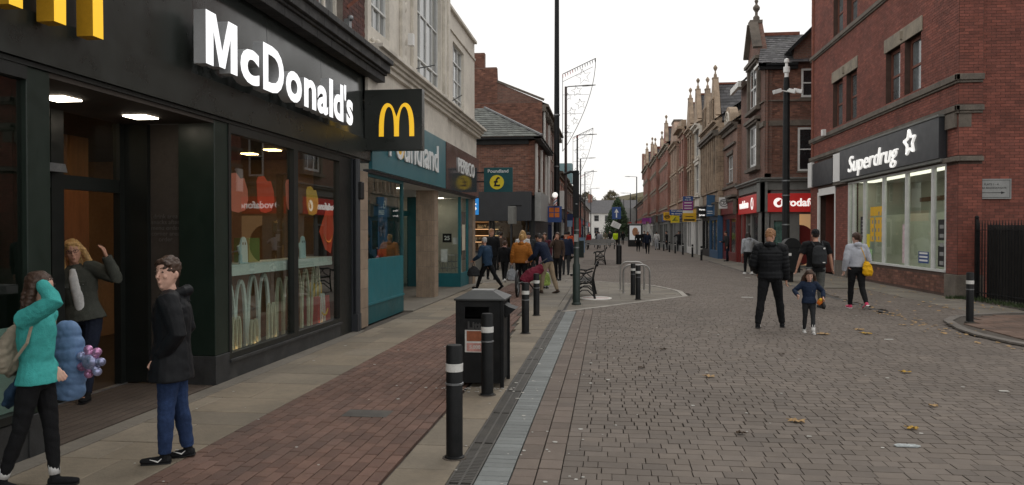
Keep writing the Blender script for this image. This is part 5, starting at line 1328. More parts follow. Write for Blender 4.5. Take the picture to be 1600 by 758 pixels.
def row(name, label, side, x, y0, y1, eave, ridge, wall, floors, front='grey_front', fascia='anthracite', bays=None, slope=3.6, chim=(), trim='stone_dark', z0=3.6, rmat='slate', lr=(12, 18), depth=9, slated=True, ends=True, **sk):
    fr = FR(x) if side == 'R' else FL(x); sg = 1 if side == 'R' else -1
    b = thing(name, label, 'building', (x, y0, 0))
    ops = []
    for (za, zb, n, wr) in floors:
        L = (y1 - y0) / n
        for i in range(n): c = y0 + L * (i + .5); ops.append((c - L * wr / 2, c + L * wr / 2, za, zb))
    m = MB(fr); m.wall(y0, y1, z0, eave, ops, .3); part(m, 'wall', wall, b)
    m = MB(); m.box(x + sg * .302, x + sg * depth, y0 + .001, y0 + .3, 0, eave - .01); m.prism([(x + sg * .31, eave - .01), (x + sg * slope, ridge - .12), (x + sg * depth, eave - .01)], y0 + .02, y0 + .3, 'y'); part(m, 'end_wall', wall, b)
    for (a, c, e, f) in ops: sash(b, fr, a, c, e, f, .10, .07, 1 if (c - a) < 1.6 else 2, 2, 'white_frame' if sk.get('wf', True) else trim, sk.get('pane', 'dark_pane'), trim, bar=.05)
    for (za, zb, n, wr) in floors:
        m = MB(fr)
        m.box(y0, y1, 0, .10, za - .34, za - .2) ; part(m, 'string_course', trim, b)
        for (a, c, e, f) in ops:
            if e == za:
                m = MB(fr); m.box(a - .08, c + .08, .0, .05, f, f + .2); part(m, 'lintel', trim, b)
    m = MB(fr); m.box(y0, y1, -.05, .22, eave, eave + .14); m.box(y0, y1, .22, .34, eave + .06, eave + .18); m.box(y0, y1, 0, .14, eave - .22, eave - .002); part(m, 'eaves_cornice', trim, b)
    A = (x - sg * .3, y0, eave + .16); B = (x - sg * .3, y1, eave + .16); C = (x + sg * slope, y1, ridge); D = (x + sg * slope, y0, ridge)
    if slated: slates(b, [A, B, C, D], lr[0], lr[1], rmat)
    else:
        m = MB(); m.add([A, B, C, D], [(0, 1, 2, 3)], sg > 0); part(m, 'roof', rmat, b)
    m = MB(); m.add([D, C, (x + sg * depth, y1, eave), (x + sg * depth, y0, eave)], [(0, 1, 2, 3)], sg > 0); part(m, 'roof_slope', rmat, b)
    m = MB(); m.bar((D[0], y0, ridge + .04), (C[0], y1, ridge + .04), .22, .12); part(m, 'ridge_tiles', 'terracotta', b)
    for (cy_, cx_, top, n) in chim:
        m = MB(); m.box(x + sg * cx_ - .45, x + sg * cx_ + .45, cy_, cy_ + .8, eave, top); m.box(x + sg * cx_ - .52, x + sg * cx_ + .52, cy_ - .07, cy_ + .87, top - .3, top - .12); ch = part(m, 'chimney', wall, b)
        for i in range(n): m = MB(); px = x + sg * cx_ - .3 + .6 * i / max(1, n - 1); m.tube([(px, cy_ + .4, top), (px, cy_ + .4, top + .45)], [.13, .10], 8); part(m, 'chimney_pot', 'terracotta', ch)
    bays = bays or 2
    L = (y1 - y0) / bays
    for i in range(bays):
        shopfront(b, fr, y0 + L * i, y0 + L * (i + 1), 3.6, front[i % len(front)] if isinstance(front, list) else front, fascia[i % len(fascia)] if isinstance(fascia, list) else fascia,
                  shutter=(sk.get('shutter', -1) == i), lit=(sk.get('lit', -1) == i))
    m = MB(fr); m.wall(y0, y1, 3.5, z0, (), .3); part(m, 'frieze', trim, b)
    return b, fr
# --- right hand row
# brick front with arched pediment
b, fr = row('shop_building', 'low brown brick shop with arched pediment and white tripartite window', 'R', 7.06, 43.65, 48.6, 7.6, 10.9, 'brickwall_brown', [(4.55, 6.15, 1, .42)], front='red_sign', fascia='red_sign', bays=1, slope=4.2, wf=True, pane='pale_pane', lr=(20, 12), chim=((46.5, 4.2, 11.6, 2),))
m = MB(fr); m.box(44.2, 48.2, .0, .10, 7.6, 8.0); m.prism([(46.1 + 1.15 * math.cos(t), 7.98 + .95 * math.sin(t)) for t in np.linspace(0, math.pi, 12)], -.3, .16, 'y'); part(m, 'pediment', 'stone_brown', b)
m = MB(fr); m.tube([(46.1 + .75 * math.cos(t), .18, 8.0 + .62 * math.sin(t)) for t in np.linspace(0, math.pi, 10)], .06, 6)
for t in np.linspace(.2, 2.9, 7): m.bar((46.1, .17, 8.0), (46.1 + .7 * math.cos(t), .17, 8.0 + .58 * math.sin(t)), .04)
part(m, 'fanlight_tracery', 'cream_trim', b)
m = MB(fr); m.box(44.0, 48.3, .02, .13, 6.6, 6.72); m.box(43.7, 48.5, .02, .3, 3.62, 3.75); part(m, 'string_course', 'stone_dark', b)
# twin stone gables and their narrow pale neighbour
b, fr = row('gabled_shop', 'brown stone shop with two tall shaped gables and ball finials', 'R', 6.74, 48.62, 56.4, 8.4, 11.6, 'ashlar', [(4.55, 7.2, 4, .62)], front=['blue_mid', 'black_plain'], fascia=['blue_mid', 'black_plain'], bays=2, slope=4.2, trim='stone_brown', wf=False, lr=(14, 18), lit=1)
for yc in (50.55, 54.4):
    stone_gable(b, fr, yc, 1.75, 8.4, 11.45)
    for k in range(3): sash(b, fr, yc - .72 + k * .5, yc - .28 + k * .5, 8.6, 10.0, -.22, .05, 1, 2, 'stone_brown', 'dark_pane', None)
    m = MB(fr); m.box(yc - .9, yc + .9, .12, .26, 8.42, 8.55); m.box(yc - .8, yc + .8, .12, .22, 10.05, 10.18); part(m, 'window_moulding', 'stone_brown', b)
m = MB(fr); m.box(48.62, 56.4, 0, .42, 7.75, 7.95); m.box(48.62, 56.4, 0, .30, 7.6, 7.748); part(m, 'entablature', 'stone_dark', b)
m = MB(fr)
for k in range(9): m.box(48.7 + k * .93, 48.92 + k * .93, 0, .16, 4.3, 7.6)
part(m, 'pilasters', 'stone_brown', b, kind='stuff')
b, fr = row('narrow_shop', 'narrow cream painted shop with tall gable between two stone fronts', 'R', 6.50, 56.42, 59.6, 9.3, 11.6, 'cream_render', [(4.5, 6.6, 1, .7), (7.2, 9.1, 1, .7)], front='white_plain', fascia='yellow_plain', bays=1, trim='cream_trim', shutter=0, slated=False)
stone_gable(b, fr, 58.0, 1.45, 9.3, 12.1, 'stone_brown')
b, fr = row('steep_gabled_shop', 'brown stone shop whose steep gable carries a slim finial', 'R', 6.30, 59.62, 63.0, 9.4, 12.0, 'ashlar', [(4.5, 6.4, 2, .6), (7.0, 9.0, 2, .6)], front='white_plain', fascia='yellow_plain', bays=1, trim='stone_brown', slated=False, wf=False)
stone_gable(b, fr, 61.3, 1.6, 9.4, 12.0)
b, fr = row('classical_shop', 'red brick shop with heavy stone cornice next to the pale gable', 'R', 6.05, 63.02, 67.5, 9.9, 11.0, 'brickwall_orange', [(4.5, 6.6, 2, .45), (7.2, 9.2, 2, .45)], front='grey_light', fascia='blue_plain', bays=1, trim='stone_brown', slated=False)
m = MB(fr); m.box(63.0, 67.5, 0, .55, 9.95, 10.15); m.box(63.2, 67.3, -.2, .2, 10.15, 10.7); part(m, 'parapet', 'stone_brown', b)
b, fr = row('pale_gabled_shop', 'pinkish stone shop with plain pointed gable end and rows of tall windows', 'R', 5.86, 67.52, 74.2, 9.3, 9.6, 'stone_pink' if 'stone_pink' in MT else brickmat('stone_pink', (.40, .28, .21), (.35, .245, .185), (.22, .17, .14), bw=.6, bh=.3), [(4.4, 6.5, 4, .5), (7.1, 9.0, 4, .5)], front=['grey_light', 'grey_front'], fascia=['yellow_plain', 'yellow_plain'], bays=2, trim='stone_brown', slated=False, wf=False)
m = MB(fr); m.prism([(67.52, 9.44), (74.2, 9.44), (72.0, 11.5), (69.7, 11.5)], -.6, .05, 'y'); part(m, 'gable', 'stone_pink', b)
m = MB(fr); m.box(69.6, 72.1, -.7, .1, 11.5, 11.65); part(m, 'coping', 'stone_dark', b)
m = MB(); m.box(6.9, 7.9, 68.0, 69.0, 9, 11.4); part(m, 'chimney', 'brickwall_orange', b)
x_, y_ = 5.66, 74.22
LBL = ['long red brick terrace section with stone dormer, nearest of three', 'long red brick terrace section with steep dormer, middle of three', 'furthest section of the long red brick terrace, ending in a turret']
for k in range(3):
    y2 = y_ + 12.0; x_ = 5.62 - .34 * k
    b, fr = row('terrace_block', LBL[k], 'R', x_, y_, y2 - .02, 9.9, 12.0, 'brickwall_orange', [(4.2, 5.9, 7, .42), (6.6, 8.0, 7, .42), (8.5, 9.6, 7, .36)], front=['grey_light', 'grey_front', 'white_paint'][k:], fascia=['blue_plain', 'anthracite', 'purple_plain'][k:], bays=2, slated=False, trim='stone')
    for j in range(2):
        yc = y_ + 3 + 6 * j; stone_gable(b, fr, yc, 1.3, 9.9, 12.3 if j == k % 2 else 11.5, 'brickwall_orange')
    y_ = y2
m = MB(FR(x_)); m.box(109.2, 110.2, -1, .2, 9, 12.6); part(m, 'turret', 'brickwall_orange', b)
# further still on the right
row('far_shop', 'low red shop with bunting beyond the long brick terrace', 'R', 5.0, 112, 150, 6.0, 8.5, 'brickwall_orange', [(3.9, 5.2, 8, .4)], front='white_plain', fascia='red_plain', bays=3, slated=False, z0=3.5)
m = MB(FC(140)); m.wall(2.0, 5.0, 0, 5.9, [(2.5, 3.2, 3.6, 4.8)], .3); m.box(2.0, 5, .02, .2, 2.6, 3.5)
o = tag(part(m, 'corner_shop', 'grey_light', None), 'pale gable fronted shop far down on the right', 'building')
m = MB(FC(140)); m.box(3.2, 4.2, .2, .3, 2.7, 3.4); WM[o.name] = Matrix(); part(m, 'shop_sign', 'red_plain', o)
# --- hanging signs on the right row
def board(name, label, x0, x1, z0, z1, y, mat, lines=(), tmat='white_plain', bracket=None, size=None, ring=False):
    o = thing(name, label, 'sign', ((x0 + x1) / 2, y, z0))
    m = MB(); m.box(x0, x1, y - .04, y + .04, z0, z1); part(m, 'panel', mat, o)
    if bracket: m = MB(); m.box(x1, bracket, y - .02, y + .02, z1 - .12, z1 - .06); m.box(x1, bracket, y - .02, y + .02, z0 + .06, z0 + .12); part(m, 'bracket', 'dark_metal', o)
    n = len(lines)
    for i, (s_, sz, w_) in enumerate(lines):
        text(o, s_, ('C', y - .04), (x0 + x1) / 2, z1 - (z1 - z0) * (i + .5) / n, sz, tmat, .01, .003, .004, width=w_)
    return o
o = board('hanging_sign', 'white hanging sign with round black lettering above the red shop', 6.42, 7.0, 3.02, 3.68, 46, 'white_plain', [('CEX', .30, .42)], 'black_plain', 7.08)
m = MB(FC(45.96)); 
pts = [(6.71 + .26 * math.cos(t), .02, 3.35 + .2 * math.sin(t)) for t in np.linspace(0, 2 * math.pi, 20)]; m.tube(pts, .018, 5); part(m, 'ring', 'black_plain', o)
o = board('hanging_sign', 'tall blue hanging sign over the travel shop front', 6.21, 6.72, 2.65, 4.0, 50, 'blue_mid', [('', .2, None)][:0], bracket=6.78)
text(o, 'TRAVEL', ('C', 49.96), 6.46, 3.3, .13, 'white_plain', .01, .003, .003, width=.42); m = MB(FC(49.96)); m.box(6.25, 6.68, 0, .01, 2.95, 3.0); m.box(6.25, 6.68, 0, .01, 2.82, 2.87); part(m, 'stripe', 'white_plain', o)
board('hanging_sign', 'black hanging sign with two lines of glowing white letters', 6.0, 6.56, 2.62, 3.34, 53, 'black_plain', [('Warren', .17, .40), ('James', .17, .40)], 'white_lit', 6.78)
o = board('letting_board', 'tall purple and white letting board hung high over the shutters', 5.3, 6.02, 2.80, 4.2, 56, 'white_plain', bracket=6.5)
m = MB(); m.box(5.3, 6.02, 55.95, 55.958, 3.2, 3.85); part(m, 'purple_band', 'purple_plain', o); m = MB(); m.box(5.3, 6.02, 55.95, 55.958, 3.86, 4.2); part(m, 'navy_band', 'blue_plain', o)
text(o, 'To let', ('C', 55.945), 5.66, 4.1, .14, 'white_plain', .01, .003, .003); text(o, 'shop unit', ('C', 55.945), 5.66, 3.95, .12, 'white_plain', .01, .003, .003)
for z in (3.7, 3.5, 3.32): m = MB(FC(55.945)); m.box(5.4, 5.92, 0, .008, z, z + .06); part(m, 'printed_line', 'white_plain', o)
o = board('hanging_sign', 'wide yellow hanging sign below the purple letting board', 5.21, 6.15, 2.38, 2.99, 55.2, 'yellow_plain', bracket=6.5); m = MB(FC(55.16)); m.box(5.3, 6.05, 0, .01, 2.45, 2.56); m.box(5.4, 5.95, 0, .01, 2.72, 2.76); part(m, 'lettering_band', 'black_plain', o)
o = board('hanging_sign', 'yellow square hanging sign with a dark oval, furthest of the yellow ones', 5.06, 5.75, 2.72, 3.46, 72, 'yellow_plain', bracket=5.9); m = MB(FC(71.96)); m.tube([(5.4 + .22 * math.cos(t), .02, 3.05 + .13 * math.sin(t)) for t in np.linspace(0, 2 * math.pi, 16)], .035, 5); m.box(5.25, 5.55, 0, .02, 3.02, 3.08); m.box(5.2, 5.6, 0, .01, 3.28, 3.33); part(m, 'oval', 'black_plain', o)
board('hanging_sign', 'navy sign with two white text lines beyond the purple board', 4.83, 5.95, 2.99, 3.42, 62, 'blue_plain', [('Your phone', .16, .9), ('fix centre', .14, .8)], bracket=6.2)
o = board('hanging_sign', 'bright yellow sign below the navy text sign', 5.04, 5.75, 2.40, 2.98, 63.5, 'yellow_bright', bracket=6.1); m = MB(FC(63.46)); m.bar((5.2, .01, 2.55), (5.45, .01, 2.85), .05); m.bar((5.3, .01, 2.6), (5.6, .01, 2.62), .04); part(m, 'mark', 'green_plain', o)
board('hanging_sign', 'small magenta sign far down the brick terrace', 4.15, 5.0, 2.9, 3.35, 95, 'purple_plain')
# --- LEFT: bakery on the far corner of the side street
b = thing('bakery', 'low brown brick corner bakery with slate hip roof and long dark fascia', 'building', (-3.3, 34.6, 0))
XG = -3.30; YG = 34.6; Fc = FC(YG); Fl = FL(XG)
m = MB(Fc); m.wall(-14, XG - .001, 3.3, 5.85, (), .3); m.wall(-14, XG - .35, 0, 3.3, [(-6.6, -5.4, .0, 2.2), (-5.25, -3.7, .5, 2.2), (-9.5, -6.9, .5, 2.2)], .3); part(m, 'wall', 'mortar', b)
bricks_on(b, Fc, -8.2, XG - .0, 3.32, 5.8, [(-3.62, -3.3, 3, 6)] if 0 else [], mat='brick_brown', nparts=0)
m = MB(Fl); m.wall(YG, 42.4, 3.3, 5.85, [(36, 37.4, 3.7, 5.3), (38.6, 40, 3.7, 5.3)], .3); part(m, 'wall', 'brickwall_dark', b)
for a in (36, 38.6): sash(b, Fl, a, a + 1.4, 3.7, 5.3, .08, .07, 2, 2, 'white_frame', 'dark_pane', 'stone')
m = MB(Fl)
for a in (35.0, 37.7, 40.4, 41.9): m.box(a, a + .35, 0, .08, 3.3, 5.7)
part(m, 'white_pilaster', 'white_paint', b)
m = MB(Fc); m.box(-14, XG - .25, 0.0, .16, 5.62, 5.84); m.box(-14, XG + .3, 0, .32, 5.84, 5.94); part(m, 'gutter', 'black_paint', b); m = MB(Fl); m.box(YG - .32, 42.4, 0, .3, 5.85, 5.95); part(m, 'gutter', 'black_paint', b)
slates(b, [(-14, YG - .36, 5.95), (XG + .34, YG - .36, 5.95), (XG - 2.9, 38.4, 7.9), (-14, 38.4, 7.9)], 14, 34, 'slate_green')
slates(b, [(XG + .34, YG - .36, 5.95), (XG + .34, 42.4, 5.95), (XG - 2.9, 42.4, 7.9), (XG - 2.9, 38.4, 7.9)], 12, 18, 'slate_green')
m = MB(); m.bar((XG + .36, YG - .38, 6.0), (XG - 2.9, 38.4, 7.96), .10, .07); part(m, 'hip_flashing', 'lead', b)
m = MB(Fc); m.box(-9.4, XG - .10, .02, .42, 2.16, 3.48); part(m, 'fascia', 'anthracite', b, bevel=.01); m = MB(Fl); m.box(YG - .05, 39, .02, .3, 2.16, 3.46); part(m, 'fascia', 'grey_light', b)
m = MB(Fc); m.box(-6.4, -5.78, .42, .46, 2.44, 3.18); o = part(m, 'sign_panel', 'blue_lit' if 'blue_lit' in MT else emis('blue_lit', (.02, .22, .58), .45), b); text(b, 'GREGGS', ('C', YG - .46), -7.03, 2.78, .46, 'white_lit', .02, .003, .006, width=2.3)
m = MB(Fc); m.box(-8.3, -6.4, .42, .458, 2.44, 3.18); part(m, 'sign_panel', 'blue_lit', b)
m = MB(Fc)
for a in (-6.85, -6.65, -5.35, -5.2, -3.7, -3.45): m.box(a, a + .08, -.1, .05, 0, 2.2)
m.box(-5.2, -3.7, -.1, .04, .4, .5); part(m, 'shop_frame', 'frame_dark', b)
for a, c in ((-6.8, -6.65), (-5.25, -3.7), (-9.5, -6.9)): m = MB(Fc); m.box(a, c, -.06, -.052, .5, 2.2); part(m, 'pane', 'shop_glass', b)
m = MB(Fc); m.box(-10, -3.6, -3, -2.9, 0, 3); part(m, 'interior_wall', 'interior_wall', b); m = MB(); m.box(-10, -3.6, 34.9, 37.5, 2.6, 2.7); part(m, 'ceiling', 'interior_dark', b)
for z in (.9, 1.2, 1.5, 1.8, 2.1): m = MB(Fc); m.box(-6.55, -4.9, -1.4, -1.0, z, z + .03); part(m, 'shelf', 'wood_shelf', b)
for z in (1.15, 1.45, 1.75, 2.08): m = MB(Fc); m.box(-6.5, -5.1, -1.05, -1.03, z + .03, z + .055); part(m, 'shelf_light', emis('bake_glow', (1, .55, .25), 1.6), b)
m = MB(Fc)
for k in range(46): a = random.uniform(-6.5, -5.1); z = random.choice((.93, 1.23, 1.53, 1.83)); m.box(a, a + .12, -1.3, -1.1, z, z + random.uniform(.08, .2))
part(m, 'goods', 'cream_plain', b, kind='stuff')
m = MB(Fc); m.box(-7, -6.9, -1, -.9, 2.5, 2.58); m.box(-5.9, -5.7, -.8, -.6, 2.5, 2.58); part(m, 'lamp', 'lamp_warm', b)
m = MB(); m.box(-14, -13.7, 34.9, 42.4, 0, 5.8); m.box(XG - .3, XG - .0, 34.95, 42.3, 0, 3.3); part(m, 'street_wall', 'anthracite', b)
# tall gabled brick building with stepped chimney
b = thing('gable_building', 'tall dark brick building with stepped chimney above the bakery roof', 'building', (-3.6, 42.5, 0))
XT = -3.62; Fc = FC(42.5); Fl = FL(XT)
m = MB(Fc); m.prism([(-14, 0), (XT, 0), (XT, 8.9), (-6.14, 10.0), (-6.18, 10.85), (-6.86, 10.85), (-6.86, 11.67), (-7.6, 11.67), (-7.6, 10.2), (-14, 8.5)], -.4, 0, 'y'); part(m, 'gable_wall', 'brickwall_dark', b)
bricks_on(b, Fc, -8.6, XT, 5.6, 8.85, [], mat='brick_brown', nparts=0)
bricks_on(b, Fc, -7.6, -6.14, 8.9, 10.8, [(-7.6, -7.59, 0, 0)], mat='brick_brown', nparts=0)
bricks_on(b, Fc, -7.6, -6.88, 10.85, 11.6, [], mat='brick_brown', nparts=0)
m = MB(Fl); m.wall(42.5 + .001, 57, 3.3, 8.6, [(43.6 + 2.9 * k, 44.9 + 2.9 * k, z, z + 1.7) for k in range(5) for z in (3.9, 6.3)], .3); part(m, 'wall', 'brickwall_dark', b)
for k in range(5):
    for z in (3.9, 6.3): sash(b, Fl, 43.6 + 2.9 * k, 44.9 + 2.9 * k, z, z + 1.7, .06, .07, 1, 2, 'white_frame', 'pale_pane', 'stone')
m = MB(Fl); m.box(42.5, 57, 0, .35, 8.6, 8.72); m.box(42.5, 57, 0, .2, 8.35, 8.598)
for k in range(12): m.box(43 + k * 1.15, 43.25 + k * 1.15, 0, .3, 8.1, 8.35)
part(m, 'eaves_bracket', 'stone_dark', b)
m = MB(Fl); m.box(42.9, 43.3, .0, .12, 3.4, 8.1); m.box(46.4, 46.7, 0, .12, 3.4, 8.1); m.tube([(42.7, .1, 3.4), (42.7, .1, 8.5)], .06, 6); part(m, 'white_strip', 'white_paint', b)
m = MB(); m.add([(XT + .35, 42.5, 8.72), (XT + .35, 57, 8.72), (-6.6, 57, 10.2), (-6.6, 42.5, 10.1)], [(0, 1, 2, 3)]); part(m, 'roof', 'slate', b)
m = MB(Fc); m.bar((XT + .1, .02, 8.97), (-6.14, .02, 10.06), .12, .1, up=(0, 1, 0)); part(m, 'verge', 'stone_dark', b)
for k in range(4): shopfront(b, Fl, 42.6 + 3.6 * k, 46.1 + 3.6 * k, 3.3, ['anthracite', 'blue_deep', 'white_paint', 'grey_front'][k], ['grey_light', 'blue_mid', 'anthracite', 'orange_plain'][k], (2.4, 3.1))
m = MB(Fl); m.wall(42.6, 57, 3.1, 3.3, (), .3); part(m, 'frieze', 'stone_dark', b)
# the remaining left hand row
LL = [('red brick shop with paired chimneys past the tall gabled building', -3.66, 57.1, 68, 6.0, 7.3, 'brickwall_orange', ((57.5, 1.2, 8.1, 2), (64, 2.4, 7.9, 2))), ('low slate roofed shop with white upper windows', -3.7, 68.1, 82, 5.9, 8.0, 'brickwall_dark', ((75, 3, 8.8, 2),)),
      ('pale rendered shop halfway down the left row', -3.75, 82.1, 97, 5.4, 7.4, 'cream_render', ((90, 3, 8.2, 2),)), ('red brick shop with steep roof far down the left row', -3.8, 97.1, 118, 6.2, 8.6, 'brickwall_orange', ((105, 3, 9.4, 3),)),
      ('last brick shop of the left row before the white house', -3.9, 118.1, 160, 5.8, 8.0, 'brickwall_dark', ((130, 3, 9.0, 2),))]
for lb, x, y0, y1, e, r_, mt, ch in LL:
    row('left_row_shop', lb, 'L', x, y0, y1, e, r_, mt, [(3.9, 5.3, 4, .4)], front=['grey_front', 'white_paint', 'blue_deep'], fascia=['anthracite', 'blue_mid', 'red_plain', 'yellow_plain'], bays=3, slated=False, chim=ch)
m = MB(); m.box(-6.2, -4.1, 88, 90, 7.2, 9.5); tag(part(m, 'roof_tank', 'teal_tank' if 'teal_tank' in MT else M('teal_tank', (.16, .26, .28), .5, .1, 2, .1), None), 'pale teal rooftop plant box above the left row', 'roof box')
# white house closing the street
h = thing('white_house', 'white rendered house with slate roof closing the far end of the street', 'house', (-1, 190, 0)); Fc = FC(190)
m = MB(Fc); wo = [(-6 + 2.6 * k, -4.8 + 2.6 * k, z, z + 1.5) for k in range(5) for z in (1.2, 4.2)]; m.wall(-8, 7, 0, 6.2, wo, .3); part(m, 'wall', 'white_paint', h)
for o in wo: sash(h, Fc, *o, .05, .1, 1, 2, 'grey_light', 'dark_pane', None)
m = MB(); m.add([(-8.3, 189.6, 6.2), (7.3, 189.6, 6.2), (7.3, 195, 9.6), (-8.3, 195, 9.6)], [(0, 1, 2, 3)]); part(m, 'roof', 'slate', h); m = MB(); m.box(-5, -4, 194, 195, 9, 11); part(m, 'chimney', 'brickwall_orange', h)
# side street to the left: flank of the corner building opposite
m = MB(FC(34.62)); 
# ================================================================= STREET FURNITURE
def bollard(loc, label, h=.84, r=.062, group='bollards along the left kerb', first=[]):
    if not first:
        o = thing('bollard', label, 'bollard', (0, 0, 0), 0, group)
        m = MB(); m.lathe((0, 0, 0), [(r + .012, 0), (r + .012, .012), (r, .02), (r, h - .012), (r - .008, h), (.001, h + .004)], 20); part(m, 'post', 'black_paint', o, smooth='auto', local=True)
        m = MB(); m.lathe((0, 0, 0), [(r + .001, h - .195), (r + .003, h - .193), (r + .003, h - .137), (r + .001, h - .135)], 20); part(m, 'reflective_band', 'white_band', o, smooth='auto', local=True)
        m = MB(); m.lathe((0, 0, 0), [(r + .001, h - .295), (r + .006, h - .292), (r + .006, h - .280), (r + .001, h - .277)], 20); part(m, 'groove_ring', 'grey_metal', o, smooth='auto', local=True)
        m = MB(); m.lathe((0, 0, 0), [(r + .03, -.01), (r + .028, .004), (r, .006)], 16); part(m, 'collar', 'joint_dirt', o, local=True)
        first.append(o); o.location = loc; o.rotation_euler.z = random.random() * 6
        return o
    o = dup(first[0], loc, random.random() * 6, label); o['group'] = group; o.scale = (1, 1, h / .84); return o
BL = [((-1.13, 5.59), 'nearest black bollard standing just in front of the litter bin'), ((-1.23, 7.79), 'black bollard standing against the front corner of the litter bin'),
      ((-1.35, 12.59), 'black bollard beyond the litter bin, in front of the burgundy trolley'), ((-1.42, 15.31), 'black bollard next to the old man in beige trousers')]
for (x, y), lb in BL: bollard((x, y, 0), lb)
bollard((.74, 19.25, 0), 'black bollard standing in front of the steel cycle hoops', group='bollards by the benches'); bollard((.66, 20.6, 0), 'black bollard right behind another one at the steel cycle hoops', group='bollards by the benches')
RB = [((5.41, 45.81), 'first black bollard before the blue shopfront on the right row'), ((5.5, 51.47), 'black bollard before the lit jewellery window'), ((5.42, 57.1), 'black bollard before the grey roller shutter'),
      ((5.15, 60.4), 'black bollard just left of the man with raised arms'), ((5.0, 64.1), 'black bollard before the yellow fronted shop'), ((4.84, 68.3), 'black bollard beside the person in a long dark coat'), ((4.7, 72.0), 'last black bollard before the pinkish gabled shop')]
for (x, y), lb in RB: bollard((x, y, 0), lb, group='bollards along the right row of shops')
bollard((6.5, 14.8, .042), 'black bollard on the paved corner before the iron railings', .90, group='bollards on their own')
# litter bin
bn = thing('litter_bin', 'black square litter bin with a pyramid lid between two bollards', 'bin', (-1.38, 8.42, 0))
X0, X1, YA, YB = -1.63, -1.11, 8.15, 8.68
m = MB(FC(YA)); m.wall(X0 + .02, X1 - .02, .05, .93, [(X0 + .10, X1 - .16, .74, .87)], .02); part(m, 'front_panel', 'black_paint', bn, bevel=.006)
m = MB(FR(X1)) if 0 else MB(FL(X1 - .02)); m.wall(YA + .02, YB - .02, .05, .93, [(YA + .10, YB - .10, .74, .87)], .02); part(m, 'side_panel', 'black_paint', bn, bevel=.006)
m = MB(); m.box(X0 + .0, X0 + .02, YA + .02, YB - .02, .05, .93); m.box(X0 + .02, X1 - .02, YB - .02, YB, .05, .93); m.box(X0 + .02, X1 - .04, YA + .02, YB - .04, .05, .70); part(m, 'rear_panel', 'black_paint', bn)
m = MB()
for x in (X0, X1 - .035):
    for y in (YA - .005, YB - .03): m.box(x - .003, x + .038, y, y + .035, 0, .935)
part(m, 'corner_post', 'black_paint', bn, bevel=.006)
m = MB(); m.box(X0 - .02, X1 + .02, YA - .02, YB + .02, .935, .955); m.add([(X0 - .02, YA - .02, .955), (X1 + .02, YA - .02, .955), (X1 + .02, YB + .02, .955), (X0 - .02, YB + .02, .955), (X0 + .13, YA + .13, 1.03), (X1 - .13, YA + .13, 1.03), (X1 - .13, YB - .13, 1.03), (X0 + .13, YB - .13, 1.03)],
    [(0, 1, 5, 4), (1, 2, 6, 5), (2, 3, 7, 6), (3, 0, 4, 7), (4, 5, 6, 7)]); part(m, 'lid', M('bin_lid', (.032, .035, .035), .5, .2, 4, .1, stain=(.07, .07, .065), stain_amt=.5), bn, bevel=.006)
m = MB(); m.box(X0 + .14, X1 - .14, YA + .16, YB - .16, 1.031, 1.04); part(m, 'stub_plate', 'grey_light', bn)
text(bn, 'Litter', ('C', YA), -1.38, .665, .11, M('bin_letter', (.045, .045, .045), .5, .05, 5, 0), .006, .001, .004)
m = MB(FC(YA - .002)); m.box(X0 + .10, X1 - .12, 0, .006, .38, .62); o = part(m, 'label_plate', 'white_band', bn); m = MB(FC(YA - .008)); m.box(X0 + .12, X1 - .22, 0, .003, .50, .61); part(m, 'orange_label', M('rust_label', (.28, .09, .04), .6, .3, 20, .1), o); m = MB(FC(YA - .008)); m.box(X0 + .12, X1 - .24, 0, .003, .39, .48); part(m, 'red_label', 'faded_red', o)
text(bn, '5,000', ('C', YA - .011), X0 + .21, .435, .055, 'white_band', .001, .001, .001)
m = MB(); m.prism([(X1 + .0, .74), (X1 + .12, .84), (X1 + .05, .86), (X1 - .02, .90)], YA + .1, YA + .38, 'y'); part(m, 'flap', 'black_paint', bn)
# thick black lamp column
def pole(name, label, x, y, segs, mat='black_paint', n=14, group=None, cat='pole'):
    o = thing(name, label, cat, (x, y, 0), 0, group)
    m = MB(); m.lathe((x, y, 0), segs, n); part(m, 'shaft', mat, o, smooth='auto'); return o
o = pole('lamp_column', 'very tall thick black column rising out of the top of the picture', -2.78, 41.9, [(.22, 0), (.22, 1.4), (.17, 1.5), (.15, 7), (.12, 15)], cat='pole')
for z in (2.6, 5.2, 8.0): m = MB(); m.lathe((-2.78, 41.9, z), [(.18, 0), (.18, .06)], 12); part(m, 'band', 'grey_metal', o)
# street lamps
def lamp(x, y, h=10.5, arm=1.8, label='', side=1, group='street lamps down the street', col='terracotta_pole'):
    o = thing('street_lamp', label, 'street lamp', (x, y, 0), 0, group)
    m = MB(); m.lathe((x, y, 0), [(.13, 0), (.13, 1.3), (.095, 1.4), (.075, h)], 10); part(m, 'column', col, o, smooth='auto')
    m = MB(); m.tube([(x, y, h - .1), (x + side * .12, y, h), (x + side * arm * .7, y, h + .05)], .035, 6); part(m, 'arm', 'grey_metal', o)
    m = MB(); m.tube([(x + side * arm * .55, y, h + .03), (x + side * arm * .7, y, h + .04), (x + side * arm, y, h + .06)], [.05, .11, .05], 8, r2=[.05, .055, .03], ax=(0, 1, 0)); part(m, 'lantern', 'grey_light', o)
    return o
M('terracotta_pole', (.055, .035, .032), .5, .2, 4, .05)
lamp(-2.56, 46.9, label='nearest brown street lamp just right of the thick black column')
for (x, y), lb in [((-2.8, 70.5), 'second street lamp from the camera on the left side'), ((-3.3, 93), 'third street lamp down the left side'), ((-3.4, 114), 'fourth street lamp down the left side'), ((-3.5, 158), 'furthest street lamp on the left side')]: lamp(x, y, label=lb, col='dark_metal')
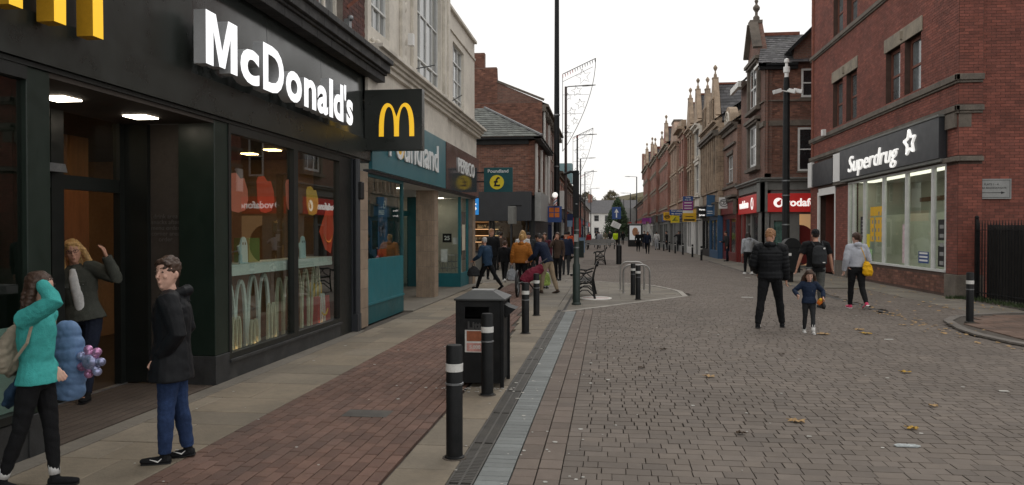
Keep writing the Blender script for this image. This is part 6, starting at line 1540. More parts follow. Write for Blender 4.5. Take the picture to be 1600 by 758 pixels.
for (x, y), lb in [((4.0, 140), 'street lamp on the right before the low red shop'), ((3.3, 165), 'furthest street lamp on the right, over the trees'), ((4.3, 118), 'street lamp on the right against the end of the brick terrace')]: lamp(x, y, 8.6 if y > 130 else 10, label=lb, side=-1, col='dark_metal')
# festive wire sail with stars fixed to the first lamp
def sail(x, y, z0, sc, label):
    o = thing('festive_sail', label, 'decoration', (x, y, z0), 0, 'wire star decorations on the poles')
    P = lambda a, c: (x + a * sc, y, z0 + c * sc)
    m = MB(); top = (1.75, 4.9)
    m.tube([P(0, 0), P(0, 4.1)], .018, 5); m.tube([P(0, 4.1), P(*top)], .022, 5)
    m.tube([P(1.75 * math.sin(t * math.pi / 2 * .98) ** .95, 4.9 * t ** 1.05) for t in np.linspace(0, 1, 12)], .018, 5)
    m.tube([P(0, 3.7), P(1.6, 4.45)], .012, 5)
    for c in (1.0, 2.0, 3.0): m.tube([P(0, c), P(1.72 * math.sin((c / 4.9) * math.pi / 2), c)], .008, 4)
    part(m, 'frame', 'dark_metal', o)
    for (a, c, r) in ((1.1, 3.95, .42), (.75, 3.2, .3), (.95, 2.5, .28), (.5, 2.1, .24), (.65, 1.6, .2), (.3, .9, .18), (.25, 1.3, .15), (.3, 2.9, .2)):
        m = MB(); ps = []
        for i in range(11): rr = r if i % 2 == 0 else r * .42; t = math.pi / 2 + i * math.pi / 5 + .2; ps.append(P(a + rr * math.cos(t), c + rr * math.sin(t)))
        m.tube(ps, .013, 4); part(m, 'star', 'grey_metal', o)
    for i in range(14):
        t = i / 13; m = MB(); p = P(1.7 * t, 4.06 + .78 * t); m.tube([p, (p[0] + .02, p[1], p[2] - .16 * sc)], [.03, .012], 5); part(m, 'bulb', 'red_plain' if i < 5 else 'grey_light', o)
    return o
sail(-2.55, 43.4, 6.2, 1.06, 'large wire sail of stars hanging beside the thick black column')
sail(-2.9, 64, 5.6, .95, 'smaller wire sail of stars on the second lamp')
sail(-3.3, 92, 4.6, .9, 'furthest wire sail of stars down the left side')
# green cast iron post with short arm
o = pole('iron_post', 'dark green iron post with short arm in front of the bench', -.72, 17.7, [(.11, 0), (.11, .03), (.085, .06), (.085, .92), (.062, .96), (.055, 3.0)], 'green_paint')
m = MB(); m.box(-.80, -.66, 17.64, 17.76, 2.0, 3.08); m.tube([(-.70, 17.7, 3.02), (-.85, 17.7, 3.06), (-1.0, 17.7, 3.0)], .035, 6); part(m, 'bracket', 'black_paint', o, bevel=.01)
for z in (1.3, 1.7, 2.3): m = MB(); m.lathe((-.72, 17.7, z), [(.066, 0), (.066, .03)], 12); part(m, 'strap', 'grey_metal', o)
m = MB(FC(17.60)); m.box(-.77, -.67, 0, .01, 1.45, 1.62); part(m, 'small_notice', 'grey_light', o)
# benches
def bench(x, y, rz, label):
    o = thing('park_bench', label, 'bench', (x, y, 0), rz, 'ornate cast iron benches')
    # local: seat runs along y (length 1.7), sitter faces -x; curly back end at +x
    for yy in (-.80, .80):
        e = MB()
        e.tube([(.24, yy, 0), (.20, yy, .22), (.17, yy, .42), (.20, yy, .62), (.27, yy, .84)], [.03, .024, .022, .02, .018], 6)
        e.tube([(-.30, yy, 0), (-.27, yy, .22), (-.26, yy, .42), (-.27, yy, .62)], [.028, .022, .02, .018], 6)
        e.tube([(-.33, yy, .60), (-.2, yy, .655), (0, yy, .64), (.18, yy, .70)], .020, 6)
        e.tube([(-.26, yy, .41), (0, yy, .385), (.17, yy, .42)], .018, 6)
        e.tube([(-.26, yy, .20), (-.1, yy, .30), (.06, yy, .30), (.22, yy, .18)], .016, 6)
        e.tube([(-.28, yy, .05), (-.08, yy, .22), (.06, yy, .22), (.23, yy, .05)], .014, 6)
        e.tube([(-.24, yy, .42), (-.1, yy, .5), (.0, yy, .64)], .012, 5); e.tube([(.16, yy, .42), (.05, yy, .5), (-.1, yy, .65)], .012, 5)
        e.ball((-.345, yy, .60), .035, .03, .035, 8, 6); e.ball((.29, yy, .85), .035, .025, .04, 8, 6)
        e.build('bench_end', 'black_paint', o, local=True, smooth='auto')
    for k in range(6):
        m = MB(); x0 = -.27 + k * .075; m.box(x0, x0 + .062, -.85, .85, .425, .447); m.build('seat_slat', 'dark_wood', o, local=True, bevel=.004)
    for k in range(5):
        m = MB(); z = .50 + k * .075; xx = .175 + (z - .42) * .24; m.box(xx - .025, xx, -.85, .85, z, z + .055); m.build('back_slat', 'dark_wood', o, local=True, bevel=.004)
    return o
b1 = bench(-.56, 20.0, R_(0), 'nearer cast iron bench seen end on behind the green post')
b2 = bench(-.36, 39.8, 0, 'further cast iron bench seen end on, standing alone in the road')
# cycle hoops
def hoop(x0, x1, y, h, label):
    o = thing('cycle_hoop', label, 'cycle stand', ((x0 + x1) / 2, y, 0), 0, 'steel cycle hoops')
    r = .19; ps = [(x0, y, 0), (x0, y, h - r)] + [(x0 + r - r * math.cos(t), y, h - r + r * math.sin(t)) for t in np.linspace(.2, math.pi / 2, 6)] + [(x1 - r + r * math.sin(t), y, h - r + r * math.cos(t)) for t in np.linspace(.0, math.pi / 2 - .2, 6)] + [(x1, y, h - r), (x1, y, 0)]
    m = MB(); m.tube(ps, .026, 10, ax=(0, 1, 0)); part(m, 'tube', M('steel_hoop', (.34, .33, .32), .35, .2, 8, .05, metal=.8), o, smooth='auto')
    for x in (x0, x1): m = MB(); m.lathe((x, y, 0), [(.06, 0), (.06, .008), (.03, .010)], 12); part(m, 'base_plate', 'steel_hoop', o)
hoop(.42, 1.13, 21.2, .77, 'front steel cycle hoop behind the bollard'); hoop(.36, 1.04, 22.5, .80, 'rear steel cycle hoop seen through the front one')
# arrow sign post
o = pole('sign_post', 'post with blue arrow sign and a tilted white notice', .56, 39.9, [(.14, 0), (.14, .96), (.10, 1.0), (.055, 1.05), (.05, 3.0)], 'dark_metal')
m = MB(FC(39.8)); m.box(.20, .66, 0, .02, 2.32, 2.94); p = part(m, 'arrow_sign', 'blue_plain', o, bevel=.01); m = MB(FC(39.78)); m.box(.40, .46, 0, .01, 2.4, 2.68); m.prism([(.32, 2.66), (.54, 2.66), (.43, 2.86)], 0, .01, 'y'); part(m, 'arrow', 'white_plain', p)
m = MB(FC(39.74)); m.prism([(.12, 1.98), (.55, 1.80), (.68, 2.05), (.26, 2.26)], 0, .02, 'y'); p = part(m, 'white_notice', 'white_plain', o)
for k in range(4): m = MB(FC(39.72)); m.bar((.22 + .03 * k, .0, 1.98 + .06 * k), (.52 + .03 * k, .0, 1.86 + .06 * k), .012, .012); part(m, 'text_line', 'grey_metal', p)
# CCTV column with bin
o = pole('camera_column', 'black camera column with three white cameras before the phone shop', 6.05, 27.3, [(.16, 0), (.16, 1.2), (.13, 1.3), (.11, 6.6), (.09, 6.95)], cat='camera column')
m = MB(); m.lathe((6.05, 27.3, 6.95), [(.07, 0), (.07, .15), (.11, .17), (.11, .36), (.05, .38), (.05, .5), (.09, .52), (.08, .62), (.001, .66)], 12); part(m, 'dome_camera', 'white_plain', o, smooth='auto')
for (dx, dz, ln) in ((-.42, -.55, .26), (.34, -.5, .26), (.05, -.42, .2)):
    m = MB(); m.bar((6.05, 27.2, 6.45), (6.05 + dx * .6, 27.15, 6.5), .04); m.bar((6.05 + dx * .55, 27.1, 6.48), (6.05 + dx * .55 + (ln if dx > 0 else -ln), 27.0, 6.40), .12, .13); part(m, 'camera', 'white_plain', o, bevel=.01)
for z in (1.9, 2.9, 3.4): m = MB(); m.lathe((6.05, 27.3, z), [(.14, 0), (.14, .04)], 12); part(m, 'strap', 'grey_metal', o)
bn = thing('litter_bin', 'dark litter bin with domed hood beside the camera column', 'bin', (6.1, 26.6, 0))
m = MB(); m.box(5.95, 6.12, 26.5, 26.62, 0, .35); part(m, 'foot', 'black_paint', bn)
m = MB(); m.box(5.78, 6.32, 26.35, 26.8, .32, 1.15); part(m, 'body', 'black_paint', bn, bevel=.03)
m = MB(); m.prism([(5.76, 1.152)] + [(6.05 + .29 * math.cos(t), 1.152 + .32 * math.sin(t)) for t in np.linspace(math.pi, 0, 10)], 26.33, 26.82, 'y'); part(m, 'hood', 'black_paint', bn)
m = MB(FC(26.34)); m.box(5.85, 6.02, 0, .012, .88, .97); part(m, 'label_plate', 'white_plain', bn)
m = MB(); 
for z in (.4, .6, .8, 1.0): m.box(6.32, 6.40, 26.4, 26.75, z, z + .03)
part(m, 'rib', 'black_paint', bn)
# grey utility cabinet and post by the bakery
o = thing('utility_cabinet', 'grey street cabinet behind the old man in the dark blue coat', 'cabinet', (-5.0, 28.4, 0))
m = MB(); m.box(-5.5, -4.62, 28.4, 28.8, .0, .9); part(m, 'housing', 'grey_front', o, bevel=.01); m = MB(); m.box(-5.52, -4.6, 28.38, 28.82, .9, .95); part(m, 'top', 'dark_metal', o); m = MB(); m.box(-4.68, -4.6, 28.3, 28.38, 0, 1.05); part(m, 'end_post', 'black_paint', o)
# traffic-light style signal seen from the side by the bakery
o = pole('pedestrian_signal', 'dark signal head on a thin post in front of the bakery fascia', -4.05, 32.2, [(.05, 0), (.05, 2.2)], 'dark_metal')
m = MB(); m.box(-4.18, -3.98, 32.05, 32.3, 2.0, 2.75); m.tube([(-3.94, 32.15, 2.0), (-3.94, 32.15, 2.75)], .12, 10, r2=.16); part(m, 'signal_head', 'grey_front', o, bevel=.02); m = MB(); m.box(-4.12, -3.6, 32.1, 32.2, 2.74, 2.80); part(m, 'hood', 'black_paint', o)
# striped barber pole, blue window sign and other blades along the left row
o = board('hanging_sign', 'dark blue hanging sign with four orange squares beside the thick column', -3.25, -2.30, 2.15, 2.95, 38.5, 'blue_plain')
for i in (0, 1):
    for j in (0, 1): m = MB(FC(38.46)); m.box(-2.93 + i * .28, -2.70 + i * .28, 0, .012, 2.40 + j * .26, 2.62 + j * .26); part(m, 'orange_square', 'orange_plain', o)
o = thing('barber_pole', 'red white and blue striped barber pole above the blue sign', 'sign', (-2.6, 38.2, 3.1))
m = MB(); m.tube([(-2.62, 38.2, 2.98), (-2.62, 38.2, 3.38)], .09, 12); part(m, 'cylinder', 'white_plain', o); m = MB(); m.ball((-2.62, 38.2, 3.5), .14); part(m, 'globe', 'white_lit', o)
for k in range(3): m = MB(); m.tube([(-2.62 + .095 * math.cos(t + k * 2.1), 38.2 + .095 * math.sin(t + k * 2.1), 2.98 + .4 * t / 6.3) for t in np.linspace(0, 6.3, 14)], .018, 4); part(m, 'stripe', ['red_plain', 'blue_plain', 'red_plain'][k], o)
board('hanging_sign', 'pale blue square hanging sign right of the thick black column', -2.75, -2.3, 2.0, 2.4, 50, 'blue_pale' if 'blue_pale' in MT else M('blue_pale', (.22, .33, .48), .5, .1, 3, 0))
board('hanging_sign', 'white hanging sign high on the left row beside the brown lamp', -3.5, -2.9, 3.3, 4.6, 55, 'white_plain')
board('hanging_sign', 'blue hanging sign over the left row shops', -3.6, -2.8, 2.4, 3.1, 62, 'blue_deep')
board('hanging_sign', 'small white square sign on the left row', -3.6, -3.1, 2.6, 3.1, 74, 'white_plain')
# A-board, feather flag
o = thing('pavement_board', 'white framed pavement board standing beyond the green post', 'a-board', (-2.5, 53, 0))
m = MB(); 
for s_ in (-1, 1): m.bar((-2.5, 53 + s_ * .25, .0), (-2.5, 53 + s_ * .03, 1.05), .62, .04, up=(0, 0, 1))
part(m, 'frame', 'white_plain', o); m = MB(); m.bar((-2.5, 52.72, .15), (-2.5, 52.92, .95), .46, .03); part(m, 'panel', 'black_plain', o)
o = thing('second_board', 'dark green pavement board beside the white framed one', 'a-board', (-1.8, 50, 0)); m = MB(); m.box(-1.95, -1.55, 49.95, 50.05, 0, 1.1); part(m, 'panel', 'green_paint', o, bevel=.01)
o['label'] = 'dark green upright board beside the white framed pavement board'; o.name = 'upright_board'
o = thing('feather_flag', 'red feather flag standing beyond the pavement boards', 'flag', (-3.1, 68, 0)); m = MB(); m.tube([(-3.1, 68, 0), (-3.1, 68, 3.2)], .03, 6); part(m, 'pole', 'dark_metal', o)
m = MB(); m.prism([(-3.08, .9), (-2.4, 1.0), (-2.35, 2.6), (-2.7, 3.2), (-3.08, 3.2)], 67.98, 68.01, 'y'); part(m, 'cloth', 'red_plain', o)
o = thing('cafe_board', 'blue pavement board by the outdoor seats', 'a-board', (-2.3, 62, 0)); m = MB(); m.bar((-2.3, 61.8, 0), (-2.3, 62, 1.2), .9, .06); part(m, 'panel', M('pale_board', (.16, .25, .36), .5, .3, 3, 0), o); o.name = 'pavement_board'
# digital poster unit
o = thing('poster_unit', 'freestanding black framed poster unit in the middle of the street', 'advertising panel', (3.05, 88, 0))
m = MB(); m.box(2.25, 3.85, 87.85, 88.15, 0, 2.5); part(m, 'casing', 'black_plain', o, bevel=.03); m = MB(); m.box(2.22, 3.88, 87.88, 88.12, 2.5, 2.6); part(m, 'top_rail', 'grey_light', o)
m = MB(FC(87.85)); m.box(2.42, 3.68, 0, .02, .75, 2.36); p = part(m, 'poster', emis('poster_white', (.42, .42, .42), .5), o); m = MB(FC(87.83)); m.tube([(3.05, 0, 1.65), (3.05, .01, 1.65)], .34, 14, r2=.5, ax=(1, 0, 0)); part(m, 'poster_picture', M('peach', (.45, .22, .12), .6, .3, 5, 0), p)
# pedestrian guard rail and seats far off
o = thing('guard_rail', 'low steel barrier beside the poster unit', 'railing', (4.4, 84, 0)); m = MB()
m.tube([(3.9, 84, .95), (5.3, 84, .95)], .03, 5)
for k in range(6): m.tube([(3.9 + k * .28, 84, 0), (3.9 + k * .28, 84, .95)], .022, 5)
part(m, 'rail', 'grey_metal', o)
for k, (x, y) in enumerate(((-1.1, 72), (-.2, 74), (-1.6, 78), (-.6, 82))):
    o = thing('outdoor_bench', ['nearest', 'second', 'third', 'furthest'][k] + ' timber topped seat in the outdoor seating area', 'seat', (x, y, 0), 0, 'outdoor seats in mid street')
    m = MB(); m.box(x - .9, x + .9, y - .25, y + .25, .42, .5); part(m, 'seat', 'grey_light', o); m = MB(); m.box(x - .9, x + .9, y - .25, y - .2, .6, .9); part(m, 'backrest', 'grey_light', o)
    for dx in (-.8, .8): m = MB(); m.box(x + dx - .04, x + dx + .04, y - .22, y + .22, 0, .42); part(m, 'leg', 'dark_metal', o)
# ---------------------------------------------------------------- trees
def tree(x, y, h, w_, label, n=5200, conifer=True, mats=('leaf_green', 'leaf_green2')):
    M('leaf_green', (.050, .085, .038), .8, .3, 1.5, 0, tint=.5); M('leaf_autumn', (.10, .085, .045), .8, .3, 1.5, 0, tint=.5); M('bark', (.05, .04, .03), .9, .3, 4, .4)
    o = thing('tree', label, 'tree', (x, y, 0)); m = MB(); m.tube([(x, y, 0), (x, y, h * .9)], [.16 * h / 6, .03], 8)
    for k in range(10): t = random.uniform(.2, .8); a = random.random() * 6.28; r = w_ * .4 * (1.1 - t); m.tube([(x, y, h * t), (x + r * math.cos(a), y + r * math.sin(a), h * (t + .08))], [.04, .01], 5)
    part(m, 'trunk', 'bark', o)
    m = MB()
    lobes = [(random.random() * 6.28, random.random(), random.uniform(.7, 1.12)) for _ in range(40)]
    for i in range(n):
        t = random.random() ** .8; a, tt, q = random.choice(lobes)
        rr = (w_ / 2) * ((1 - t) ** .7 if conifer else math.sin(math.pi * min(.98, t * .92 + .08)) ** .6); a += random.gauss(0, .35)
        rr *= q * (random.random() ** .35); z = h * (.12 + .88 * t) + random.gauss(0, h * .015)
        c = Vector((x + rr * math.cos(a), y + rr * math.sin(a), z)); s_ = h * random.uniform(.012, .026); m.tint = random.random()
        u_ = Vector((random.gauss(0, 1), random.gauss(0, 1), random.gauss(0, 1))).normalized() * s_; v_ = u_.orthogonal().normalized() * s_ * .6
        m.add([c - u_, c + v_, c + u_, c - v_], [(0, 1, 2, 3)])
    part(m, 'crown', mats[0], o); return o
M('leaf_green', (.050, .085, .038), .8, .3, 1.5, 0, tint=.5)
tree(1.45, 118, 6.7, 5.4, 'dense dark green conical tree in the middle of the far street', 9000)
for k, (x, y, h, w_) in enumerate(((-6, 215, 12.5, 9), (1, 220, 13, 9), (7, 210, 11, 9), (-12, 225, 12, 10))):
    tree(x, y, h, w_, ['broad autumn tree over the left of the white house roof', 'broad autumn tree over the middle of the white house', 'autumn tree right of the white house', 'leftmost autumn tree beyond the rooftops'][k], 2600, False, ('leaf_autumn',))
g = MB(); g.tube([(-60 + 12 * i, 260, 3 + 3 * math.sin(i * 1.3)) for i in range(12)], 9, 10); struct(g, 'hill', 'leaf_autumn')
# ================================================================= PEOPLE
TS = None
def remesh(mb, vox, smooth=3, wrinkle=0., wscale=14., seed=0.):
    me = bpy.data.meshes.new('tmp'); me.from_pydata([tuple(v) for v in mb.v], [], mb.f)
    global TS
    if TS is None: TS = bpy.data.scenes.new('tmp')
    o = bpy.data.objects.new('tmp', me); TS.collection.objects.link(o)
    r = o.modifiers.new('r', 'REMESH'); r.mode = 'VOXEL'; r.voxel_size = vox; r.use_smooth_shade = True
    s = o.modifiers.new('s', 'SMOOTH'); s.factor = .5; s.iterations = smooth
    TS.view_layers[0].update(); dg = TS.view_layers[0].depsgraph
    out = bpy.data.meshes.new_from_object(o.evaluated_get(dg)); bpy.data.objects.remove(o); bpy.data.meshes.remove(me)
    if wrinkle:
        n = len(out.vertices); co = np.empty(n * 3); out.vertices.foreach_get('co', co); co = co.reshape(-1, 3)
        no = np.empty(n * 3); out.vertices.foreach_get('normal', no); no = no.reshape(-1, 3)
        rs = np.random.RandomState(int(abs(seed) * 100) % 9999); d = np.zeros(n)
        for k in range(14):
            f = rs.normal(size=3) * wscale * (1.6 if k < 7 else 3.2); f[2] *= 1.25
            d += np.sin(co @ f + rs.uniform(0, 6.28)) * (.34 if k < 7 else .2)
        d = np.abs(d) * 1.3 - .5
        out.vertices.foreach_set('co', (co + no * (d * wrinkle * .6)[:, None]).reshape(-1))
    out.polygons.foreach_set('use_smooth', [True] * len(out.polygons)); out.update()
    return out
def meshobj(name, me, mat, parent, label=None):
    me.name = name; me.materials.clear(); me.materials.append(MT[mat])
    o = bpy.data.objects.new(name, me); COL.objects.link(o); o.parent = parent
    if label: o['label'] = label
    return o
def person(label, xy, face, H, top, legs, shoes='cloth_black', hair='hair_brown', hstyle='short', skin='skin', build=1., vox=None,
           L=(0, 0), R=(0, 0), spread=0., lhand=None, rhand=None, lel=None, rel=None, lean=0., headyaw=0., headpitch=0., hem=.46, sleeves=1., puff=0.,
           hood=None, headscale=1., bulk=1., bag=None, cap=None, socks=None, flare=0., z=0., detail=False, group=None, female=False, legw=1., fringe=True, tilt=0.):
    """face: 0 = walking away down the street, 90 = towards the left, 180 = towards the camera. L/R = (hip swing, knee bend) in degrees.
    hands are targets in units of body height relative to the shoulder: (out, forward, up)"""
    o = thing('person', label, 'person', (xy[0], xy[1], z), R_(face), group)
    vox = vox or .018
    hs = headscale
    # skeleton ------------------------------------------------
    def leg(side, sw, kn):
        a, b_ = R_(sw), R_(sw - kn); sp = math.sin(R_(spread)) * side
        hip = Vector((side * .052 * H * build, 0, .52 * H)); knee = hip + Vector((side * .004 + sp, math.sin(a), -math.cos(a))) * .245 * H
        ank = knee + Vector((sp, math.sin(b_), -math.cos(b_))) * .235 * H
        return hip, knee, ank, b_
    LL_, RL_ = leg(-1, *L), leg(1, *R)
    def toe(l):
        p = min(0, l[3]) * .75
        return p
    low = min(LL_[2].z + min(0, toe(LL_)) * 0 , RL_[2].z) - .040 * H
    dz = -low
    T = lambda v: v + Vector((0, 0, dz))
    LL_ = [T(LL_[0]), T(LL_[1]), T(LL_[2]), LL_[3]]; RL_ = [T(RL_[0]), T(RL_[1]), T(RL_[2]), RL_[3]]
    pel = Vector((0, 0, .52 * H + dz)); rot = Matrix.Rotation(R_(-lean), 3, 'X') @ Matrix.Rotation(R_(tilt), 3, 'Y')
    U = lambda x, y, zz: pel + rot @ Vector((x * H, y * H, (zz - .52) * H))
    sw_ = (.098 if female else .112) * build
    shL, shR = U(-sw_, 0, .805), U(sw_, 0, .805)
    def arm(sh, side, hand, elh):
        hand = hand or (.035, .03, -.31); t = sh + Vector((side * hand[0] * H, hand[1] * H, hand[2] * H))
        u1, u2 = .168 * H, .150 * H; d = t - sh; dist = min(d.length, (u1 + u2) * .995); dn = d.normalized(); t = sh + dn * dist
        h = Vector(elh) if elh else Vector((side * .5, -1, -.2)); h = Vector((side * abs(h.x) if not elh else side * h.x, h.y, h.z)); h = (h - dn * h.dot(dn)).normalized()
        ca = (u1 * u1 + dist * dist - u2 * u2) / (2 * u1 * dist); ca = max(-1, min(1, ca)); e = sh + dn * (u1 * ca) + h * (u1 * math.sqrt(1 - ca * ca))
        return e, t
    eL, hL = arm(shL, -1, lhand, lel); eR, hR = arm(shR, 1, rhand, rel)
    neck0, neck1 = U(0, -.004, .82), U(0, .012, .872)
    hc = U(0, .022, .872) + Vector((0, 0, .058 * H * hs)) 
    # a bowed head drops forward
    HR = rot @ Matrix.Rotation(R_(headyaw), 3, 'Z') @ Matrix.Rotation(R_(-headpitch), 3, 'X')
    if lean > 15: HR = Matrix.Rotation(R_(headyaw), 3, 'Z') @ Matrix.Rotation(R_(-headpitch - lean * .5), 3, 'X')
    hu = H * hs
    HP = lambda x, y, zz: hc + HR @ Vector((x * hu, y * hu, zz * hu))
    ax = tuple(HR @ Vector((1, 0, 0)))
    # body: one continuous skin surface -----------------------
    m = MB(); k = build * .86
    m.tube([U(0, 0, .50), U(0, 0, .58), U(0, .0, .66), U(0, 0, .74), U(0, 0, .80), U(0, 0, .828)], [.075 * H * k, .070 * H * k, .072 * H * k, .085 * H * k, .082 * H * k, .035 * H * k], 14, r2=[.055 * H * k, .052 * H * k, .055 * H * k, .058 * H * k, .048 * H * k, .035 * H * k], ax=tuple(rot @ Vector((1, 0, 0))))
    m.tube([neck0, neck1, hc], [.033 * H * k, .029 * H * k * hs, .030 * H * hs], 10)
    rows = [(-.074, .030, .010, .014), (-.066, .022, .020, .024), (-.050, .012, .031, .036), (-.030, .004, .037, .044), (-.008, -.002, .041, .051), (.016, -.006, .0425, .054), (.038, -.008, .040, .051), (.056, -.008, .031, .040), (.066, -.008, .014, .018)]
    m.tube([HP(0, r[1], r[0]) for r in rows], [r[2] * hu for r in rows], 16, r2=[r[3] * hu for r in rows], ax=ax)
    m.tube([HP(0, .046, .008), HP(0, .0535, -.010), HP(0, .059, -.021), HP(0, .050, -.026)], [.004 * hu, .0055 * hu, .0072 * hu, .005 * hu], 8)
    for s_ in (-1, 1):
        m.ball(HP(s_ * .043, -.006, -.010), .006 * hu, .012 * hu, .018 * hu, 8, 6); m.ball(HP(s_ * .020, .034, -.018), .012 * hu, .009 * hu, .012 * hu, 7, 5)
    m.ball(HP(0, .0445, -.043), .014 * hu, .0065 * hu, .009 * hu, 8, 5); m.ball(HP(0, .033, -.062), .012 * hu, .010 * hu, .010 * hu, 8, 5)
    for sd, sh, e, h_ in ((-1, shL, eL, hL), (1, shR, eR, hR)):
        m.tube([sh + (neck0 - sh) * .35, sh, sh + (e - sh) * .5, e, e + (h_ - e) * .35, h_], [.030 * H * k, .032 * H * k, .027 * H * k, .021 * H * k, .021 * H * k, .0145 * H * k], 10)
        f = (h_ - e).normalized(); side_ = f.cross(Vector((0, 1, 0)) if abs(f.y) < .8 else Vector((0, 0, 1))).normalized()
        pn = f.cross(side_).normalized(); pl = .052 * H * min(1.1, hs)
        m.tube([h_, h_ + f * pl * .5, h_ + f * pl], [.012 * H * hs, .020 * H * hs, .020 * H * hs], 8, r2=[.011 * H * hs, .010 * H * hs, .009 * H * hs], ax=tuple(pn))
        for i, q in enumerate((-.0165, -.0055, .0055, .0165)):
            b0 = h_ + f * pl * .95 + pn * (q * H * hs); ln = (.036, .042, .040, .032)[i] * H * hs; cu = side_ * sd * (.35 + .05 * i)
            m.tube([b0, b0 + (f + cu * .4).normalized() * ln * .45, b0 + (f + cu * .4).normalized() * ln * .45 + (f * .7 + cu * 1.6).normalized() * ln * .5], [.0062 * H * hs, .0056 * H * hs, .0045 * H * hs], 6)
        b0 = h_ + f * pl * .25 + pn * (.016 * H * hs); m.tube([b0, b0 + (pn + f * .7).normalized() * .022 * H * hs, b0 + (pn * .5 + f).normalized() * .042 * H * hs], [.0075 * H * hs, .0068 * H * hs, .005 * H * hs], 6)
    for (hip, knee, ank, b_), sd in ((LL_, -1), (RL_, 1)):
        m.tube([hip + Vector((0, 0, .01 * H)), hip + (knee - hip) * .5, knee, knee + (ank - knee) * .35, ank], [.048 * H * k, .042 * H * k, .030 * H * k, .030 * H * k, .019 * H * k], 10)
        d_ = Matrix.Rotation(b_ * .7 if b_ < 0 else b_ * .5, 3, 'X') @ Vector((0, 1, 0)); dn_ = Vector((0, 0, 1))
        m.tube([ank, ank + Vector((0, 0, -.02 * H))], .018 * H, 8); m.tube([ank - Vector((0, 0, .022 * H)) - d_ * .02 * H, ank - Vector((0, 0, .024 * H)) + d_ * .085 * H], .015 * H, 8)
    body = meshobj('body', remesh(m, vox * (.55 if detail else .8), 2), skin, o)
    # face details
    for s_ in (-1, 1):
        m = MB(); m.ball(HP(s_ * .0175, .0462, .002), .0058 * hu, .0042 * hu, .0030 * hu, 10, 6); e_ = m.build('eye', 'eye_dark' if 'eye_dark' in MT else M('eye_dark', (.035, .028, .025), .3, 0, 1, 0), body, local=True, smooth=True)
        m = MB(); m.tube([HP(s_ * .008, .0515, .016), HP(s_ * .017, .0505, .0195), HP(s_ * .028, .043, .017)], [.0012 * hu, .0019 * hu, .001 * hu], 5); m.build('eyebrow', hair if hair != 'hair_grey' else 'hair_grey', body, local=True, smooth=True)
    m = MB(); m.ball(HP(0, .0495, -.0425), .0095 * hu, .0026 * hu, .0018 * hu, 10, 5); m.build('mouth', 'lips' if 'lips' in MT else M('lips', (.30, .10, .08), .5, .05, 5, 0), body, local=True, smooth=True)
    # hair ----------------------------------------------------
    if hstyle != 'none':
        m = MB(); kh = 1.10
        m.tube([HP(0, -.016, -.034), HP(0, -.013, -.012), HP(0, -.011, .016), HP(0, -.010, .040), HP(0, -.009, .060), HP(0, -.008, .073)], [.030 * hu, .042 * hu, .0465 * hu, .044 * hu, .034 * hu, .012 * hu], 16, r2=[.032 * hu, .046 * hu, .0545 * hu, .055 * hu, .044 * hu, .014 * hu], ax=ax)
        if fringe: m.tube([HP(-.038, .022, .030), HP(-.018, .040, .046), HP(.012, .042, .047), HP(.038, .022, .034)], .009 * hu, 8)
        if hstyle in ('long', 'longwild'):
            q = 1.25 if hstyle == 'longwild' else 1
            for s_ in (-1, 1): m.tube([HP(s_ * .034, -.002, .035), HP(s_ * .047 * q, -.004, -.01), HP(s_ * .056 * q, -.010, -.06), HP(s_ * .058 * q, -.012 + .02 * (q - 1), -.115), HP(s_ * .050 * q, -.01, -.165)], [.016 * hu, .019 * hu, .021 * hu, .022 * hu * q, .010 * hu], 8)
            m.tube([HP(0, -.045, .02), HP(0, -.055, -.04), HP(0, -.052, -.10), HP(0, -.048, -.165)], [.032 * hu, .040 * hu, .046 * hu, .030 * hu], 10, r2=[.02 * hu, .02 * hu, .02 * hu, .012 * hu], ax=ax)
        if hstyle == 'bob': 
            for s_ in (-1, 1): m.tube([HP(s_ * .034, -.004, .03), HP(s_ * .046, -.008, -.02), HP(s_ * .044, -.008, -.065)], [.016 * hu, .018 * hu, .014 * hu], 8)
            m.tube([HP(0, -.045, .01), HP(0, -.05, -.065)], .035 * hu, 8, r2=.018 * hu, ax=ax)
        if hstyle == 'bun': m.ball(HP(0, -.055, .055), .026 * hu)
        if hstyle == 'pony':
            m.tube([HP(0, -.05, .04), HP(0, -.075, .03), HP(0, -.085, -.01), HP(0, -.075, -.07), HP(0, -.065, -.115)], [.012 * hu, .018 * hu, .022 * hu, .020 * hu, .006 * hu], 8)
        me = remesh(m, vox * .6, 2, .004 * H, 30, 3.)
        # keep the face clear: pull hair that would cover it back
        meshobj('hair', me, hair, o)
    if cap:
        m = MB(); m.tube([HP(0, -.010, .014), HP(0, -.009, .040), HP(0, -.008, .064), HP(0, -.008, .078)], [.049 * hu, .048 * hu, .036 * hu, .010 * hu], 16, r2=[.058 * hu, .057 * hu, .044 * hu, .012 * hu], ax=ax)
        m.tube([HP(0, .04, .020), HP(0, .088, .012)], [.034 * hu, .026 * hu], 12, r2=[.005 * hu, .004 * hu], ax=ax); meshobj('cap', remesh(m, vox * .5, 1), cap, o)
    # top garment ----------------------------------------------
    g = build * bulk; m = MB(); hz = hem
    zs = [hz, hz + (.60 - hz) * .5, .60, .66, .72, .77, .81, .832]
    rx = [(.088 + flare) * g, (.087 + flare * .5) * g, .080 * g, .085 * g, .096 * g, .100 * g, .084 * g, .040 * g]
    ry = [(.066 + flare * .8) * g, (.066 + flare * .4) * g, .062 * g, .066 * g, .070 * g, .066 * g, .052 * g, .038 * g]
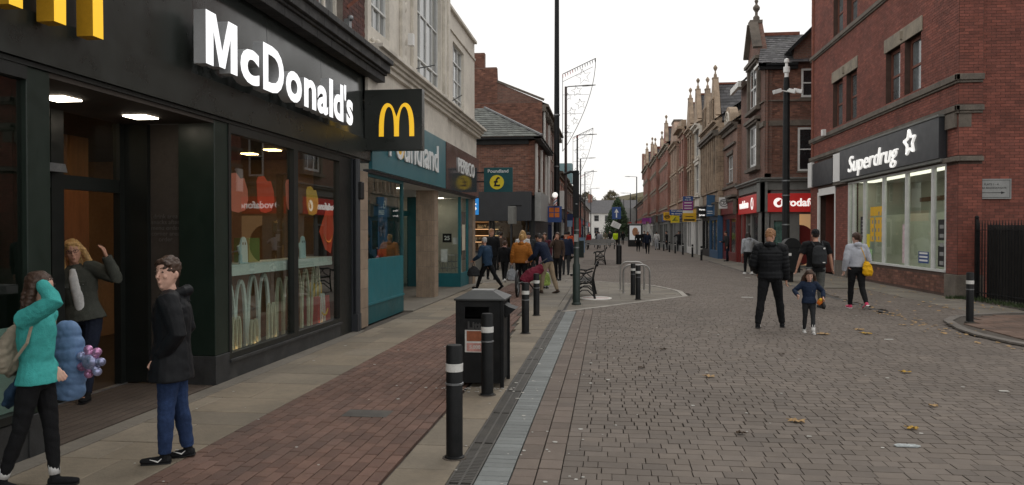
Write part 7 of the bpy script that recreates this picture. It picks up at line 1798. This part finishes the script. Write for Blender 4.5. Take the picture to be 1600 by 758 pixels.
    if puff:
        Z, X_, Y_ = [], [], []
        n = 30
        for i in range(n + 1):
            t = hz + (.815 - hz) * i / n; q = abs(math.sin(math.pi * (t - hz) / puff)) ** .5 * .0055
            Z.append(t); X_.append(np.interp(t, zs, rx) + q); Y_.append(np.interp(t, zs, ry) + q)
        zs, rx, ry = Z + [.835], X_ + [.04 * g], Y_ + [.038 * g]
    m.tube([U(0, (.006 if t < .6 else 0), t) for t in zs], [r * H for r in rx], 18, r2=[r * H for r in ry], ax=tuple(rot @ Vector((1, 0, 0))))
    for sd, sh, e, h_ in ((-1, shL, eL, hL), (1, shR, eR, hR)):
        if sleeves <= 0: continue
        pts = [sh + (neck0 - sh) * .45, sh, sh + (e - sh) * .35, sh + (e - sh) * .7, e, e + (h_ - e) * .35, e + (h_ - e) * .75, h_ + (h_ - e) * .02]; rr = [.040, .0415, .038, .035, .032, .031, .027, .024]
        if sleeves < 1: pts, rr = pts[:4], [.038, .036, .034, .035]
        rr = [r * H * (.55 + .45 * g) * (1.12 if bulk > 1.1 else 1) for r in rr]
        if puff and sleeves >= 1:
            P2, R2 = [], []
            for i in range(len(pts) - 1):
                for j in range(4): t = j / 4; P2.append(pts[i].lerp(pts[i + 1], t)); R2.append((rr[i] * (1 - t) + rr[i + 1] * t) + .005 * H * abs(math.sin(math.pi * (i * 4 + j) / 3.0)))
            pts, rr = P2 + [pts[-1]], R2 + [rr[-1]]
        m.tube(pts, rr, 12)
    m.tube([U(0, 0, .80), U(0, .003, .845)], [.052 * H * g, .036 * H * (1 if g < 1.2 else 1.1)], 12)
    if hood: 
        m.tube([U(-.045, -.02, .835), U(-.03, -.055, .845), U(0, -.068, .848), U(.03, -.055, .845), U(.045, -.02, .835)], [.018 * H, .026 * H, .030 * H, .026 * H, .018 * H], 10)
        m.tube([U(0, -.055, .85), U(0, -.075, .79)], [.034 * H, .018 * H], 10, r2=[.022 * H, .012 * H], ax=tuple(rot @ Vector((1, 0, 0))))
    meshobj('jacket', remesh(m, vox * .7, 2, .0035 * H if not puff else .0018 * H, 11 / H * 1.7, xy[0]), top, o)
    if hood and hood != 'self': 
        m = MB(); m.tube([U(-.05, .0, .845), U(-.04, -.04, .865), U(0, -.066, .868), U(.04, -.04, .865), U(.05, .0, .845)], .017 * H, 8); meshobj('hood_trim', remesh(m, vox * .6, 1, .006 * H, 40), hood, o)
    # trousers ---------------------------------------------------
    m = MB(); kk = legw * (.6 + .4 * build)
    m.tube([U(0, 0, .60), U(0, 0, .56), pel + Vector((0, 0, -.02 * H)), pel + Vector((0, 0, -.05 * H))], [.076 * H * kk, .084 * H * kk, .088 * H * kk, .06 * H * kk], 14, r2=[.056 * H * kk, .064 * H * kk, .066 * H * kk, .05 * H * kk], ax=(1, 0, 0))
    for (hip, knee, ank, b_) in (LL_, RL_):
        m.tube([hip + Vector((0, 0, .0)), hip + (knee - hip) * .45, knee, knee + (ank - knee) * .4, knee + (ank - knee) * .96], [.056 * H * kk, .050 * H * kk, .037 * H * kk, .036 * H * kk, (.026 + .008 * (legw - 1) * 4) * H * kk], 12)
    meshobj('trousers', remesh(m, vox * .7, 2, .0035 * H, 12 / H * 1.7, xy[1]), legs, o)
    # shoes ------------------------------------------------------
    for (hip, knee, ank, b_) in (LL_, RL_):
        an = b_ * .8 if b_ < 0 else b_ * .25; d_ = Matrix.Rotation(an, 3, 'X') @ Vector((0, 1, 0)); n_ = Matrix.Rotation(an, 3, 'X') @ Vector((0, 0, 1))
        m = MB(); c = ank - n_ * .022 * H
        m.tube([c - d_ * .030 * H, c - d_ * .018 * H, c + d_ * .03 * H, c + d_ * .075 * H, c + d_ * .105 * H, c + d_ * .112 * H], [.014 * H, .023 * H, .025 * H, .027 * H, .020 * H, .008 * H], 10, r2=[.014 * H, .020 * H, .020 * H, .016 * H, .012 * H, .006 * H], ax=(1, 0, 0))
        m.tube([ank + n_ * .018 * H, c], [.022 * H, .024 * H], 10)
        sh_ = meshobj('shoe', remesh(m, vox * .55, 1), shoes, o)
        m = MB(); c2 = c - n_ * .014 * H; m.tube([c2 - d_ * .03 * H, c2 + d_ * .03 * H, c2 + d_ * .105 * H], [.022 * H, .026 * H, .020 * H], 12, r2=.007 * H, ax=(1, 0, 0)); m.build('sole', 'white_plain' if shoes in ('cloth_whiteshoe', 'cloth_pinkshoe') else 'black_plain', sh_, local=True, smooth='auto')
        if socks: m = MB(); m.tube([ank + n_ * .012 * H, ank + (knee - ank).normalized() * .06 * H], .0245 * H, 10); m.build('sock', socks, o, local=True, smooth=True)
    return o, dict(U=U, HP=HP, hL=hL, hR=hR, eL=eL, eR=eR, shL=shL, shR=shR, H=H, hc=hc, pel=pel, LL=LL_, RL=RL_, hu=hu, vox=vox)
def loc(o, p):  # a point in a person's own space, in the world
    return WM[o.name] @ Vector(p)
def carrier(o, d, hand, mat, label, w_=.30, h=.38, name='carrier_bag', dep=.12, cat='bag'):
    p = loc(o, d[hand]) - Vector((0, 0, .05)); m = MB()
    m.tube([p + Vector((0, 0, -.12)), p + Vector((0, 0, -.2)), p + Vector((0, 0, -.12 - h * .5)), p + Vector((0, 0, -.12 - h * .9)), p + Vector((0, 0, -.12 - h))], [.03, w_ * .40, w_ * .5, w_ * .52, w_ * .4], 12, r2=[.03, dep * .7, dep, dep * 1.1, dep * .8], ax=(1, 0, 0))
    t = thing(name, label, cat, tuple(p - Vector((0, 0, h + .12)))); me = remesh(m, .016, 1, .012, 14)
    me.transform(WM[t.name].inverted()); meshobj('bag_body', me, mat, t)
    m = MB()
    for s_ in (-1, 1): m.tube([p + Vector((s_ * .03, s_ * .01, -.14)), p + Vector((s_ * .015, 0, -.04)), p + Vector((0, 0, .0))], .008, 5)
    m.build('handle', mat, t); return t
NF = .010
cloth('girlnavy', (.010, .020, .045), .7)
# ---- foreground --------------------------------------------------------------
# girl in the aqua fleece shading her eyes
o, d = person('girl in aqua fleece shading her eyes, pale rucksack on her back', (-3.70, 4.58), -80, 1.40, 'cloth_aqua', 'cloth_black', 'cloth_black', 'hair_brown', 'long', 'skin_pale', vox=NF, L=(8, 4), R=(-12, 8),
              lhand=(-.05, .05, -.24), rhand=(-.06, .045, .155), rel=(.25, 1.0, .35), headyaw=-8, hem=.50, flare=.02, detail=True, female=True, bulk=1.12, headscale=1.12, socks='cloth_white', fringe=False, build=.95, legw=.92)
q = thing('rucksack', 'pale grey beige drawstring rucksack hanging on the back of the girl in aqua', 'rucksack', tuple(loc(o, d['U'](-.02, -.10, .62))))
m = MB(); U = d['U']; m.tube([U(-.01, -.075, .775), U(-.015, -.105, .73), U(-.02, -.135, .66), U(-.02, -.13, .58), U(-.02, -.10, .545)], [.03, .075, .115, .12, .07], 14, r2=[.02, .05, .075, .08, .05], ax=(1, 0, 0))
me = remesh(m, .010, 1, .012, 16); me.transform(WM[q.name].inverted() @ WM[o.name]); meshobj('bag_body', me, 'cloth_tan', q)
m = MB()
for s_ in (-1, 1): m.tube([loc(o, p) for p in (U(s_ * .03, -.08, .78), U(s_ * .06, -.03, .842), U(s_ * .095, .035, .79), U(s_ * .112, .02, .70), U(s_ * .105, -.04, .62), U(s_ * .06, -.09, .57))], .010, 6)
m.build('strap', 'cloth_tan', q)
# navy coat knotted behind her
q = thing('navy_coat', 'dark blue jacket hanging behind the hip of the girl in aqua', 'coat', tuple(loc(o, U(.0, -.10, .42)))); m = MB()
m.tube([U(-.04, -.06, .56), U(-.05, -.09, .50), U(-.03, -.12, .43), U(-.01, -.15, .385)], [.05, .09, .10, .05], 12, r2=[.03, .04, .045, .02], ax=(1, 0, 0)); me = remesh(m, .010, 1, .012, 14); me.transform(WM[q.name].inverted() @ WM[o.name]); meshobj('coat_body', me, 'cloth_midblue', q)
# light blue padded coat carried over her arm, with a flower charm
hw = loc(o, d['hR']); q = thing('padded_coat', 'light blue padded coat carried over the arm of the girl in aqua', 'coat', (hw.x + .10, hw.y, .65)); m = MB()
cx, cy, zt = -3.80, 5.0, 1.00
zz = np.linspace(0, 1, 26); ps, r1, r2 = [], [], []
for t in zz:
    ps.append((cx + .02 * math.sin(t * 3), cy, zt + .02 - .52 * t)); q_ = .012 * abs(math.sin(math.pi * t * 6.2)) ** .6; r1.append(.072 + .032 * min(1, t * 3) * (1 - .1 * t) + q_ - (.03 if t > .96 else 0)); r2.append(.04 + .04 * min(1, t * 3) + q_)
m.tube(ps, r1, 18, r2=r2, ax=(1, 0, 0)); m.ball((cx, cy, zt), .085, .06, .05, 12, 8)
me = remesh(m, .008, 1, .004, 16); me.transform(WM[q.name].inverted()); meshobj('coat_body', me, 'cloth_bluecoat', q)
q = thing('flower_charm', 'shiny pink and lilac flower shaped toy hanging from the blue padded coat', 'toy', (-3.59, 5.0, .72))
M('iridescent', (.42, .20, .36), .3, .6, 10, .1, 40, metal=.5, spec=.8); M('iridescent_blue', (.30, .32, .50), .3, .5, 10, .1, 40, metal=.5, spec=.8)
for i in range(7):
    t = i * 2 * math.pi / 7; m = MB(); m.tube([(-3.59 + .03 * math.cos(t), 4.96, .77 + .03 * math.sin(t)), (-3.59 + .075 * math.cos(t), 4.955, .77 + .085 * math.sin(t))], [.026, .030], 8); m.ball((-3.59 + .078 * math.cos(t), 4.955, .77 + .088 * math.sin(t)), .031); m.build('petal', 'iridescent' if i % 3 else 'iridescent_blue', q, smooth=True)
m = MB(); m.ball((-3.59, 4.94, .77), .055, .03, .055); m.build('centre', 'iridescent_blue', q, smooth=True)
# boy in the black hooded parka
o, d = person('boy in black hooded parka and blue jeans glancing back along the pavement', (-3.17, 5.27), 112, 1.475, 'cloth_parka', 'cloth_jeans', 'cloth_black', 'hair_brown', 'short', 'skin_pale', vox=NF, L=(5, 3), R=(-6, 3),
              rhand=(-.022, .035, -.265), lhand=(-.022, .035, -.265), rel=(.7, -1, 0), lel=(.7, -1, 0), hem=.41, flare=.022, hood='self', detail=True, headyaw=58, headpitch=-2, bulk=1.32, headscale=1.14, build=1.0, legw=1.08)
U = d['U']; m = MB(); p = U(.02, .08, .74); m.bar(p - Vector((.015, 0, 0)), p + Vector((.015, 0, .003)), .006, .004); m.build('chest_logo', 'white_plain', o, local=True)
for l in (d['LL'], d['RL']):
    for s_ in (-1, 1):
        c = l[2] + Vector((s_ * .034, .05, -.030)); m = MB(); m.tube([c + Vector((0, -.035, .018)), c + Vector((0, -.01, -.004)), c + Vector((0, .045, .016))], [.002, .006, .0015], 5); m.build('swoosh', 'white_plain', o, local=True)
# blonde woman leaning out of the restaurant door
o, d = person('blonde woman in olive jacket stepping out of the restaurant door', (-5.30, 7.22), -158, 1.66, 'cloth_olive', 'cloth_darkjeans', 'cloth_black', 'hair_blond', 'longwild', 'skin', vox=.011, L=(24, 8), R=(-18, 14),
              lhand=(.10, .11, .075), lel=(.7, -.1, -1), rhand=(.10, .02, -.29), hem=.50, detail=True, female=True, headyaw=12, headpitch=6, tilt=9, bulk=1.16, flare=.02)
U = d['U']; HP = d['HP']; hu = d['hu']
m = MB(); m.tube([U(-.004, .060, .50), U(-.004, .066, .58), U(-.002, .071, .70), U(0, .067, .77), U(0, .048, .815)], [.026 * 1.66, .029 * 1.66, .031 * 1.66, .028 * 1.66, .020 * 1.66], 10, r2=.02 * 1.66, ax=(1, 0, 0)); meshobj('white_top', remesh(m, .009, 1, .004, 12), 'cloth_white', o)
m = MB()
for s_ in (-1, 1): m.tube([HP(s_ * .019 + .013 * math.cos(t), .055, .001 + .010 * math.sin(t)) for t in np.linspace(0, 6.28, 12)], .0022, 5); m.tube([HP(s_ * .032, .052, .003), HP(s_ * .042, .0, .003)], .002, 5)
m.tube([HP(-.006, .057, .003), HP(.006, .057, .003)], .002, 5); m.build('glasses', 'black_plain', o, local=True)
for s_ in (-1, 1): m = MB(); p = U(s_ * .05, .075, .73); m.box(p.x - .035, p.x + .035, p.y - .006, p.y + .008, p.z - .035, p.z + .01); m.build('pocket_flap', 'cloth_olive', o, local=True, bevel=.003); m = MB(); m.ball((p.x, p.y + .012, p.z - .02), .006, n=6, m=4); m.build('button', 'grey_metal', o, local=True)
l = d['LL']; m = MB(); m.ball(l[1] + Vector((0, .052, .01)), .03, .012, .018); m.build('ripped_knee', 'skin', o, local=True, smooth=True)
# man in the black padded jacket
o, d = person('balding man in black padded jacket looking down at the little girl', (2.81, 13.85), -14, 1.74, 'cloth_puffer', 'cloth_black', 'cloth_black', 'hair_ginger', 'short', 'skin', vox=.012, L=(-8, 4), R=(15, 12), spread=7,
              rhand=(.035, .06, -.31), lhand=(.02, .12, -.24), hem=.50, puff=.036, hood='self', detail=True, headyaw=-40, headpitch=26, bulk=1.32, build=1.02, fringe=False, legw=1.06)
for l in (d['LL'], d['RL']): m = MB(); c = l[2] + Vector((.04, .05, -.04)); m.tube([c + Vector((0, -.03, .0)), c + Vector((0, .05, .008))], .004, 4); m.build('shoe_stripe', 'white_plain', o, local=True)
# little girl
o, d = person('little girl in navy top and white boots looking down at a toy', (3.30, 13.2), 176, 1.02, 'cloth_girlnavy', 'cloth_charcoal', 'cloth_whiteshoe', 'hair_brown', 'longwild', 'skin_pale', vox=.0095, L=(14, 6), R=(-8, 10),
              lhand=(.10, .11, -.20), rhand=(.10, .13, -.17), lel=(.9, -.8, -.3), rel=(.9, -.8, -.3), hem=.50, detail=True, headpitch=20, headscale=1.34, bulk=1.2, build=1.0, fringe=False, flare=.012, legw=.98, female=True)
for l in (d['LL'], d['RL']):
    m = MB(); m.tube([l[2] + Vector((0, 0, .07)), l[2] + Vector((0, 0, -.02))], .031, 10); m.build('boot_shaft', 'cloth_whiteshoe', o, local=True, smooth=True)
    for s_ in (-1, 1): m = MB(); m.tube([l[2] + Vector((s_ * .012, .02, .07)), l[2] + Vector((s_ * .018, .02, .115))], [.009, .004], 6); m.build('boot_ear', 'cloth_whiteshoe', o, local=True, smooth=True)
HP = d['HP']
m = MB(); p = d['U'](-.02, .075, .70); m.bar(p - Vector((.02, 0, 0)), p + Vector((.02, 0, .004)), .006, .004); m.build('chest_print', 'white_plain', o, local=True)
hp = loc(o, d['hL']); t = thing('toy_cone', 'red and yellow toy held in the little girl\'s hand', 'toy', tuple(hp)); m = MB(); m.tube([hp + Vector((-.02, 0, -.02)), hp + Vector((-.05, .0, -.07)), hp + Vector((-.08, 0, -.12))], [.02, .045, .03], 10); m.build('red_part', 'orange_plain', t, smooth=True)
m = MB(); m.tube([hp + Vector((-.02, 0, -.03)), hp + Vector((.01, 0, -.15)), hp + Vector((.0, 0, -.19))], [.018, .035, .03], 10); m.build('dark_part', 'black_plain', t, smooth=True); m = MB(); m.ball(hp + Vector((-.05, -.03, -.04)), .028); m.build('yellow_part', 'yellow_plain', t, smooth=True)
# man with cap and rucksack
o, d = person('stocky man in black cap, black shirt and rucksack walking away', (4.50, 17.45), 4, 1.74, 'cloth_black', 'cloth_greytrouser', 'cloth_charcoal', 'hair_dark', 'short', 'skin', vox=.014, L=(-8, 8), R=(10, 4),
              rhand=(.09, .05, -.30), lhand=(.09, .03, -.30), hem=.47, sleeves=.5, cap='cloth_black', bulk=1.12, build=1.18, fringe=False, legw=1.05, spread=3)
q = thing('rucksack', 'black rucksack on the back of the man in the cap', 'rucksack', tuple(loc(o, d['U'](0, -.14, .6)))); m = MB(); U = d['U']
m.tube([U(0, -.105, .79), U(0, -.13, .77), U(0, -.145, .68), U(0, -.14, .58), U(0, -.11, .55)], [.08, .13, .16, .16, .12], 14, r2=[.03, .07, .09, .09, .05], ax=(1, 0, 0)); me = remesh(m, .013, 1, .005, 12); me.transform(WM[q.name].inverted() @ WM[o.name]); meshobj('bag_body', me, 'cloth_charcoal', q)
m = MB(); p = loc(o, U(.03, -.20, .585)); m.box(p.x - .02, p.x + .03, p.y - .012, p.y + .004, p.z, p.z + .02); m.build('logo_patch', 'white_plain', q); m = MB(); p = loc(o, U(.04, -.18, .755)); m.box(p.x - .015, p.x + .02, p.y - .03, p.y + .004, p.z, p.z + .03); m.build('tag', 'white_plain', q)
m = MB()
for s_ in (-1, 1): m.tube([loc(o, p) for p in (U(s_ * .05, -.11, .79), U(s_ * .065, -.04, .845), U(s_ * .075, .075, .79), U(s_ * .09, .06, .68))], .018, 6)
m.build('strap', 'cloth_charcoal', q)
# woman in white hoodie with the yellow bag
o, d = person('woman in pale grey hoodie, black leggings and pink trainers walking away', (5.38, 17.55), 6, 1.67, 'cloth_greymarl', 'cloth_black', 'cloth_pinkshoe', 'hair_brown', 'pony', 'skin_pale', vox=.013, L=(10, 5), R=(-12, 22),
              lhand=(.05, .03, -.30), rhand=(.0, .13, -.14), hem=.55, hood='self', bulk=1.22, female=True, fringe=False, legw=1.0, headyaw=18)
q = thing('yellow_bag', 'bright yellow drawstring bag hanging at the hip of the woman in the hoodie', 'bag', tuple(loc(o, d['U'](.10, -.08, .5)))); m = MB(); U = d['U']
m.tube([U(.085, -.085, .62), U(.09, -.10, .58), U(.10, -.105, .52), U(.105, -.10, .465), U(.105, -.095, .44)], [.04, .09, .11, .11, .07], 14, r2=[.03, .05, .07, .07, .04], ax=(1, 0, 0)); me = remesh(m, .012, 1, .016, 14); me.transform(WM[q.name].inverted() @ WM[o.name]); meshobj('bag_body', me, 'cloth_yellow', q)
m = MB(); m.tube([loc(o, p) for p in (U(.085, -.09, .62), U(.05, -.09, .74), U(.02, -.05, .835), U(-.01, .06, .80))], .008, 5); m.build('strap', 'cloth_yellow', q)
# girl in grey hooded top farther off
person('girl in grey hooded top and black leggings walking away by the phone shop', (5.50, 31.3), 10, 1.66, 'cloth_lightgrey', 'cloth_black', 'cloth_whiteshoe', 'hair_dark', 'long', 'skin', vox=.02, L=(8, 4), R=(-8, 10), rhand=(.04, .12, -.02), hem=.53, hood='self', bulk=1.25, female=True)
person('man in dark jacket and jeans leaning at the red shopfront', (6.7, 44.6), 100, 1.72, 'cloth_charcoal', 'cloth_darkjeans', vox=.026, hair='hair_dark', lean=6, L=(6, 4), R=(-4, 2), hem=.5, rhand=(.02, .14, -.16), bulk=1.15)
# ---- the crowd near the discount store ----------------------------------------
V2 = .018
o, d = person('white haired old man in dark blue coat striding left past the bin', (-3.47, 22.05), 62, 1.60, 'cloth_midblue', 'cloth_black', 'cloth_black', 'hair_grey', 'short', 'skin', vox=V2, L=(28, 6), R=(-30, 10), lean=10, rhand=(.02, .02, -.31), lhand=(.06, .14, -.22), hem=.47, bulk=1.2, fringe=False)
carrier(o, d, 'hL', 'cloth_charcoal', 'dark patterned bag carried by the white haired old man', .36, .30)
person('child in black coat with pink fur collar walking away', (-3.42, 25.4), -8, 1.36, 'cloth_black', 'cloth_black', 'cloth_whiteshoe', 'hair_brown', 'short', 'skin_pale', vox=V2, L=(12, 5), R=(-16, 14), hem=.50, hood='cloth_fur', bulk=1.3, headscale=1.15, fringe=False)
o, d = person('fair haired woman in mustard padded jacket walking away', (-2.42, 21.5), 4, 1.60, 'cloth_mustard', 'cloth_black', 'cloth_black', 'hair_blond', 'bun', 'skin', vox=.015, L=(6, 4), R=(-8, 6), hem=.50, puff=.045, hood='self', bulk=1.42, build=1.08, female=True, lhand=(.06, .03, -.30), rhand=(.05, .05, -.28), fringe=False)
carrier(o, d, 'hL', 'cloth_lightgrey', 'pale grey carrier bag in the left hand of the woman in mustard', .34, .34)
o, d = person('old man in navy jacket and beige trousers bending over a trolley', (-1.62, 20.9), 66, 1.72, 'cloth_navy', 'cloth_beige', 'cloth_brown', 'hair_dark', 'short', 'skin', vox=.015, L=(16, 10), R=(-14, 6), lean=26, lhand=(.0, .16, -.24), rhand=(-.01, .02, -.31), hem=.49, bulk=1.25, fringe=False, headpitch=14)
carrier(o, d, 'hR', M('bag_lime', (.36, .50, .12), .45, .5, 7, .2, 30, local=True).name, 'lime green and white carrier bag held by the old man in beige trousers', .40, .42)
tl = thing('shopping_trolley', 'burgundy wheeled pushchair trolley with big wheel behind the bollards', 'trolley', (-2.0, 20.2, 0))
m = MB(); m.tube([(-2.25, 19.9, .36), (-2.05, 20.1, .52), (-1.75, 20.3, .72)], [.10, .16, .11], 12, r2=[.12, .18, .12]); me = remesh(m, .018, 1, .02, 10); me.transform(WM[tl.name].inverted()); meshobj('bag_body', me, 'cloth_burgundy', tl)
m = MB(); m.tube([(-2.30, 19.55 + .33 * math.cos(t), .34 + .33 * math.sin(t)) for t in np.linspace(0, 2 * math.pi, 25)], .028, 8, ax=(1, 0, 0), cap=False); m.build('wheel', 'black_plain', tl, smooth=True)
m = MB(); m.tube([(-2.30, 19.55 + .27 * math.cos(t), .34 + .27 * math.sin(t)) for t in np.linspace(0, 2 * math.pi, 25)], .012, 6, ax=(1, 0, 0), cap=False)
for k in range(6): m.tube([(-2.30, 19.55, .34), (-2.30, 19.55 + .27 * math.cos(k), .34 + .27 * math.sin(k))], .006, 4)
m.build('rim', 'grey_metal', tl, smooth=True)
m = MB(); m.tube([(-2.30, 19.6, .34), (-2.1, 20.0, .40), (-1.75, 20.35, .86), (-1.62, 20.5, .95)], .02, 6); m.tube([(-2.1, 20, .4), (-1.9, 20.4, .06)], .018, 6); m.build('handle_frame', 'dark_metal', tl)
m = MB(); m.tube([(-1.93, 20.4, .06), (-1.87, 20.4, .06)], .06, 12); m.build('small_wheel', 'black_plain', tl)
CR = [((-2.75, 26.6), 10, 1.66, 'cloth_charcoal', 'cloth_black', 'hair_dark', 'none', 'person in dark hooded padded coat left of the mustard jacket', dict(bulk=1.35, hood='self', puff=.05, cap='cloth_charcoal')),
      ((-2.75, 24.8), 2, 1.72, 'cloth_white', 'cloth_black', 'hair_blond', 'long', 'long haired blonde woman beyond the mustard jacket', dict(female=True)),
      ((-2.1, 24.2), -5, 1.58, 'cloth_black', 'cloth_black', 'hair_brown', 'long', 'brown haired woman in black coat beyond the old man\'s shoulder', dict(female=True, bulk=1.3)),
      ((-2.28, 27.8), 178, 1.64, 'cloth_wine', 'cloth_black', 'hair_brown', 'short', 'person facing the camera behind the crowd, dark red top', dict()),
      ((-1.72, 26.5), 165, 1.66, 'cloth_brown', 'cloth_black', 'hair_brown', 'bob', 'smiling person facing the camera with a hand raised to the face', dict(rhand=(-.05, .09, .03), rel=(.5, .2, -1), female=True)),
      ((-1.62, 29.9), 8, 1.66, 'cloth_navy', 'cloth_charcoal', 'hair_dark', 'none', 'person in dark cap and coat behind the bending old man', dict(cap='cloth_black', bulk=1.3)),
      ((-3.15, 27.9), 20, 1.62, 'cloth_black', 'cloth_black', 'hair_dark', 'short', 'person in black just left of the blonde woman', dict(bulk=1.25)),
      ((-4.05, 26.6), 200, 1.78, 'cloth_black', 'cloth_black', 'hair_ginger', 'short', 'balding man in black coat standing at the bakery front', dict(bulk=1.3, headyaw=40, headpitch=10, fringe=False)),
      ((-1.85, 22.6), -20, 1.12, 'cloth_pinkcloth', 'cloth_greyblue', 'hair_ginger', 'bun', 'small child in pale pink coat between the mustard jacket and old man', dict(headscale=1.3, bulk=1.3)),
      ((-2.2, 43.4), 0, 1.70, 'cloth_orange', 'cloth_black', 'hair_dark', 'short', 'person in bright orange coat beyond the thick column', dict(bulk=1.3)),
      ((-4.6, 33.0), 30, 1.68, 'cloth_brown', 'cloth_black', 'hair_dark', 'short', 'customer in brown coat at the bakery shelves', dict(bulk=1.2))]
for (x, y), f, h, tp, lg, hr, hst, lb, kw in CR:
    person(lb, (x, y), f, h, tp, lg, 'cloth_black', hr, hst, 'skin', vox=V2 if y < 30 else .026, L=(random.uniform(-4, 16), 5), R=(random.uniform(-14, 4), 6), **kw)
# ---- far people -----------------------------------------------------------------
FP = [((3.0, 59.5), 176, 1.70, 'cloth_navy', 'cloth_black', 'man in dark jacket with crossed white strap walking towards the camera', {}), ((2.55, 66), 185, 1.72, 'cloth_black', 'cloth_black', 'person in black walking just left of the man with the strap', {}),
      ((6.02, 67.0), 178, 1.74, 'cloth_charcoal', 'cloth_charcoal', 'man in dark clothes with both arms raised before the yellow shop', dict(lhand=(.02, .12, .02), rhand=(.02, .12, .02), lel=(1, -.2, -1), rel=(1, -.2, -1))),
      ((4.45, 72), 4, 1.72, 'cloth_white', 'cloth_lightgrey', 'person in white coat and pale trousers near the far bollards', {}), ((3.5, 76), 182, 1.75, 'cloth_black', 'cloth_darkjeans', 'tall person in black beside the person in white', {}),
      ((5.3, 71), 90, 1.74, 'cloth_black', 'cloth_black', 'person in long dark coat in a shop doorway', dict(hem=.3)), ((.85, 86), 0, 1.75, 'cloth_hivis', 'cloth_black', 'worker in yellow high visibility jacket walking away', dict(bulk=1.3)),
      ((-.9, 80), 20, 1.66, 'cloth_lightgrey', 'cloth_black', 'person in grey by the outdoor seats', dict(bulk=1.2)), ((-1.9, 76), 150, 1.62, 'cloth_red', 'cloth_black', 'person in red beside the red flag', dict(bulk=1.2)),
      ((-.3, 88), 10, 1.7, 'cloth_khaki', 'cloth_beige', 'person in khaki walking beyond the seats', {}), ((.2, 92), 190, 1.72, 'cloth_charcoal', 'cloth_black', 'person in charcoal between the khaki coat and the worker', {}), ((-2.3, 96), 0, 1.7, 'cloth_navy', 'cloth_black', 'person in navy far down on the left pavement', {}),
      ((1.9, 100), 0, 1.74, 'cloth_black', 'cloth_black', 'person in black just left of the poster unit', {}), ((4.6, 92), 175, 1.7, 'cloth_brown', 'cloth_black', 'person in brown right of the poster unit', {}), ((5.0, 98), 0, 1.68, 'cloth_greyblue', 'cloth_black', 'person in grey blue by the far end of the terrace', {}),
      ((-.9, 104), 0, 1.7, 'cloth_white', 'cloth_black', 'person in a white top among the far walkers', {}), ((-1.6, 110), 180, 1.7, 'cloth_black', 'cloth_darkjeans', 'person in black and jeans among the far walkers', {}), ((-3.0, 58), 180, 1.7, 'cloth_black', 'cloth_black', 'person in black coat on the left pavement beyond the orange coat', dict(bulk=1.2)),
      ((-3.1, 47), 10, 1.66, 'cloth_navy', 'cloth_black', 'person in navy coat beside the thick black column', dict(bulk=1.2)), ((-2.9, 52), 170, 1.72, 'cloth_charcoal', 'cloth_black', 'person in charcoal near the hanging white sign', dict(bulk=1.1))]
for (x, y), f, h, tp, lg, lb, kw in FP:
    person(lb, (x, y), f, h, tp, lg, 'cloth_black', random.choice(('hair_dark', 'hair_brown', 'hair_grey')), 'short', 'skin', vox=.032, L=(random.uniform(-4, 18), 5), R=(random.uniform(-16, 4), 8), **kw)
bpy.data.scenes.remove(TS)
